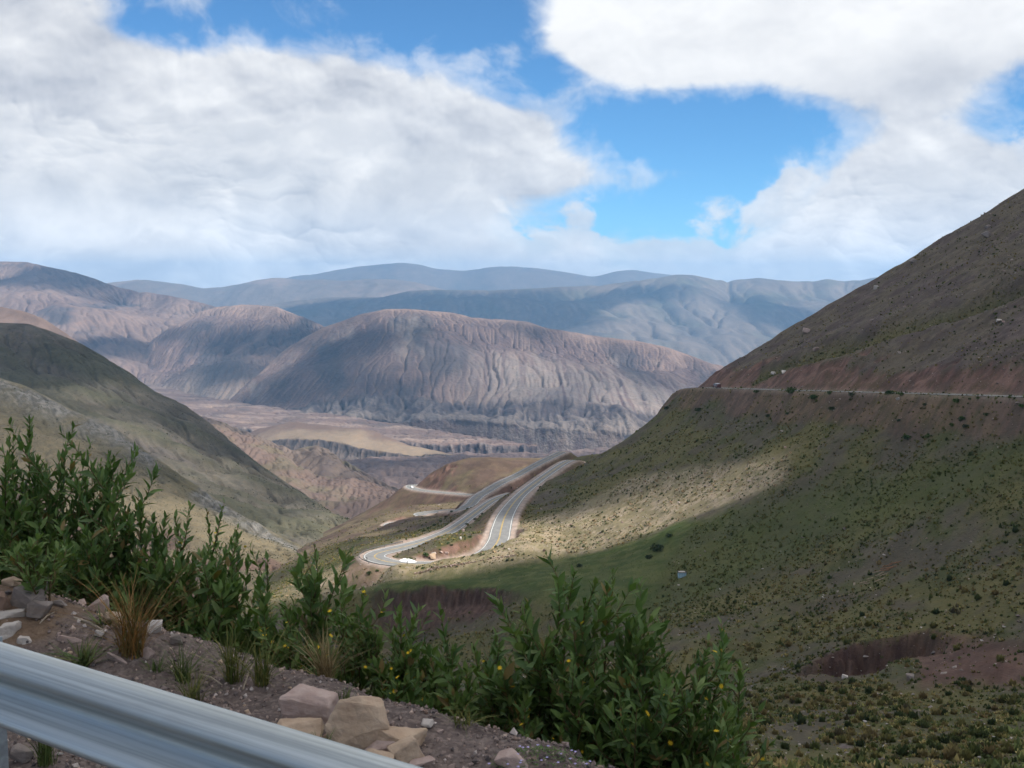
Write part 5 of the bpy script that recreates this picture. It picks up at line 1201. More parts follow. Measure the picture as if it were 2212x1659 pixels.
HERO = [
    # px, py(foot), w, h, depth, material, seed, label, rot
    (652, 1562, 122, 74, 0.17, 'pink', 3, 'pale pink squared block of rock lying behind the guardrail', (4, 3, -8), 0.95, 22),
    (632, 1596, 112, 36, 0.13, 'tan', 5, 'flat tan slab lying under the front of the pink block', (10, 3, 6), 0.8, 16),
    (762, 1628, 150, 132, 0.16, 'tan', 16, 'largest tan boulder standing on edge above the guardrail', (-14, -14, -12), 0.35, 26),
    (842, 1622, 110, 52, 0.20, 'tan', 8, 'tan slab with a pink upper face leaning against the largest boulder', (8, 16, -18), 0.85, 16),
    (872, 1645, 66, 46, 0.10, 'tan', 31, 'small squared tan block at the foot of the leaning slab', (0, -20, 20), 0.95, 14),
    (812, 1632, 76, 38, 0.08, 'pink', 12, 'small pink rock wedged in front of the largest boulder', (0, 12, 10), 0.6, 14),
    (798, 1660, 92, 34, 0.09, 'tan', 14, 'low flat tan rock nearest the guardrail beam', (5, 10, 0), 0.6, 14),
    (906, 1658, 66, 18, 0.05, 'pink', 15, 'thin pink splinter of rock right of the small tan block', (0, -8, 15), 0.7, 12),
    (918, 1572, 32, 26, 0.06, 'white', 17, 'small whitish stone lying alone on the dark gravel', (0, 0, 0), 0.3, 14),
    (1092, 1662, 92, 44, 0.10, 'pink', 18, 'rough tan pink rock beside the flowering cushion plant', (6, 22, -10), 0.5, 16),
    (16, 1272, 50, 34, 0.09, 'tan', 19, 'orange tan rock at the frame edge under the bushes', (0, 5, 0), 0.4, 14),
    (48, 1312, 92, 56, 0.12, 'grey', 20, 'sloping brownish grey slab with a pale upper edge', (10, 24, -12), 0.8, 14),
    (0, 1325, 34, 56, 0.10, 'brown', 21, 'upright reddish brown rock cut by the frame edge', (0, 0, 0), 0.8, 12),
    (70, 1334, 62, 50, 0.10, 'grey', 22, 'rounded six sided grey stone right of the thin pale bar', (6, 10, 10), 0.5, 18),
    (12, 1340, 78, 24, 0.07, 'white', 23, 'thin pale bar shaped stone touching the six sided grey stone', (0, -6, 8), 0.9, 12),
    (120, 1312, 46, 18, 0.06, 'grey', 24, 'flat grey stone lying on the earth mound slope', (0, -6, 0), 0.7, 12),
    (196, 1320, 56, 44, 0.08, 'pink', 25, 'pink rock standing above two tan stones on the mound', (0, 20, 0), 0.7, 14),
    (252, 1302, 64, 30, 0.09, 'tan', 26, 'tan capstone on the right end of the earth mound', (0, 8, 0), 0.5, 14),
    (232, 1352, 58, 44, 0.09, 'tan', 27, 'orange tan rock below the pink rock on the mound', (10, 18, -15), 0.5, 14),
    (12, 1378, 52, 38, 0.08, 'white', 28, 'whitish block nearest the upper end of the guardrail', (0, 0, 20), 0.8, 16),
    (46, 1396, 36, 26, 0.06, 'white', 29, 'small white stone in front of the whitish block', (0, 10, 0), 0.5, 12),
    (325, 1372, 40, 38, 0.07, 'white', 30, 'white topped stone with a brown side left of the orange grass', (0, 10, 30), 0.7, 14),
    (150, 1392, 72, 20, 0.06, 'pink', 32, 'long low pink stone lying on the gravel slope', (0, 14, 0), 0.7, 12),
    (240, 1440, 70, 34, 0.08, 'pink', 33, 'rounded pinkish white stone close above the guardrail', (0, 18, 0), 0.4, 16),
    (318, 1424, 42, 32, 0.06, 'pink', 34, 'tilted narrow pink stone under the orange grass', (0, -34, 0), 0.8, 12),
    (375, 1395, 40, 30, 0.07, 'grey', 35, 'blunt grey stone half hidden by the orange grass', (0, 0, 0), 0.5, 12),
    (30, 1652, 56, 46, 0.10, 'grey', 36, 'grey stone on the verge below the guardrail', (0, 10, 0), 0.5, 14),
    (285, 1652, 120, 44, 0.12, 'brown', 37, 'wide flat brown rock under the guardrail beam', (0, 6, 0), 0.6, 14),
]
for (px, py, w, h, dep, mt, sd, lab, rot, bx, n) in HERO:
    kk = 0.82 if px < 460 else 0.93
    put_rock(px, py, w * kk, h * kk, dep * kk, mt, sd, lab, rot, bx, n)

def scatter_stones():
    protos = [(m_, bm_mesh('stone', hull_rock(100 + i, (1, .85, .62), 13, 0.55, 0.0, 0.05), ROCKM[m_])) for i, m_ in enumerate(['pink', 'tan', 'grey', 'white', 'brown', 'pink', 'grey', 'tan', 'dark'])]
    words = {'pink': 'pinkish', 'tan': 'tan', 'grey': 'grey', 'white': 'whitish', 'brown': 'brown', 'dark': 'dark grey'}
    k = 0; tries = 0
    while k < 290 and tries < 6000:
        tries += 1
        s, q = RNG.uniform(-3.6, 2.6), abs(RNG.normal(0.75, 0.55))
        if q > 1.72 or q < 0.05: continue
        if math.exp(-((s + 1.65) / 0.55) ** 2 - ((q - 1.10) / 0.36) ** 2) > 0.35 and RNG.random() < 0.85: continue
        mt, me = protos[RNG.integers(len(protos))]
        sz = float(np.clip(0.022 * RNG.pareto(2.2) + 0.020, 0.02, 0.085))
        x, y = xy(s, q)
        o = obj('stone', me, loc=(x, y, float(bank_height(s, q)) + sz * 0.12)); o.scale = (sz, sz * RNG.uniform(.7, 1.1), sz * RNG.uniform(.55, .95)); o.rotation_euler = (RNG.uniform(-.3, .3), RNG.uniform(-.4, .4), RNG.uniform(0, 6.28))
        tag(o, 'small %s stone among the gravel beyond the guardrail' % words[mt], 'stone', '%s stones in the roadside gravel' % words[mt])
        k += 1
scatter_stones()

def tri_batch(tpl_v, tpl_f, M, T):
    """many transformed copies of a small template: M (n,3,3), T (n,3)"""
    n, m = len(T), len(tpl_v)
    V = np.einsum('nij,mj->nmi', M, tpl_v) + T[:, None]
    Fq = (tpl_f[None] + (np.arange(n) * m)[:, None, None]).reshape(-1, tpl_f.shape[1])
    return V.reshape(-1, 3), Fq
def rot_mats(n, rng, tilt=3.14):
    a = rng.uniform(0, 2 * np.pi, n); b = rng.uniform(-tilt, tilt, n); c = rng.uniform(-tilt, tilt, n)
    def R(ax, t):
        m = np.zeros((n, 3, 3)); i, j = [(1, 2), (0, 2), (0, 1)][ax]
        m[:, ax, ax] = 1; m[:, i, i] = np.cos(t); m[:, j, j] = np.cos(t); m[:, i, j] = -np.sin(t); m[:, j, i] = np.sin(t); return m
    return R(2, a) @ R(0, b) @ R(1, c)
OCT_V = np.array([(1, .1, 0), (-.1, 1, .1), (-1, -.1, -.1), (.1, -1, 0), (.15, .1, .75), (0, -.1, -.7)]); OCT_F = np.array([(0, 1, 4), (1, 2, 4), (2, 3, 4), (3, 0, 4), (1, 0, 5), (2, 1, 5), (3, 2, 5), (0, 3, 5)])
def mat_vcol(name, rough=0.9, spec=0.15, var=0.25, scale=30.0):
    m, nt, b = new_mat(name, rough, spec)
    n = noise(nt, geoco(nt), scale, 3, 0.6)
    sc = nt.nodes.new('ShaderNodeVectorMath'); sc.operation = 'SCALE'; nt.links.new(attr(nt).outputs['Color'], sc.inputs[0]); put(nt, sc.inputs['Scale'], (n - 0.5) * (var * 4) + 1.0)
    nt.links.new(sc.outputs[0], b.inputs['Base Color']); return m
def build_gravel():
    n = 24000
    s, q = RNG.uniform(-4.0, 3.0, n), RNG.uniform(-0.5, 2.3, n)
    keep = (np.exp(-((s + 1.65) / 0.55) ** 2 - ((q - 1.10) / 0.36) ** 2) < RNG.uniform(0.2, 1.3, n)) & (fbm(s * 1.7, q * 1.7, 3, seed=77) + RNG.uniform(-.5, .5, n) > -0.2)
    s, q = s[keep], q[keep]; n = len(s)
    sz = 0.005 + 0.010 * RNG.random(n) ** 2.5 + 0.014 * (RNG.random(n) < 0.10) * RNG.random(n)
    M = rot_mats(n, RNG) * sz[:, None, None]; x, y = xy(s, q)
    V, Fc = tri_batch(OCT_V, OCT_F, M, np.stack([x, y, bank_height(s, q) + sz * 0.35], -1))
    pal = np.array([(.18, .14, .125), (.29, .22, .19), (.40, .30, .245), (.11, .09, .085), (.48, .41, .37), (.23, .165, .135)])
    c = pal[RNG.choice(6, n, p=[.28, .22, .12, .24, .06, .08])] * RNG.uniform(.8, 1.2, (n, 1))
    o = obj('gravel', mesh_np('gravel', V, Fc, mat_vcol('gravel_stone', var=0.15, scale=60), np.repeat(c, 6, 0))); o['kind'] = 'stuff'
build_gravel()

# ---- grasses, sticks and shrubs of the bank
def blades_mesh(name, n, h, spread, width, mat, seed, colr, lean=0.5, base_r=0.04):
    r = np.random.default_rng(seed); V, Fq, C = [], [], []
    for k in range(n):
        a = r.uniform(0, 6.283); l = h * r.uniform(0.3, 1.0) ** 0.8; out = 1.9 * spread * r.random() ** 0.8 * r.uniform(.3, 1.3); b0 = base_r * math.sqrt(r.random()); a0 = r.uniform(0, 6.283)
        p0 = np.array([b0 * math.cos(a0), b0 * math.sin(a0), -0.01]); dirv = np.array([math.cos(a), math.sin(a), 0]); side = np.array([-math.sin(a), math.cos(a), 0])
        tw = r.uniform(-1, 1); side = side * math.cos(tw) + dirv * math.sin(tw)
        base = len(V); w = width * r.uniform(.6, 1.2)
        for j, t in enumerate((0, .35, .7, 1.0)):
            c = p0 + dirv * out * t ** 1.8 + np.array([0, 0, l * (t - 0.18 * lean * t ** 3)])
            ww = w * (1, .9, .6, 0.05)[j]
            V += [c - side * ww / 2, c + side * ww / 2]
            C += [colr(r, t)] * 2 if j else [colr(r, t)] * 2
        for j in range(3): Fq.append((base + 2 * j, base + 2 * j + 1, base + 2 * j + 3, base + 2 * j + 2))
    return mesh_np(name, np.array(V), np.array(Fq), mat, np.array(C))
MAT_BLADE = mat_vcol('grass_blade', 0.7, 0.25, 0.12, 20)
def pal_mix(*cs):
    cs = [np.array(c) for c in cs]
    def f(r, t):
        i = r.integers(len(cs)); return cs[i] * r.uniform(0.75, 1.2)
    return f
GREEN_B, STRAW_B = (0.060, 0.095, 0.022), (0.24, 0.17, 0.065)
def plant_grass(px, py, hpx, label, pal, seed, n=110, spread=0.16, group=None, width=0.005, base_r=0.035, qadd=0.0):
    p = ground_at(px, py); k = np.linalg.norm(p) / F
    s, q = sq(p[0], p[1]); q += qadd; x, y = xy(s, q)
    o = obj('grass_tuft', blades_mesh('grass_tuft', n, hpx * k, spread, width, MAT_BLADE, seed, pal, 0.6, base_r), loc=(x, y, float(bank_height(s, q)) - 0.01))
    return tag(o, label, 'grass tuft', group)
orange = pal_mix((0.22, 0.105, 0.028), (0.17, 0.10, 0.03), (0.10, 0.10, 0.025), (0.25, 0.15, 0.05))
yg = pal_mix((0.10, 0.115, 0.025), (0.16, 0.14, 0.035), (0.065, 0.09, 0.02))
gg = pal_mix((0.05, 0.085, 0.02), (0.075, 0.11, 0.025), (0.10, 0.11, 0.03))
dry = pal_mix((0.26, 0.19, 0.085), (0.20, 0.14, 0.06), (0.30, 0.23, 0.12))
plant_grass(285, 1418, 190, 'orange brown bunch grass fanning out right of the earth mound', orange, 41, 190, 0.26, width=0.005, base_r=0.06)
plant_grass(418, 1522, 95, 'yellow green grass tuft touching the top of the guardrail', yg, 42, 80, 0.13)
plant_grass(505, 1478, 150, 'tall yellow green grass tuft between the guardrail and the bushes', yg, 43, 110, 0.17)
plant_grass(395, 1470, 100, 'thin dull green grass tuft right of the orange bunch grass', gg, 44, 80, 0.18)
plant_grass(565, 1480, 130, 'loose olive grass tuft under the tall sprig of leaves', yg, 45, 100, 0.18)
plant_grass(335, 1450, 40, 'short green grass tuft low below the orange bunch grass', gg, 46, 60, 0.10)
plant_grass(630, 1470, 150, 'dry straw coloured grass tuft behind the pink block', dry, 47, 140, 0.16, qadd=0.25)
plant_grass(100, 1658, 110, 'narrow green grass tuft growing under the guardrail beam', gg, 48, 90, 0.05)
plant_grass(740, 1530, 60, 'small dark grass tuft between the pink block and the bushes', gg, 49, 70, 0.07)
plant_grass(690, 1642, 60, 'sparse green grass tuft in front of the largest boulder', gg, 50, 50, 0.07)
plant_grass(1000, 1570, 60, 'low yellow flowered weeds at the edge of the gravel', yg, 51, 60, 0.10)
plant_grass(180, 1440, 60, 'sprawling dark green weed on the stony slope above the guardrail', gg, 52, 60, 0.22, width=0.012)
plant_grass(225, 1352, 50, 'broad bladed green weed beside the two tan stones', gg, 53, 40, 0.16, width=0.012)
plant_grass(700, 1420, 120, 'pale dry grass tuft among the yellow flowers', dry, 54, 120, 0.18, qadd=0.5)

def build_sticks():
    m = mat_plain('bleached_twig', (0.34, 0.28, 0.21), 0.9, 0.1)
    for i, (px0, py0, px1, py1, r, lab) in enumerate([(158, 1338, 228, 1372, .006, 'bleached split stick lying across the stony slope'), (86, 1352, 118, 1330, .004, 'thin dry twig beside the grey stone'),
                                   (432, 1462, 480, 1488, .005, 'pale dry stalk lying beside the guardrail top'), (525, 1495, 548, 1440, .004, 'bare grey twig sticking up from the gravel')]):
        a, b_ = ground_at(px0, py0), ground_at(px1, py1); a = a + np.array([0, 0, .012]); b_ = b_ + np.array([0, 0, .02])
        tag(obj('dry_stick', tube_mesh('dry_stick', np.array([a, (a + b_) / 2 + np.array([0, 0, .012]), b_]), [r, r, r * .6], m)), lab, 'stick')
def tube_arrays(P, R, n=6):
    P = np.asarray(P, float); T = np.gradient(P, axis=0); T /= np.linalg.norm(T, axis=1, keepdims=True) + 1e-9
    ref = np.array([0.31, 0.95, 0.05]); U = np.cross(T, ref); U /= np.linalg.norm(U, axis=1, keepdims=True) + 1e-9; W = np.cross(T, U)
    a = np.arange(n) * 2 * np.pi / n
    V = P[:, None] + (U[:, None] * np.cos(a)[None, :, None] + W[:, None] * np.sin(a)[None, :, None]) * np.asarray(R)[:, None, None]
    i = np.arange(len(P) * n).reshape(len(P), n); j = np.roll(i, -1, 1)
    return V.reshape(-1, 3), np.stack([i[:-1], j[:-1], j[1:], i[1:]], -1).reshape(-1, 4)
def tube_mesh(name, P, R, mat, n=6):
    V, Fq = tube_arrays(P, R, n); return mesh_np(name, V, Fq, mat, smooth=True)
build_sticks()
# ------------------------------------------------------------------ shrubs in front: stems, leaves, flowers
def mat_leaf(name, c1, c2):
    m, nt, b = new_mat(name, 0.55, 0.35)
    n = noise(nt, geoco(nt), 9.0, 3, 0.6); oi = nt.nodes.new('ShaderNodeObjectInfo')
    f = (n - 0.5) * 1.2 + X(nt, oi.outputs['Random']) * 0.6 + 0.2
    c = mix(nt, f.clamp(), c1, c2); nt.links.new(c, b.inputs['Base Color'])
    nt.nodes.remove
    tl = nt.nodes.new('ShaderNodeBsdfTranslucent'); nt.links.new(mix(nt, 1.0, c, (0.9, 1.0, 0.45), 'MULTIPLY'), tl.inputs[0])
    ms = nt.nodes.new('ShaderNodeMixShader'); ms.inputs[0].default_value = 0.28
    nt.links.new(b.outputs[0], ms.inputs[1]); nt.links.new(tl.outputs[0], ms.inputs[2]); nt.links.new(ms.outputs[0], nt.nodes['Material Output'].inputs['Surface'])
    return m
LEAFM = [mat_leaf('dark_green_leaf', (0.044, 0.088, 0.022), (0.094, 0.155, 0.040)), mat_leaf('green_leaf', (0.072, 0.128, 0.028), (0.130, 0.195, 0.050)), mat_leaf('fresh_green_leaf', (0.095, 0.150, 0.036), (0.165, 0.215, 0.066)), mat_leaf('dry_leaf', (0.16, 0.12, 0.035), (0.24, 0.16, 0.06))]
def leaf_arrays(kind):
    """lance-shaped leaf along +X, unit length, folded on its midrib and drooping a little"""
    w, droop, fold = [(0.17, 0.10, 0.30), (0.14, 0.22, 0.45), (0.20, 0.05, 0.22)][kind]
    xs = (0, .18, .45, .75, 1.0); ws = (.02, .62, 1.0, .68, .0)
    V = []
    for x, k in zip(xs, ws):
        z = -droop * x * x
        V += [(x, -w * k, z + w * k * fold), (x, 0, z), (x, w * k, z + w * k * fold)]
    Fq = []
    for j in range(4):
        a = 3 * j
        Fq += [(a, a + 1, a + 4, a + 3), (a + 1, a + 2, a + 5, a + 4)]
    return np.array(V), np.array(Fq)
LEAFA = [leaf_arrays(k) for k in range(3)]
LEAFLO = [(v[[0, 1, 2, 6, 7, 8, 12, 13, 14]], np.array([(0, 1, 4, 3), (1, 2, 5, 4), (3, 4, 7, 6), (4, 5, 8, 7)])) for v, _f in LEAFA]
LEAF_MESH = [[mesh_np('leaf', *LEAFA[k], LEAFM[c], smooth=True) for k in range(3)] for c in range(4)]
MAT_STEM = mat_plain('green_brown_stem', (0.085, 0.075, 0.03), 0.8, 0.2, c2=(0.14, 0.085, 0.045))
MAT_FLOWER = mat_plain('yellow_petal', (0.62, 0.42, 0.02), 0.6, 0.2, var=0.15)
def flower_mesh():
    V, Fq = [(0, 0, .15)], []
    for k in range(9):
        a = k * 2 * math.pi / 9; b = a + .34; c_ = a - .34
        i = len(V); V += [(math.cos(c_) * .5, math.sin(c_) * .5, .28), (math.cos(a), math.sin(a), .22), (math.cos(b) * .5, math.sin(b) * .5, .28)]
        Fq.append((0, i, i + 1, i + 2))
    return mesh_np('flower', np.array(V), np.array(Fq), MAT_FLOWER)
FLOWER = flower_mesh()

def frame_from(d, up):
    d = d / np.linalg.norm(d); s = np.cross(up, d); s /= np.linalg.norm(s) + 1e-9; u = np.cross(d, s)
    return np.stack([d, s, u], -1)

def shrub(px, py_top, Y, spread, nst, label, seed, tone=(0.45, 0.4, 0.15), leaf_len=0.085, dens=1.0, flowers=0, lean=0.0, bare=0.12, minh=0.38, name='shrub', ground=None, nobj=200):
    r = np.random.default_rng(seed)
    top = pt(px, py_top, Y); s, q = sq(top[0], top[1])
    zb = float(bank_height(s, q, False)) - 0.02 if ground is None else ground
    H = top[2] - zb
    root = empty(name, (top[0], top[1], zb)); tag(root, label, 'shrub', 'leafy shrubs along the edge of the bank')
    leaves = []
    shoots = []
    for k in range(nst):
        a = r.uniform(0, 6.283); hh = H * (1.0 if k == 0 else r.uniform(minh, 0.95)); b0 = 0.2 * spread * math.sqrt(r.random()); o = 1.25 * spread * r.uniform(0.15, 1.0) * (0.25 if k == 0 else 1.0) * (1.2 - 0.5 * hh / H)
        base = np.array([b0 * math.cos(a), b0 * math.sin(a), 0.0]); out = np.array([math.cos(a), math.sin(a), 0])
        t = np.linspace(0, 1, 7)[:, None]; bend = r.normal(0, 0.07, 3) * hh
        P = base + out * o * t ** 1.35 + np.array([lean * H, 0, 0]) * t ** 2 + np.array([0, 0, hh]) * (t - 0.06 * t ** 3) + bend * np.sin(t * 3.14)
        shoots.append((P, hh, bare))
        for q in range(r.integers(2, 5)):                                # side shoots
            f0 = r.uniform(.25, .85); j = min(int(f0 * 6), 5); p0 = P[j] + (P[j + 1] - P[j]) * (f0 * 6 - j); a2 = a + r.normal(0, 1.1); l2 = hh * r.uniform(.16, .36)
            d2 = np.array([math.cos(a2), math.sin(a2), 0]); t = np.linspace(0, 1, 7)[:, None]
            shoots.append((p0 + d2 * l2 * .55 * t ** .8 + np.array([0, 0, l2 * .85]) * t ** 1.2 + r.normal(0, .04, 3) * l2 * np.sin(t * 3.1), l2, 0.05))
    for P, hh, bare_ in shoots:
        t = np.linspace(0, 1, 7)[:, None]
        obj('stem', tube_mesh('stem', P, 0.0065 * (1 - 0.75 * t[:, 0]) * (0.35 + 0.75 * hh / H) * (0.8 + 0.3 * H), MAT_STEM, 5), root)
        nl = int((hh / 0.0185) * dens)
        ang = r.uniform(0, 6.283)
        for i in range(nl):
            f = bare_ + (1 - bare_) * (i + r.uniform(0, 1)) / nl; f = min(f, 1.0)
            j = min(int(f * 6), 5); w = f * 6 - j; p = P[j] * (1 - w) + P[j + 1] * w; T = P[j + 1] - P[j]; T /= np.linalg.norm(T)
            ang += 2.4 + r.normal(0, .3)
            sd = np.cross(T, np.array([math.cos(ang), math.sin(ang), 0.1])); sd /= np.linalg.norm(sd) + 1e-9
            open_ = math.radians(r.uniform(28, 62)) * (1.25 - 0.75 * f)
            d = T * math.cos(open_) + sd * math.sin(open_)
            L = leaf_len * 0.95 * r.uniform(0.45, 1.35) * (1.0 - 0.35 * max(0, f - 0.8) / 0.2)
            up = T * 0.8 - sd * 0.6 + r.normal(0, .25, 3)
            c = r.choice(3, p=tone) if True else 0
            if f > 0.86 and r.random() < 0.35: c = min(2, c + 1)
            if r.random() < 0.035: c = 3
            leaves.append((p, frame_from(d, up) * L, L, c, r.integers(3)))
    # leaves nearest the camera are separate pieces, the many behind them are one mass of foliage
    org = np.array([top[0], top[1], zb])
    key = [np.linalg.norm(l[0] + org) - 1.5 * l[2] for l in leaves]; order = np.argsort(key)
    for i in order[:nobj]:
        p, M, L, c, k = leaves[i]
        o = bpy.data.objects.new('leaf', LEAF_MESH[c][k]); COL.objects.link(o); o.parent = root
        o.matrix_local = Matrix([list(M[0]) + [p[0]], list(M[1]) + [p[1]], list(M[2]) + [p[2]], [0, 0, 0, 1]])
    rest = order[nobj:]
    if len(rest):
        Vs, Fs, mi, off = [], [], [], 0
        for i in rest:
            p, M, L, c, k = leaves[i]; v, fq = LEAFLO[k]
            Vs.append(v @ M.T + p); Fs.append(fq + off); mi += [c] * len(fq); off += len(v)
        me = mesh_np('foliage', np.concatenate(Vs), np.concatenate(Fs), None, smooth=True)
        for m_ in LEAFM: me.materials.append(m_)
        me.polygons.foreach_set('material_index', np.array(mi, np.int32))
        obj('foliage', me, root)['kind'] = 'stuff'
    for k in range(int(flowers * 0.9)):
        i = int(order[int(len(order) * r.random() ** 1.3 * 0.999)]) if len(order) else 0
        p, M, L, c, _k = leaves[i]
        o = bpy.data.objects.new('flower', FLOWER); COL.objects.link(o); o.parent = root
        q_ = p + M[:, 0] * r.uniform(.3, .9) + np.array([0, 0, .015]); o.location = q_; sz = r.uniform(.008, .020); o.scale = (sz, sz, sz)
        o.rotation_euler = (r.uniform(-1.1, .6), r.uniform(-.8, .8), r.uniform(0, 6))
    return root
D_, M_, L_ = (0.55, 0.35, 0.10), (0.34, 0.46, 0.20), (0.10, 0.42, 0.48)
SHRUBS = [
    (28, 872, 7.0, .42, 20, 'tallest dense dark green shrub at the frame edge', 201, D_, .098, 1.0, 0),
    (150, 950, 6.9, .40, 18, 'tall dark shrub second from the frame edge', 202, D_, .098, 1.0, 0),
    (206, 985, 6.6, .26, 11, 'upright dark shrub with a leaning leafy tip over the olive slope', 203, D_, .10, 1.0, 0),
    (284, 1036, 6.6, .24, 11, 'slender shrub of upright leafy tips behind the earth mound', 204, D_, .095, 1.0, 3),
    (362, 1092, 6.4, .26, 11, 'short shrub just left of the yellow flowered bush', 205, M_, .090, 1.0, 4),
    (432, 1068, 6.7, .30, 14, 'open topped bush with yellow and rusty flowers against the grey scree', 206, M_, .060, 0.95, 46),
    (512, 1138, 6.2, .24, 12, 'dark shrub with one pointed tip right of the flowered bush', 207, D_, .092, 1.0, 2),
    (330, 1180, 6.15, .30, 13, 'low dense shrub below the slender tips, behind the orange grass', 208, D_, .095, 1.1, 0),
    (440, 1200, 6.1, .30, 13, 'dense dark shrub at the foot of the flowered bush', 209, D_, .095, 1.1, 3),
    (200, 1120, 6.3, .34, 14, 'broad dark shrub directly behind the earth mound', 210, D_, .095, 1.1, 0),
    (690, 1148, 5.9, .20, 6, 'lone tall sprig of large leaves in front of the hairpin bend', 211, M_, .105, 0.75, 2),
    (580, 1262, 5.85, .22, 8, 'small drooping shrub left of the lone tall sprig', 212, D_, .10, 0.9, 0),
    (640, 1292, 5.7, .30, 11, 'bush with scattered yellow flowers under the lone sprig', 213, M_, .075, 0.95, 26),
    (770, 1262, 5.6, .26, 11, 'leafy shrub in front of the brown eroded bank, with yellow flowers', 214, M_, .085, 1.0, 16),
    (845, 1300, 5.5, .24, 11, 'shrub of narrow leaves before the left part of the eroded bank', 215, M_, .085, 1.0, 6),
    (930, 1290, 5.4, .22, 11, 'upright shrub before the middle of the eroded bank', 216, D_, .092, 1.0, 4),
    (680, 1395, 5.35, .20, 9, 'low pale green sprout right behind the pink block', 217, L_, .085, 0.9, 6),
    (1040, 1352, 5.25, .24, 11, 'fairly open shrub left of the tall bush', 218, M_, .090, 0.9, 8),
    (1120, 1330, 5.15, .24, 11, 'leafy shrub joined to the left side of the tall bush', 219, D_, .098, 1.0, 4),
    (1212, 1196, 5.1, .30, 17, 'tall bush with a single high tip over the green field', 220, M_, .098, 1.0, 3),
    (1300, 1268, 5.0, .28, 15, 'wide dense bush right of the tall tipped one', 221, D_, .098, 1.05, 3),
    (1405, 1318, 4.9, .26, 13, 'dark bush with an even top, third from the end of the row', 222, D_, .098, 1.0, 3),
    (1500, 1372, 4.8, .24, 12, 'bush next to last in the row with yellow flowers at its foot', 223, D_, .092, 1.0, 12),
    (1592, 1392, 4.85, .20, 9, 'last bush of the row against the scrubby slope', 224, M_, .098, 0.9, 8),
    (1290, 1450, 4.75, .26, 12, 'low bush in front of the wide dense one', 225, D_, .090, 1.05, 8),
    (1160, 1480, 4.85, .24, 10, 'low bush at the gravel edge in front of the tall one', 226, M_, .085, 1.0, 10),
    (830, 1420, 5.25, .28, 11, 'low flowery bush at the gravel edge behind the boulders', 227, M_, .075, 1.0, 22),
    (1000, 1450, 5.1, .26, 11, 'low bush at the gravel edge with a few yellow flowers', 228, M_, .085, 1.0, 12),
    (75, 985, 6.75, .36, 14, 'broad leafy shrub filling the gap between the two tallest dark ones', 241, D_, .098, 1.05, 0),
    (20, 1065, 6.5, .34, 13, 'low leafy shrub at the frame edge above the tan rock', 242, M_, .095, 1.05, 0),
    (270, 1125, 6.3, .30, 12, 'rounded shrub behind the right end of the earth mound', 243, D_, .095, 1.05, 2),
    (560, 1372, 5.75, .26, 10, 'dark filler shrub under the small drooping one', 230, D_, .090, 1.0, 2),
    (470, 1330, 5.85, .28, 11, 'broad dark shrub right of the orange grass', 231, D_, .095, 1.0, 0),
    (740, 1372, 5.40, .26, 10, 'leafy shrub below the yellow flowered bush under the sprig', 232, M_, .085, 1.0, 14),
    (900, 1385, 5.25, .26, 10, 'low dark shrub between the two upright ones before the eroded bank', 233, D_, .090, 1.0, 5),
    (1085, 1405, 5.05, .26, 10, 'low shrub filling the gap left of the tall bush', 234, D_, .092, 1.0, 6),
    (1380, 1440, 4.70, .26, 11, 'low dark bush in front of the even topped one', 235, D_, .092, 1.0, 6),
    (1530, 1500, 4.62, .24, 10, 'low bush hugging the foot of the last bush of the row', 236, M_, .085, 1.0, 10),
    (1430, 1500, 4.65, .24, 11, 'low bush nearest the camera at the end of the bank', 229, D_, .090, 1.0, 10),
]
for (px, py, Y, sp, nst, lab, sd, tn, ll, dn, fl) in SHRUBS:
    shrub(px, py, Y, sp, nst, lab, sd, tn, ll, dn, fl)
# young pale shrub on the bank itself
_g = ground_at(88, 1296)
shrub(88, 1150, _g[1], .20, 12, 'young light green shrub rooted on the earth mound', 240, L_, .075, 1.1, 3, bare=0.08, ground=_g[2] - 0.02, minh=0.35)

def cushion():
    p = ground_at(1165, 1652); r = np.random.default_rng(5)
    root = empty('cushion_plant', tuple(p)); tag(root, 'low green cushion plant with tiny lilac flowers on the gravel', 'plant')
    n = 420; a = r.uniform(0, 6.283, n); d = np.sqrt(r.random(n)); x, y = d * np.cos(a) * .20, d * np.sin(a) * .13
    z = 0.05 * (1 - d ** 2) + r.uniform(-.004, .012, n)
    tpl = np.array([(0, -.12, 0), (1, 0, .15), (0, .12, 0), (-.1, 0, .1)]); fq = np.array([(0, 1, 2, 3)])
    M = rot_mats(n, r, 0.7) * r.uniform(.014, .026, n)[:, None, None]
    V, Fq = tri_batch(tpl, fq, M, np.stack([x, y, z], -1))
    obj('leaves', mesh_np('leaves', V, Fq, LEAFM[1]), root)['kind'] = 'stuff'
    m = mat_plain('lilac_petal', (0.42, 0.36, 0.62), 0.6, 0.2)
    fm = bpy.data.meshes.new('flower'); fm.from_pydata([(-1, 0, 0), (0, -1, 0), (1, 0, 0), (0, 1, 0), (0, 0, .6)], [], [(0, 1, 4), (1, 2, 4), (2, 3, 4), (3, 0, 4)]); fm.materials.append(m)
    for k in range(26):
        aa, dd = r.uniform(0, 6.28), r.uniform(.35, 1.15); o = obj('flower', fm, root, (dd * math.cos(aa) * .21, dd * math.sin(aa) * .14, .02 + .04 * max(0, 1 - dd ** 2))); o.scale = (.007, .007, .005)
cushion()
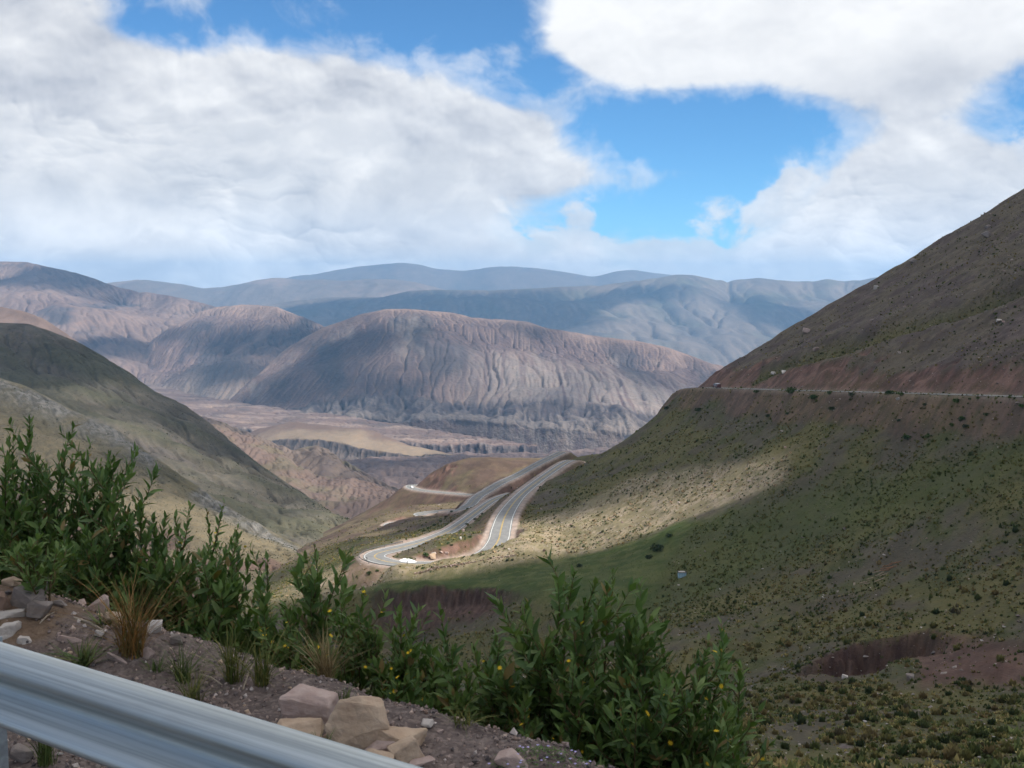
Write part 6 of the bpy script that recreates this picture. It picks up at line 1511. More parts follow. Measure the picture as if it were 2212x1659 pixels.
# ------------------------------------------------------------------ cover of the near hillside and the things on it
def tuft_tpl(n, seed, r0=0.16, fl=0.9):
    r = np.random.default_rng(seed); V, Fq = [], []
    for k in range(n):
        a = 6.283 * k / n + r.uniform(-.4, .4); t = r.uniform(.15, 1.0) * fl; h = r.uniform(.55, 1.0) * math.cos(t * .9)
        tip = np.array([math.cos(a) * math.sin(t) * .9, math.sin(a) * math.sin(t) * .9, h]); sd = np.array([-math.sin(a), math.cos(a), 0]) * r.uniform(.30, .5)
        b = np.array([math.cos(a) * r0, math.sin(a) * r0, -.08]); i = len(V)
        V += [b - sd, b + sd, tip]; Fq.append((i, i + 1, i + 2))
    return np.array(V), np.array(Fq)

def scatter_hill():
    r = np.random.default_rng(77)
    P, N, px, py = HILL['P'], HILL['N'], HILL['px'], HILL['py']; info = HILL['info']
    c = (P[:-1, :-1] + P[1:, 1:]) / 2
    ar = np.linalg.norm(np.cross(P[:-1, 1:] - P[:-1, :-1], P[1:, :-1] - P[:-1, :-1]), axis=-1)
    k = lambda a: (a[:-1, :-1] + a[1:, 1:]) / 2
    PX, PY, Y = k(px), k(py), c[..., 1]
    face = -(k(N[..., 0]) * c[..., 0] + k(N[..., 1]) * c[..., 1] + k(N[..., 2]) * c[..., 2]) * np.sign(k(N[..., 2]))
    bare = np.clip(k(info['shoulder']) * 1.6 + k(info['cut']) * 0.92 + k(info['cliff']) * 0.96 + k(HILL['fld']) * 0.55, 0, 1)
    vis = (face > 0) & (PX > 560) & (PX < 2560) & (PY > 380) & (PY < 1720) & (Y > 72) & (Y < 760)
    n1 = 1.5 * fbm(c[..., 0] / 20, Y / 20, 6, 0.66, seed=1201) + 0.6 * fbm((c[..., 0] * .62 - Y * .2) / 6, (Y + c[..., 2] * 1.5) / 26, 3, 0.55, seed=1202)
    far = sstep(Y, 440, 560)
    dens = (0.22 + 1.25 * sstep(n1 + k(HILL['cover']) * 0.5, -0.05, 0.45)) * (1 - bare) * (1 - 0.30 * k(HILL['upper'])) * (1 + 2.0 * k(info['hollow'])) * (1 - 0.75 * far)
    w = (ar * dens * vis * np.clip(300 / Y, .5, 2.2)).ravel(); w /= w.sum()
    NT = 84000
    idx = r.choice(len(w), NT, p=w)
    i, j = np.unravel_index(idx, Y.shape); a, b = r.random(NT)[:, None], r.random(NT)[:, None]
    T = P[i, j] * (1 - a) * (1 - b) + P[i, j + 1] * (1 - a) * b + P[i + 1, j] * a * (1 - b) + P[i + 1, j + 1] * a * b
    upper, strip, cov = HILL['upper'][i, j], HILL['strip'][i, j], HILL['cover'][i, j]
    sz = np.clip(r.lognormal(-1.05, 0.58, NT), 0.11, 1.5) * 0.88 * (1 - 0.15 * upper)
    pal = np.array([(.084, .096, .032), (.150, .138, .048), (.205, .165, .066), (.052, .066, .024), (.112, .092, .048), (.160, .118, .050)])
    n2 = fbm(T[:, 0] / 22, T[:, 1] / 22, 4, 0.55, seed=1203)
    pr = np.stack([.24 + .25 * (n2 > 0), .26 + 0 * n2, .14 + .25 * (n2 < -.1), .22 + .1 * (n2 > .1), .10 + .1 * upper, .08 + 0.12 * (n2 < 0)], -1)
    fl = HILL['fld'][i, j]; sz = np.where(fl > .3, np.minimum(sz, .28) * .8, sz); pr[fl > .3] = np.array([.6, .1, .02, .28, 0, 0]); pr[strip > .3] = np.array([.24, .24, .26, .20, .03, .03]); pr /= pr.sum(1, keepdims=True)
    ch = (pr.cumsum(1) > r.random(NT)[:, None]).argmax(1)
    colr = pal[ch] * r.uniform(.7, 1.3, (NT, 1)); colr[strip > .3] *= np.array([1.45, 1.35, 2.1]); colr = colr * (1 - .5 * HILL['moist'][i, j][:, None]) + np.array([.085, .105, .036]) * .5 * HILL['moist'][i, j][:, None]; colr[fl > .3] *= np.array([.75, 1.05, .7]); colr *= 1.12; colr *= (1 + 0.45 * sstep(-T[:, 1], -165, -120))[:, None]  # tufts in the sunlit patch are brightened, sun put into their colour
    # the largest in view are separate plants
    show = sz / T[:, 1] * ((T[:, 0] / T[:, 1] > -0.05) & (T[:, 2] / T[:, 1] > -0.49)) * ((T[:, 0] / T[:, 1] > 0.24) | (T[:, 2] / T[:, 1] > -0.30)) * (np.abs(T[:, 0] / T[:, 1]) < .52)
    order = np.argsort(-show); big, rest = order[:300], order[300:]
    def R(n): 
        t = r.uniform(0, 6.283, n); m = np.zeros((n, 3, 3)); m[:, 0, 0] = np.cos(t); m[:, 0, 1] = -np.sin(t); m[:, 1, 0] = np.sin(t); m[:, 1, 1] = np.cos(t); m[:, 2, 2] = r.uniform(.75, 1.15, n); return m
    mat = mat_vcol('slope_grass', 0.85, 0.15, 0.12, 3.0)
    mat.node_tree.nodes['Principled BSDF'].inputs['Specular IOR Level'].default_value = 0.05
    allV, allF, allC, off = [], [], [], 0
    grp = np.array_split(r.permutation(rest), 4)
    for q, g in enumerate(grp):
        tv, tf = tuft_tpl(6, 300 + q, 0.24, 1.2)
        V, Fq = tri_batch(tv, tf, R(len(g)) * sz[g][:, None, None], T[g])
        shade_ = np.repeat(colr[g], len(tv), 0)
        allV.append(V); allF.append(Fq + off); allC.append(shade_); off += len(V)
    o = obj('scrub_grass', mesh_np('scrub_grass', np.concatenate(allV), np.concatenate(allF), mat, np.concatenate(allC))); o['kind'] = 'stuff'
    names = ['olive green', 'yellowish', 'straw coloured', 'dark green', 'brownish', 'rusty brown']
    protos = [[mesh_np('grass_tuft', *(lambda tv, tf: (tv, tf, mat, np.repeat(pal[q][None] * 1.0, len(tv), 0)))(*tuft_tpl(26, 400 + q * 3 + v, 0.22, 1.1))) for v in range(3)] for q in range(6)]
    for g in big:
        q = ch[g]; o = obj('grass_tuft', protos[q][r.integers(3)], loc=tuple(T[g])); o.scale = (sz[g],) * 3; o.rotation_euler = (0, 0, r.uniform(0, 6.28))
        tag(o, names[q] + ' grass tuft on the scrubby slope below the hill road', 'grass tuft', names[q] + ' tufts on the scrubby slope')
    # stones
    NS = 12000
    dens = (0.35 + 1.2 * k(HILL['upper']) + 2.2 * k(HILL['strip']) + 1.0 * sstep(-n1, 0.0, 0.4) + 1.2 * k(info['cut'])) * (1 - np.clip(k(info['shoulder']) * 1.3, 0, 1)) * (1 - 0.93 * k(HILL['fld'])) * (1 - .6 * far)
    w = (ar * dens * vis * np.clip(300 / Y, .5, 2.0)).ravel(); w /= w.sum(); idx = r.choice(len(w), NS, p=w)
    i, j = np.unravel_index(idx, Y.shape); a, b = r.random(NS)[:, None], r.random(NS)[:, None]
    T = P[i, j] * (1 - a) * (1 - b) + P[i, j + 1] * (1 - a) * b + P[i + 1, j] * a * (1 - b) + P[i + 1, j + 1] * a * b
    s_ = np.clip(0.10 + 0.10 * r.pareto(2.6, NS), .08, 0.95)
    M = rot_mats(NS, r, 0.45) * np.stack([s_ * r.uniform(.9, 1.7, NS), s_ * .8, s_ * r.uniform(.45, .9, NS)], -1)[:, None, :]
    V, Fq = tri_batch(OCT_V, OCT_F, M, T + np.array([0, 0, .04]))
    pal2 = np.array([(.24, .20, .175), (.30, .25, .215), (.18, .145, .13), (.36, .31, .27), (.27, .19, .16)]); cc = pal2[r.choice(5, NS, p=[.34, .24, .24, .08, .10])] * r.uniform(.75, 1.15, (NS, 1))
    o = obj('scattered_stones', mesh_np('scattered_stones', V, Fq, mat_vcol('hill_stone', 0.95, .1, .15, 2.0), np.repeat(cc, 6, 0))); o['kind'] = 'stuff'
    # dark shrubs dotted over the slopes across the valley
    for nm, lo, n, s0 in (('spur', 0.12, 6000, .55), ('stony', 0.0, 5000, .8)):
        Q = LEFT[nm]; nr, nc = Q.shape[:2]; i = r.integers(int(nr * .08), nr - 18, n * 2); j = r.integers(0, nc - 1, n * 2)
        p = Q[i, j] + (Q[i, j + 1] - Q[i, j]) * r.random(n * 2)[:, None] + (Q[i + 1, j] - Q[i, j]) * r.random(n * 2)[:, None]
        kp = fbm(p[:, 0] / 45, p[:, 1] / 45, 4, seed=1301) + r.uniform(-.5, .5, n * 2) > 0.05; p = p[kp][:n]
        tv, tf = tuft_tpl(6, 350, .24, 1.2); ss = s0 * r.lognormal(0, .35, len(p))
        V, Fq = tri_batch(tv, tf, R(len(p)) * ss[:, None, None], p); cc = np.array([(.05, .056, .028), (.075, .072, .038), (.10, .086, .045)])[r.integers(3, size=len(p))]
        o = obj('hillside_scrub', mesh_np('hillside_scrub', V, Fq, mat, np.repeat(cc, len(tv), 0))); o['kind'] = 'stuff'
scatter_hill()

# ---- bushes beside the roads
MAT_BUSH = mat_vcol('bush_leaf', 0.7, 0.2, 0.15, 4.0)
def bush_mesh(seed, c):
    r = np.random.default_rng(seed); n = 150
    lob = [(r.uniform(-.45, .45), r.uniform(-.45, .45), r.uniform(.25, .62), r.uniform(.28, .45)) for _ in range(6)]
    V, T = [], []
    for q in range(n):
        l = lob[r.integers(6)]; d = r.normal(size=3); d /= np.linalg.norm(d); T.append((l[0] + d[0] * l[3], l[1] + d[1] * l[3], max(.02, l[2] + d[2] * l[3] * .8)))
    tpl = np.array([(-.5, -.35, 0), (.5, -.3, .1), (.1, .6, -.1)]); M = rot_mats(n, r) * r.uniform(.16, .34, n)[:, None, None]
    V, Fq = tri_batch(tpl, np.array([(0, 1, 2)]), M, np.array(T)); cc = np.repeat(np.array(c)[None] * r.uniform(.6, 1.4, (n, 1)), 3, 0)
    st, sf = tube_arrays([(0, 0, -.15), (.05, 0, .3), (.12, .05, .6)], [.05, .04, .02], 5)
    return mesh_np('bush', np.concatenate([V, st]), [Fq, sf + len(V)], MAT_BUSH, np.concatenate([cc, np.broadcast_to((.09, .06, .04), (len(st), 3))]))
BUSH = [bush_mesh(501, (.034, .062, .016)), bush_mesh(502, (.045, .075, .020)), bush_mesh(503, (.030, .048, .018)), bush_mesh(504, (.07, .085, .025))]
def bush(px, py, w, label, kind=0, group='bushes beside the roads', up=0.8):
    p = hill_at(px, py)
    if p is None: return
    s = w / F * p[1] * 0.62; o = obj('bush', BUSH[kind], loc=(p[0], p[1], p[2] - .05)); o.scale = (s, s, s * up); o.rotation_euler = (0, 0, px % 6.28)
    tag(o, label, 'bush', group)
c6 = lambda x, y: (1388 + .3722 * x, 422.6 + .3722 * y)
HILL_BUSH = [(665, 1142, 40, 0, 'low green bush hiding the far end of the hill road'), (870, 1142, 72, 1, 'wide green bush in front of the hill road left of its crest'), (1000, 1180, 64, 0, 'tall bush just below the hill road kerb'),
             (1090, 1150, 40, 1, 'small bush against the hill road, right of the tall one'), (1215, 1165, 54, 2, 'dark bush below the middle of the hill road'), (1440, 1150, 54, 0, 'green bush cutting into the line of the hill road'),
             (1500, 1158, 44, 1, 'bright green bush next to the one cutting the road line'), (1640, 1218, 34, 2, 'round dark bush on bare purple soil'), (1830, 1198, 56, 0, 'broad green bush under the right part of the hill road'),
             (1860, 1300, 50, 0, 'upper bush of the group on the purple scree'), (1880, 1345, 44, 2, 'lower dark bush of the group on the purple scree'), (1800, 1335, 42, 1, 'left bush of the group on the purple scree'),
             (2000, 1275, 38, 2, 'lone round bush right of the scree group'), (1490, 1310, 34, 2, 'small dark bush at the top of the purple scree'), (1100, 1245, 52, 2, 'dark bush downhill from the tall roadside bush'),
             (1950, 1178, 28, 1, 'tiny bush at the kerb near the right frame edge'), (730, 1285, 40, 2, 'dark bush on the pinkish slope under the road end'), (840, 1270, 32, 0, 'small bush beside pinkish stones under the road'),
             (2205, 1225, 46, 1, 'green bush at the right frame edge below the road'), (1540, 1412, 62, 0, 'flat green bush at the foot of the purple scree'), (1660, 1405, 54, 1, 'green bush right of the flat one under the scree'),
             (330, 1250, 46, 2, 'dark bush on the pinkish slip face near the skyline'), (140, 1240, 40, 2, 'dark bush close to the skyline edge of the spur')]
for x, y, w, kd, lab in HILL_BUSH: bush(*c6(x, y), w * .3722, lab, kd)
chp = lambda x, y: (748.6 + .1637 * x, 1026.3 + .1637 * y)
BEND_BUSH = [(1060, 1060, 110, 1, 'largest green bush inside the hairpin bend'), (850, 1125, 100, 3, 'low yellowish bush behind the white heap'), (1630, 820, 66, 0, 'round bush halfway up the bank between the road legs'), (1340, 905, 56, 0, 'bush on the inner bank above the lower road leg'),
             (1380, 930, 50, 2, 'dark bush touching the one on the inner bank'), (1235, 985, 38, 0, 'small bush at the inner kerb of the hairpin'), (290, 1300, 90, 0, 'big dark bush on the sunlit strip below the hairpin'), (410, 1265, 56, 1, 'green bush right of the big one below the hairpin'),
             (1015, 745, 64, 0, 'first bush of the strip left of the lower road leg'), (1085, 708, 60, 1, 'second bush of the strip left of the lower road leg'), (1165, 668, 64, 0, 'third bush of the strip left of the lower road leg'), (1250, 615, 60, 1, 'fourth bush of the strip left of the lower road leg'),
             (1310, 560, 56, 2, 'dark bush near the upper end of the strip by the lower leg'), (1385, 490, 50, 2, 'dark bush by the spur crest above the lower leg'), (900, 812, 44, 3, 'yellow green bush at the outer kerb of the lower leg'), (790, 850, 48, 1, 'green bush at the outer kerb near the red bank'),
             (1590, 655, 54, 2, 'dark bush on the cut between the road legs'), (1700, 590, 54, 2, 'dark bush higher on the cut between the legs'), (1790, 520, 54, 2, 'dark bush highest on the cut between the legs'), (1900, 1100, 44, 3, 'yellowish bush on the sunlit grass right of the bend'), (1480, 1165, 40, 3, 'yellow green bush at the kerb of the upper leg'),
             (1010, 1235, 56, 1, 'green bush on the kerb opposite the white heap')]
for x, y, w, kd, lab in BEND_BUSH: bush(*chp(x, y), w * .1637, lab, kd)
for px, py, w, kd, lab in [(1422, 1190, 34, 2, 'dark shrub clump at the upper corner of the green field'), (1402, 1207, 20, 2, 'smaller dark shrub below the clump at the field corner'), (1252, 1225, 16, 2, 'single dark bush in the middle of the green field'), (1447, 1160, 18, 2, 'dark bush above the field corner clump')]: bush(px, py, w, lab, kd)

# ---- rocks on the hill and round the bend
def hill_rock(px, py, w, h, mat, seed, label, group=None, boxy=.6, name='boulder'):
    p = hill_at(px, py)
    if p is None: return
    k = p[1] / F; bm = hull_rock(seed, (w * k, w * k * .8, h * k * 1.2), 14, boxy, 0, .05)
    o = obj(name, bm_mesh(name, bm, ROCKM[mat]), loc=(p[0], p[1], p[2] + h * k * .35)); o.rotation_euler = (0, rnd.uniform(-.3, .3), rnd.uniform(0, 6))
    tag(o, label, 'boulder', group)
for x, y, w, h, mt, lab in [(1130, 1095, 95, 80, 'tan', 'big pale tan boulder right of the white heap'), (1155, 1045, 60, 34, 'white', 'white capped rock on top of the big tan boulder'), (1250, 1025, 44, 26, 'pink', 'pink rock at the foot of the bank inside the hairpin'), (1325, 1030, 54, 26, 'pink', 'flat pink rock right of the other pink one inside the hairpin'),
                             (1545, 745, 46, 30, 'pink', 'pink rock high on the bank between the road legs'), (1505, 845, 44, 34, 'white', 'pale rock midway on the bank between the road legs'), (1500, 695, 30, 22, 'white', 'white block at the kerb of the lower road leg'), (2140, 990, 40, 24, 'white', 'white rock on the sunlit grass right of the bend')]:
    hill_rock(*chp(x, y), w * .1637, h * .1637, mt, int(x), lab)
for px, py, w, h, mt, lab in [(1972, 566, 16, 9, 'grey', 'grey outcrop just under the skyline of the right hill'), (2133, 511, 22, 13, 'grey', 'grey boulder below the skyline outcrop near the frame edge'), (2133, 492, 11, 7, 'grey', 'small grey boulder near the skyline above the frame edge one'), (1893, 624, 10, 8, 'white', 'pale boulder below the skyline of the right hill'),
                              (2158, 696, 12, 8, 'white', 'pale flat boulder on the dark upper slope'), (1741, 718, 16, 10, 'pink', 'pinkish boulder on the skyline slope above the far road end'), (1763, 758, 12, 9, 'pink', 'pink boulder above the red road cutting'), (1690, 806, 18, 7, 'white', 'flat white slab at the top of the red road cutting'), (1672, 809, 14, 7, 'white', 'white slab left of the flat one over the cutting'),
                              (1940, 864, 9, 6, 'white', 'small white stone just below the hill road'), (1825, 1466, 14, 10, 'white', 'whitish boulder at the lip of the gully'), (1965, 1466, 22, 16, 'grey', 'grey boulder among yellow tufts at the gully lip')]:
    hill_rock(px, py, w, h, mt, int(px), lab)
def near_white_stones():
    r = np.random.default_rng(19); protos = [bm_mesh('stone', hull_rock(600 + i, (1, .8, .6), 12, .5, 0, .05), ROCKM['white']) for i in range(4)]
    k = 0
    while k < 110:
        px, py = (r.uniform(1620, 2210), r.uniform(1500, 1655)) if r.random() < .75 else (r.uniform(1450, 2200), r.uniform(1180, 1450))
        if py > 1500 and fbm(np.array([px / 90]), np.array([py / 40]), 3, seed=4)[0] + r.uniform(-.3, .3) < .05: continue
        p = hill_at(px, py)
        if p is None: k += 1; continue
        o = obj('stone', protos[k % 4], loc=tuple(p + np.array([0, 0, .05]))); s = r.uniform(2.5, 9) / F * p[1]; o.scale = (s * 1.3, s, s * .9); o.rotation_euler = (0, 0, r.uniform(0, 6))
        tag(o, 'white stone lying among the tufts of the scrubby slope', 'stone', 'white stones on the scrubby slope'); k += 1
near_white_stones()

# ---- wall of loose stones along the top of the green field
def field_wall():
    line = [(905, 1305), (960, 1292), (1060, 1272), (1150, 1245), (1240, 1220), (1330, 1212), (1420, 1198), (1520, 1180), (1620, 1162), (1720, 1140), (1830, 1118), (1950, 1098), (2080, 1080), (2212, 1066)]
    pts = [hill_at(*chp(x, y)) for x, y in line]; pts = np.array([p for p in pts if p is not None])
    root = empty('stone_wall', tuple(pts[len(pts) // 2])); tag(root, 'low tumbled dry stone wall along the upper edge of the green field', 'wall'); o0 = pts[len(pts) // 2]
    r = np.random.default_rng(8); protos = [bm_mesh('stone', hull_rock(700 + i, (1, .8, .7), 12, .6, 0, .05), ROCKM[m_]) for i, m_ in enumerate(('brown', 'pink', 'brown', 'grey'))]
    L = np.concatenate([[0], np.cumsum(np.linalg.norm(np.diff(pts, axis=0), axis=1))]); n = 0
    for s in np.arange(0, L[-1], 0.62):
        base = np.array([np.interp(s, L, pts[:, q]) for q in range(3)])
        tall = 2 if gnoise(np.array([s * .07]), np.array([.4]), 12)[0] > -.1 else 1
        for c in range(tall + (s > L[-1] * .12 and s < L[-1] * .25)):
            if n >= 290: break
            o = obj('stone', protos[r.integers(4)], root, tuple(base - o0 + np.array([r.uniform(-.1, .1), r.uniform(-.25, .25), .15 + .36 * c]))); z = r.uniform(.45, .8); o.scale = (z, z * .9, z * .7); o.rotation_euler = (r.uniform(-.2, .2), r.uniform(-.2, .2), r.uniform(0, 6)); n += 1
field_wall()

# ---- rail, marker posts and white heap at the hairpin
def bend_furniture():
    P = ROAD_P['hairpin']; w = ROAD_WP['hairpin']; PXs, PYs = pix(P)
    apex = int(np.argmin(PXs)); left = ribbon(P, w / 2 + 1.5, w / 2 + 1.5, 0)[:, 0]
    d = np.cumsum(np.r_[0, np.linalg.norm(np.diff(P[:, :2], axis=0), axis=1)]); sel = (d > d[apex] - 52) & (d < d[apex] + 34)
    Q = left[sel]; root = empty('guardrail', tuple(Q[0])); tag(root, 'dark low guardrail curving round the outside of the hairpin bend', 'guardrail')
    m = mat_plain('dull_steel', (0.16, 0.165, 0.165), .6, .4, .5); q = Q - Q[0]
    V = np.concatenate([np.stack([q + np.array([0, 0, z]) for z in (.42, .58, .74)], 1)]); Nn = np.stack([-np.gradient(q[:, 1]), np.gradient(q[:, 0])], -1); Nn /= np.linalg.norm(Nn, axis=1, keepdims=True)
    V2 = V.copy(); V2[..., :2] += Nn[:, None] * .08; V2 = V2[:, ::-1]; VV = np.concatenate([V, V2], 1); n = VV.shape[1]; i = np.arange(len(q) * n).reshape(len(q), n); j = np.roll(i, -1, 1)
    obj('beam', mesh_np('beam', VV, np.stack([i[:-1], j[:-1], j[1:], i[1:]], -1).reshape(-1, 4), m), root)
    a = .09; pv = np.array([(x, y, z) for z in (-.3, .72) for x, y in ((-a, -a), (a, -a), (a, a), (-a, a))]); pf = np.array([(0, 1, 5, 4), (1, 2, 6, 5), (2, 3, 7, 6), (3, 0, 4, 7), (4, 5, 6, 7)]); pm = mesh_np('post', pv, pf, m)
    for t in range(0, len(q), 2): obj('post', pm, root, tuple(q[t]))
    wm, bm_ = MAT_WHITE_LINE, mat_plain('black_paint', (.03, .03, .03), .5)
    for (x, y), lab in (((268, 1132), 'marker post at the far left of the hairpin, inside the rail'), ((800, 1178), 'marker post in front of the white heap'), ((820, 1018), 'marker post on the inner kerb of the hairpin')):
        p = hill_at(*chp(x, y)); t = empty('marker_post', tuple(p)); tag(t, lab, 'marker post', 'marker posts round the hairpin')
        b = .11; pv = np.array([(xx, yy, z) for z in (-.2, 1.0) for xx, yy in ((-b, -.05), (b, -.05), (b, .05), (-b, .05))]); obj('post', mesh_np('post', pv, pf, bm_), t)
        pv2 = np.array([(xx, yy, z) for z in (1.003, 1.45) for xx, yy in ((-b * 1.6, -.06), (b * 1.6, -.06), (b * 1.6, .06), (-b * 1.6, .06))]); obj('reflector_plate', mesh_np('reflector_plate', pv2, np.vstack([pf, [(3, 2, 1, 0)]]), bm_), t)
    # heap
    a, b = hill_at(*chp(690, 1132)), hill_at(*chp(935, 1150)); c = (a + b) / 2; hw = np.linalg.norm(b - a) / 2; nx, ny = 46, 22
    gx, gy = np.meshgrid(np.linspace(-1, 1, nx), np.linspace(-1, 1, ny)); h = np.clip(1 - gx ** 2 - gy ** 2, 0, 1) ** .7 * (.85 + .5 * fbm(gx * 2.2, gy * 1.5, 4, .6, seed=5)) * (1 - .3 * gx)
    e = (b - a) / (2 * hw); V = c[None, None] + gx[..., None] * hw * e + gy[..., None] * np.array([0, 1.6, 0]); V[..., 2] += h * 1.25 - .08
    tag(obj('white_heap', mesh_np('white_heap', V - c, grid_faces(ny, nx), mat_plain('white_powder', (.78, .78, .77), .9, .1, var=.06, scale=1.0), smooth=True), loc=tuple(c)), 'low white heap lying beside the road inside the hairpin', 'heap')
bend_furniture()

# ---- vehicles
def wheel_mesh(rad, wd, mat):
    a = np.arange(14) * 2 * np.pi / 14; V = np.concatenate([np.stack([rad * k * np.cos(a), np.full(14, y), rad * k * np.sin(a)], -1) for y, k in ((-wd / 2, .6), (-wd / 2, 1), (wd / 2, 1), (wd / 2, .6))])
    i = np.arange(14); j = (i + 1) % 14; return mesh_np('tyre', V, [np.concatenate([np.stack([i + 14 * q, j + 14 * q, j + 14 * (q + 1), i + 14 * (q + 1)], -1) for q in range(3)]), np.array([list(range(14))[::-1], [42 + q for q in range(14)]])], mat)
def vehicle(name, label, cat, pos, head, prof, width, glassx, colr, roof_sheen, wheels, rad):
    """body from a side profile [(x, z)...] that narrows to the roof, with windows, wheels and lamps"""
    root = empty(name, tuple(pos), head); tag(root, label, cat)
    bm = mat_plain(name + '_paint', colr, .35, .5, var=.05); gm, gnt, gb = new_mat(name + '_glass', .08, .6); gb.inputs['Base Color'].default_value = (.02, .025, .03, 1); tm = mat_plain(name + '_tyre', (.02, .02, .02), .9)
    zr = max(z for _, z in prof); zb = min(z for _, z in prof); wz = lambda z: width / 2 * (1 - .16 * sstep(np.array(z), zb + (zr - zb) * .5, zr))
    V = np.array([(x, s * float(wz(z)), z) for s in (-1, 1) for x, z in prof]); n = len(prof); i = np.arange(n); j = (i + 1) % n
    obj('body', mesh_np('body', V, [np.stack([i, i + n, j + n, j], -1), np.array([list(range(n))]), np.array([[2 * n - 1 - q for q in range(n)]])], bm), root)
    for (x0, x1, x2, x3, z0, z1) in glassx:                      # side windows, 3 mm proud
        for s in (-1, 1):
            W = np.array([(x0, s * (float(wz(z0)) + .004), z0), (x1, s * (float(wz(z0)) + .004), z0), (x2, s * (float(wz(z1)) + .004), z1), (x3, s * (float(wz(z1)) + .004), z1)])
            obj('window', mesh_np('window', W if s < 0 else W[::-1], np.array([(0, 1, 2, 3)]), gm), root)
    if roof_sheen:  # paler roof panel, the sky's reflection put into its colour
        xs = [x for x, z in prof if z > zr - .12]; a, b = min(xs) + .05, max(xs) - .05; hw = float(wz(zr)) - .05
        V = np.array([(x, y, z) for z in (zr + .004, zr + .07) for x, y in ((a, -hw), (b, -hw), (b, hw), (a, hw))])
        obj('roof', mesh_np('roof', V, np.array([(0, 1, 5, 4), (1, 2, 6, 5), (2, 3, 7, 6), (3, 0, 4, 7), (4, 5, 6, 7)]), mat_plain(name + '_roof_sheen', roof_sheen, .4, .4, var=.05)), root)
    wm_ = wheel_mesh(rad, .2, tm)
    for x in wheels:
        for s in (-1, 1): obj('wheel', wm_, root, (x, s * (width / 2 - .08), rad))
    lm = mat_plain(name + '_lamp', (.75, .75, .7), .2, .5, var=.02); hm = mesh_np('headlight', np.array([(0, -.14, 0), (0, .14, 0), (0, .14, .14), (0, -.14, .14), (-.06, -.14, 0), (-.06, .14, 0), (-.06, .14, .14), (-.06, -.14, .14)]), np.array([(0, 1, 2, 3), (0, 4, 5, 1), (3, 2, 6, 7), (1, 5, 6, 2), (0, 3, 7, 4)]), lm)
    xf = max(x for x, z in prof if z < zb + (zr - zb) * .5)
    for s in (-1, 1): obj('headlight', hm, root, (xf + .01, s * (width / 2 - .25), zb + (zr - zb) * .28))
def road_place(name, px, off):
    P = ROAD_P[name]; X_, Y_ = pix(P); vis = np.arange(len(P)) if name != 'knoll_road' else np.arange(len(P)); k = int(np.argmin(np.abs(X_ - px))); k = min(max(k, 1), len(P) - 2)
    t = P[k + 1] - P[k - 1]; h = math.atan2(t[1], t[0]); p = P[k].copy(); p[:2] += np.array([-math.sin(h), math.cos(h)]) * off; p[2] += .09; return p, h
p, h = road_place('hill_road', 1556, 1.6)
vehicle('van', 'dark red van with sky reflection painted on its roof at the far end of the hill road', 'van', p, h, [(-2.9, .35), (2.7, .35), (2.85, .9), (2.2, 1.15), (1.45, 1.95), (1.1, 2.05), (-2.75, 2.1), (-2.9, 1.2)], 2.0,
        [(1.2, 2.05, 1.42, 1.1, 1.2, 1.82), (-.1, 1.1, 1.0, -.1, 1.2, 1.82), (-1.3, -.2, -.2, -1.3, 1.2, 1.82), (-2.6, -1.4, -1.4, -2.6, 1.2, 1.82)], (.085, .03, .026), (.42, .42, .44), (1.8, -1.8), .38)
p, h = road_place('knoll_road', 889, 0.0)
vehicle('car', 'small white car rounding the bend at the end of the brown knoll', 'car', p, h + math.pi, [(-2.1, .3), (2.05, .3), (2.15, .7), (1.2, .88), (.55, 1.38), (-.9, 1.45), (-1.7, 1.0), (-2.15, .92)], 1.75,
        [(.05, 1.1, .52, .05, .92, 1.3), (-1.35, -.05, -.05, -.9, .92, 1.3)], (.8, .8, .8), None, (1.3, -1.3), .32)

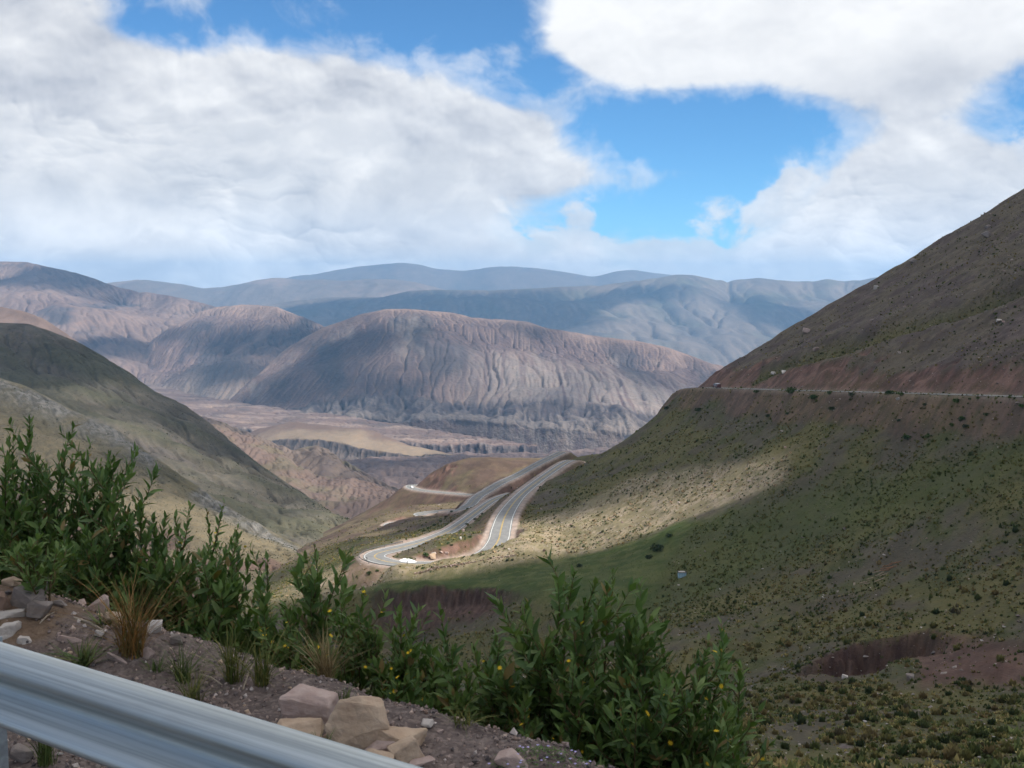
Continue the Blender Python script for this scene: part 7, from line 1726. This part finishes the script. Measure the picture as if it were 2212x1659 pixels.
# ---- water box and fallen poles on the scrubby slope
def spring_box():
    p = hill_at(1474, 1247); k = p[1] / F; w, h, d = 17 * k, 10 * k, 1.4; root = empty('water_box', tuple(p)); tag(root, 'small pale blue concrete box with a dark lid set into the grass', 'box')
    V = np.array([(x, y, z) for z in (-.3, h) for x, y in ((-w / 2, 0), (w / 2, 0), (w / 2, d), (-w / 2, d))]); q6 = np.array([(0, 1, 5, 4), (1, 2, 6, 5), (2, 3, 7, 6), (3, 0, 4, 7), (4, 5, 6, 7), (3, 2, 1, 0)])
    obj('wall', mesh_np('wall', V, q6, mat_plain('pale_blue_concrete', (.30, .43, .50), .85, .2, var=.2, scale=2.0)), root)
    V = np.array([(x, y, z) for z in (h + .004, h + .12) for x, y in ((-w / 2 - .1, -.15), (w / 2 + .15, -.15), (w / 2 + .15, d), (-w / 2 - .1, d))]); obj('lid', mesh_np('lid', V, q6, mat_plain('dark_slab', (.05, .048, .045), .9)), root)
    V = np.array([(x, y, z) for z in (h + .124, h + .22) for x, y in ((-w / 2 + .1, 0), (w / 2 - .3, 0), (w / 2 - .3, d), (-w / 2 + .1, d))]); obj('cap', mesh_np('cap', V, q6, mat_plain('pale_slab', (.40, .37, .33), .9)), root)
spring_box()
def poles():
    cv = lambda x, y: (1781 + .10916 * x, 1177 + .10916 * y); m1, m2 = mat_plain('weathered_pole', (.36, .27, .19), .9, .1), mat_plain('reddish_pole', (.30, .16, .09), .9, .1)
    L = [(1390, 375, 1520, 340), (1290, 395, 1440, 360), (1150, 450, 1330, 410), (1220, 470, 1430, 430), (1110, 495, 1260, 470), (1230, 500, 1360, 465), (1090, 525, 1290, 510), (960, 570, 1110, 535), (1000, 640, 1180, 560), (1090, 635, 1260, 570), (830, 705, 970, 660), (990, 750, 1190, 675), (700, 770, 900, 725), (780, 780, 900, 778)]
    for k, (a, b, c, d) in enumerate(L):
        p, q = hill_at(*cv(a, b)), hill_at(*cv(c, d)); z = np.array([0, 0, .20 + .05 * (k % 3)]); red = k < 7
        V, Fq = tube_arrays([p + z, (p + q) / 2 + z, q + z], [.11, .10, .08], 7); 
        tag(obj('wooden_pole', mesh_np('wooden_pole', V, Fq, m2 if red else m1)), 'reddish pole in the heap of fallen poles on the scrubby slope' if red else 'bleached grey pole lying loose below the heap of reddish poles', 'pole', 'reddish fallen poles' if red else 'bleached fallen poles')
    p = hill_at(*cv(590, 790)); V, Fq = tube_arrays([p + np.array([0, 0, -.2]), p + np.array([0, 0, .4]), p + np.array([0, 0, .62])], [.22, .22, .20], 8); tag(obj('wooden_stump', mesh_np('wooden_stump', V, Fq, mat_plain('fresh_cut_wood', (.55, .43, .32), .9))), 'short pale stump at the lower end of the fallen poles', 'stump')
poles()
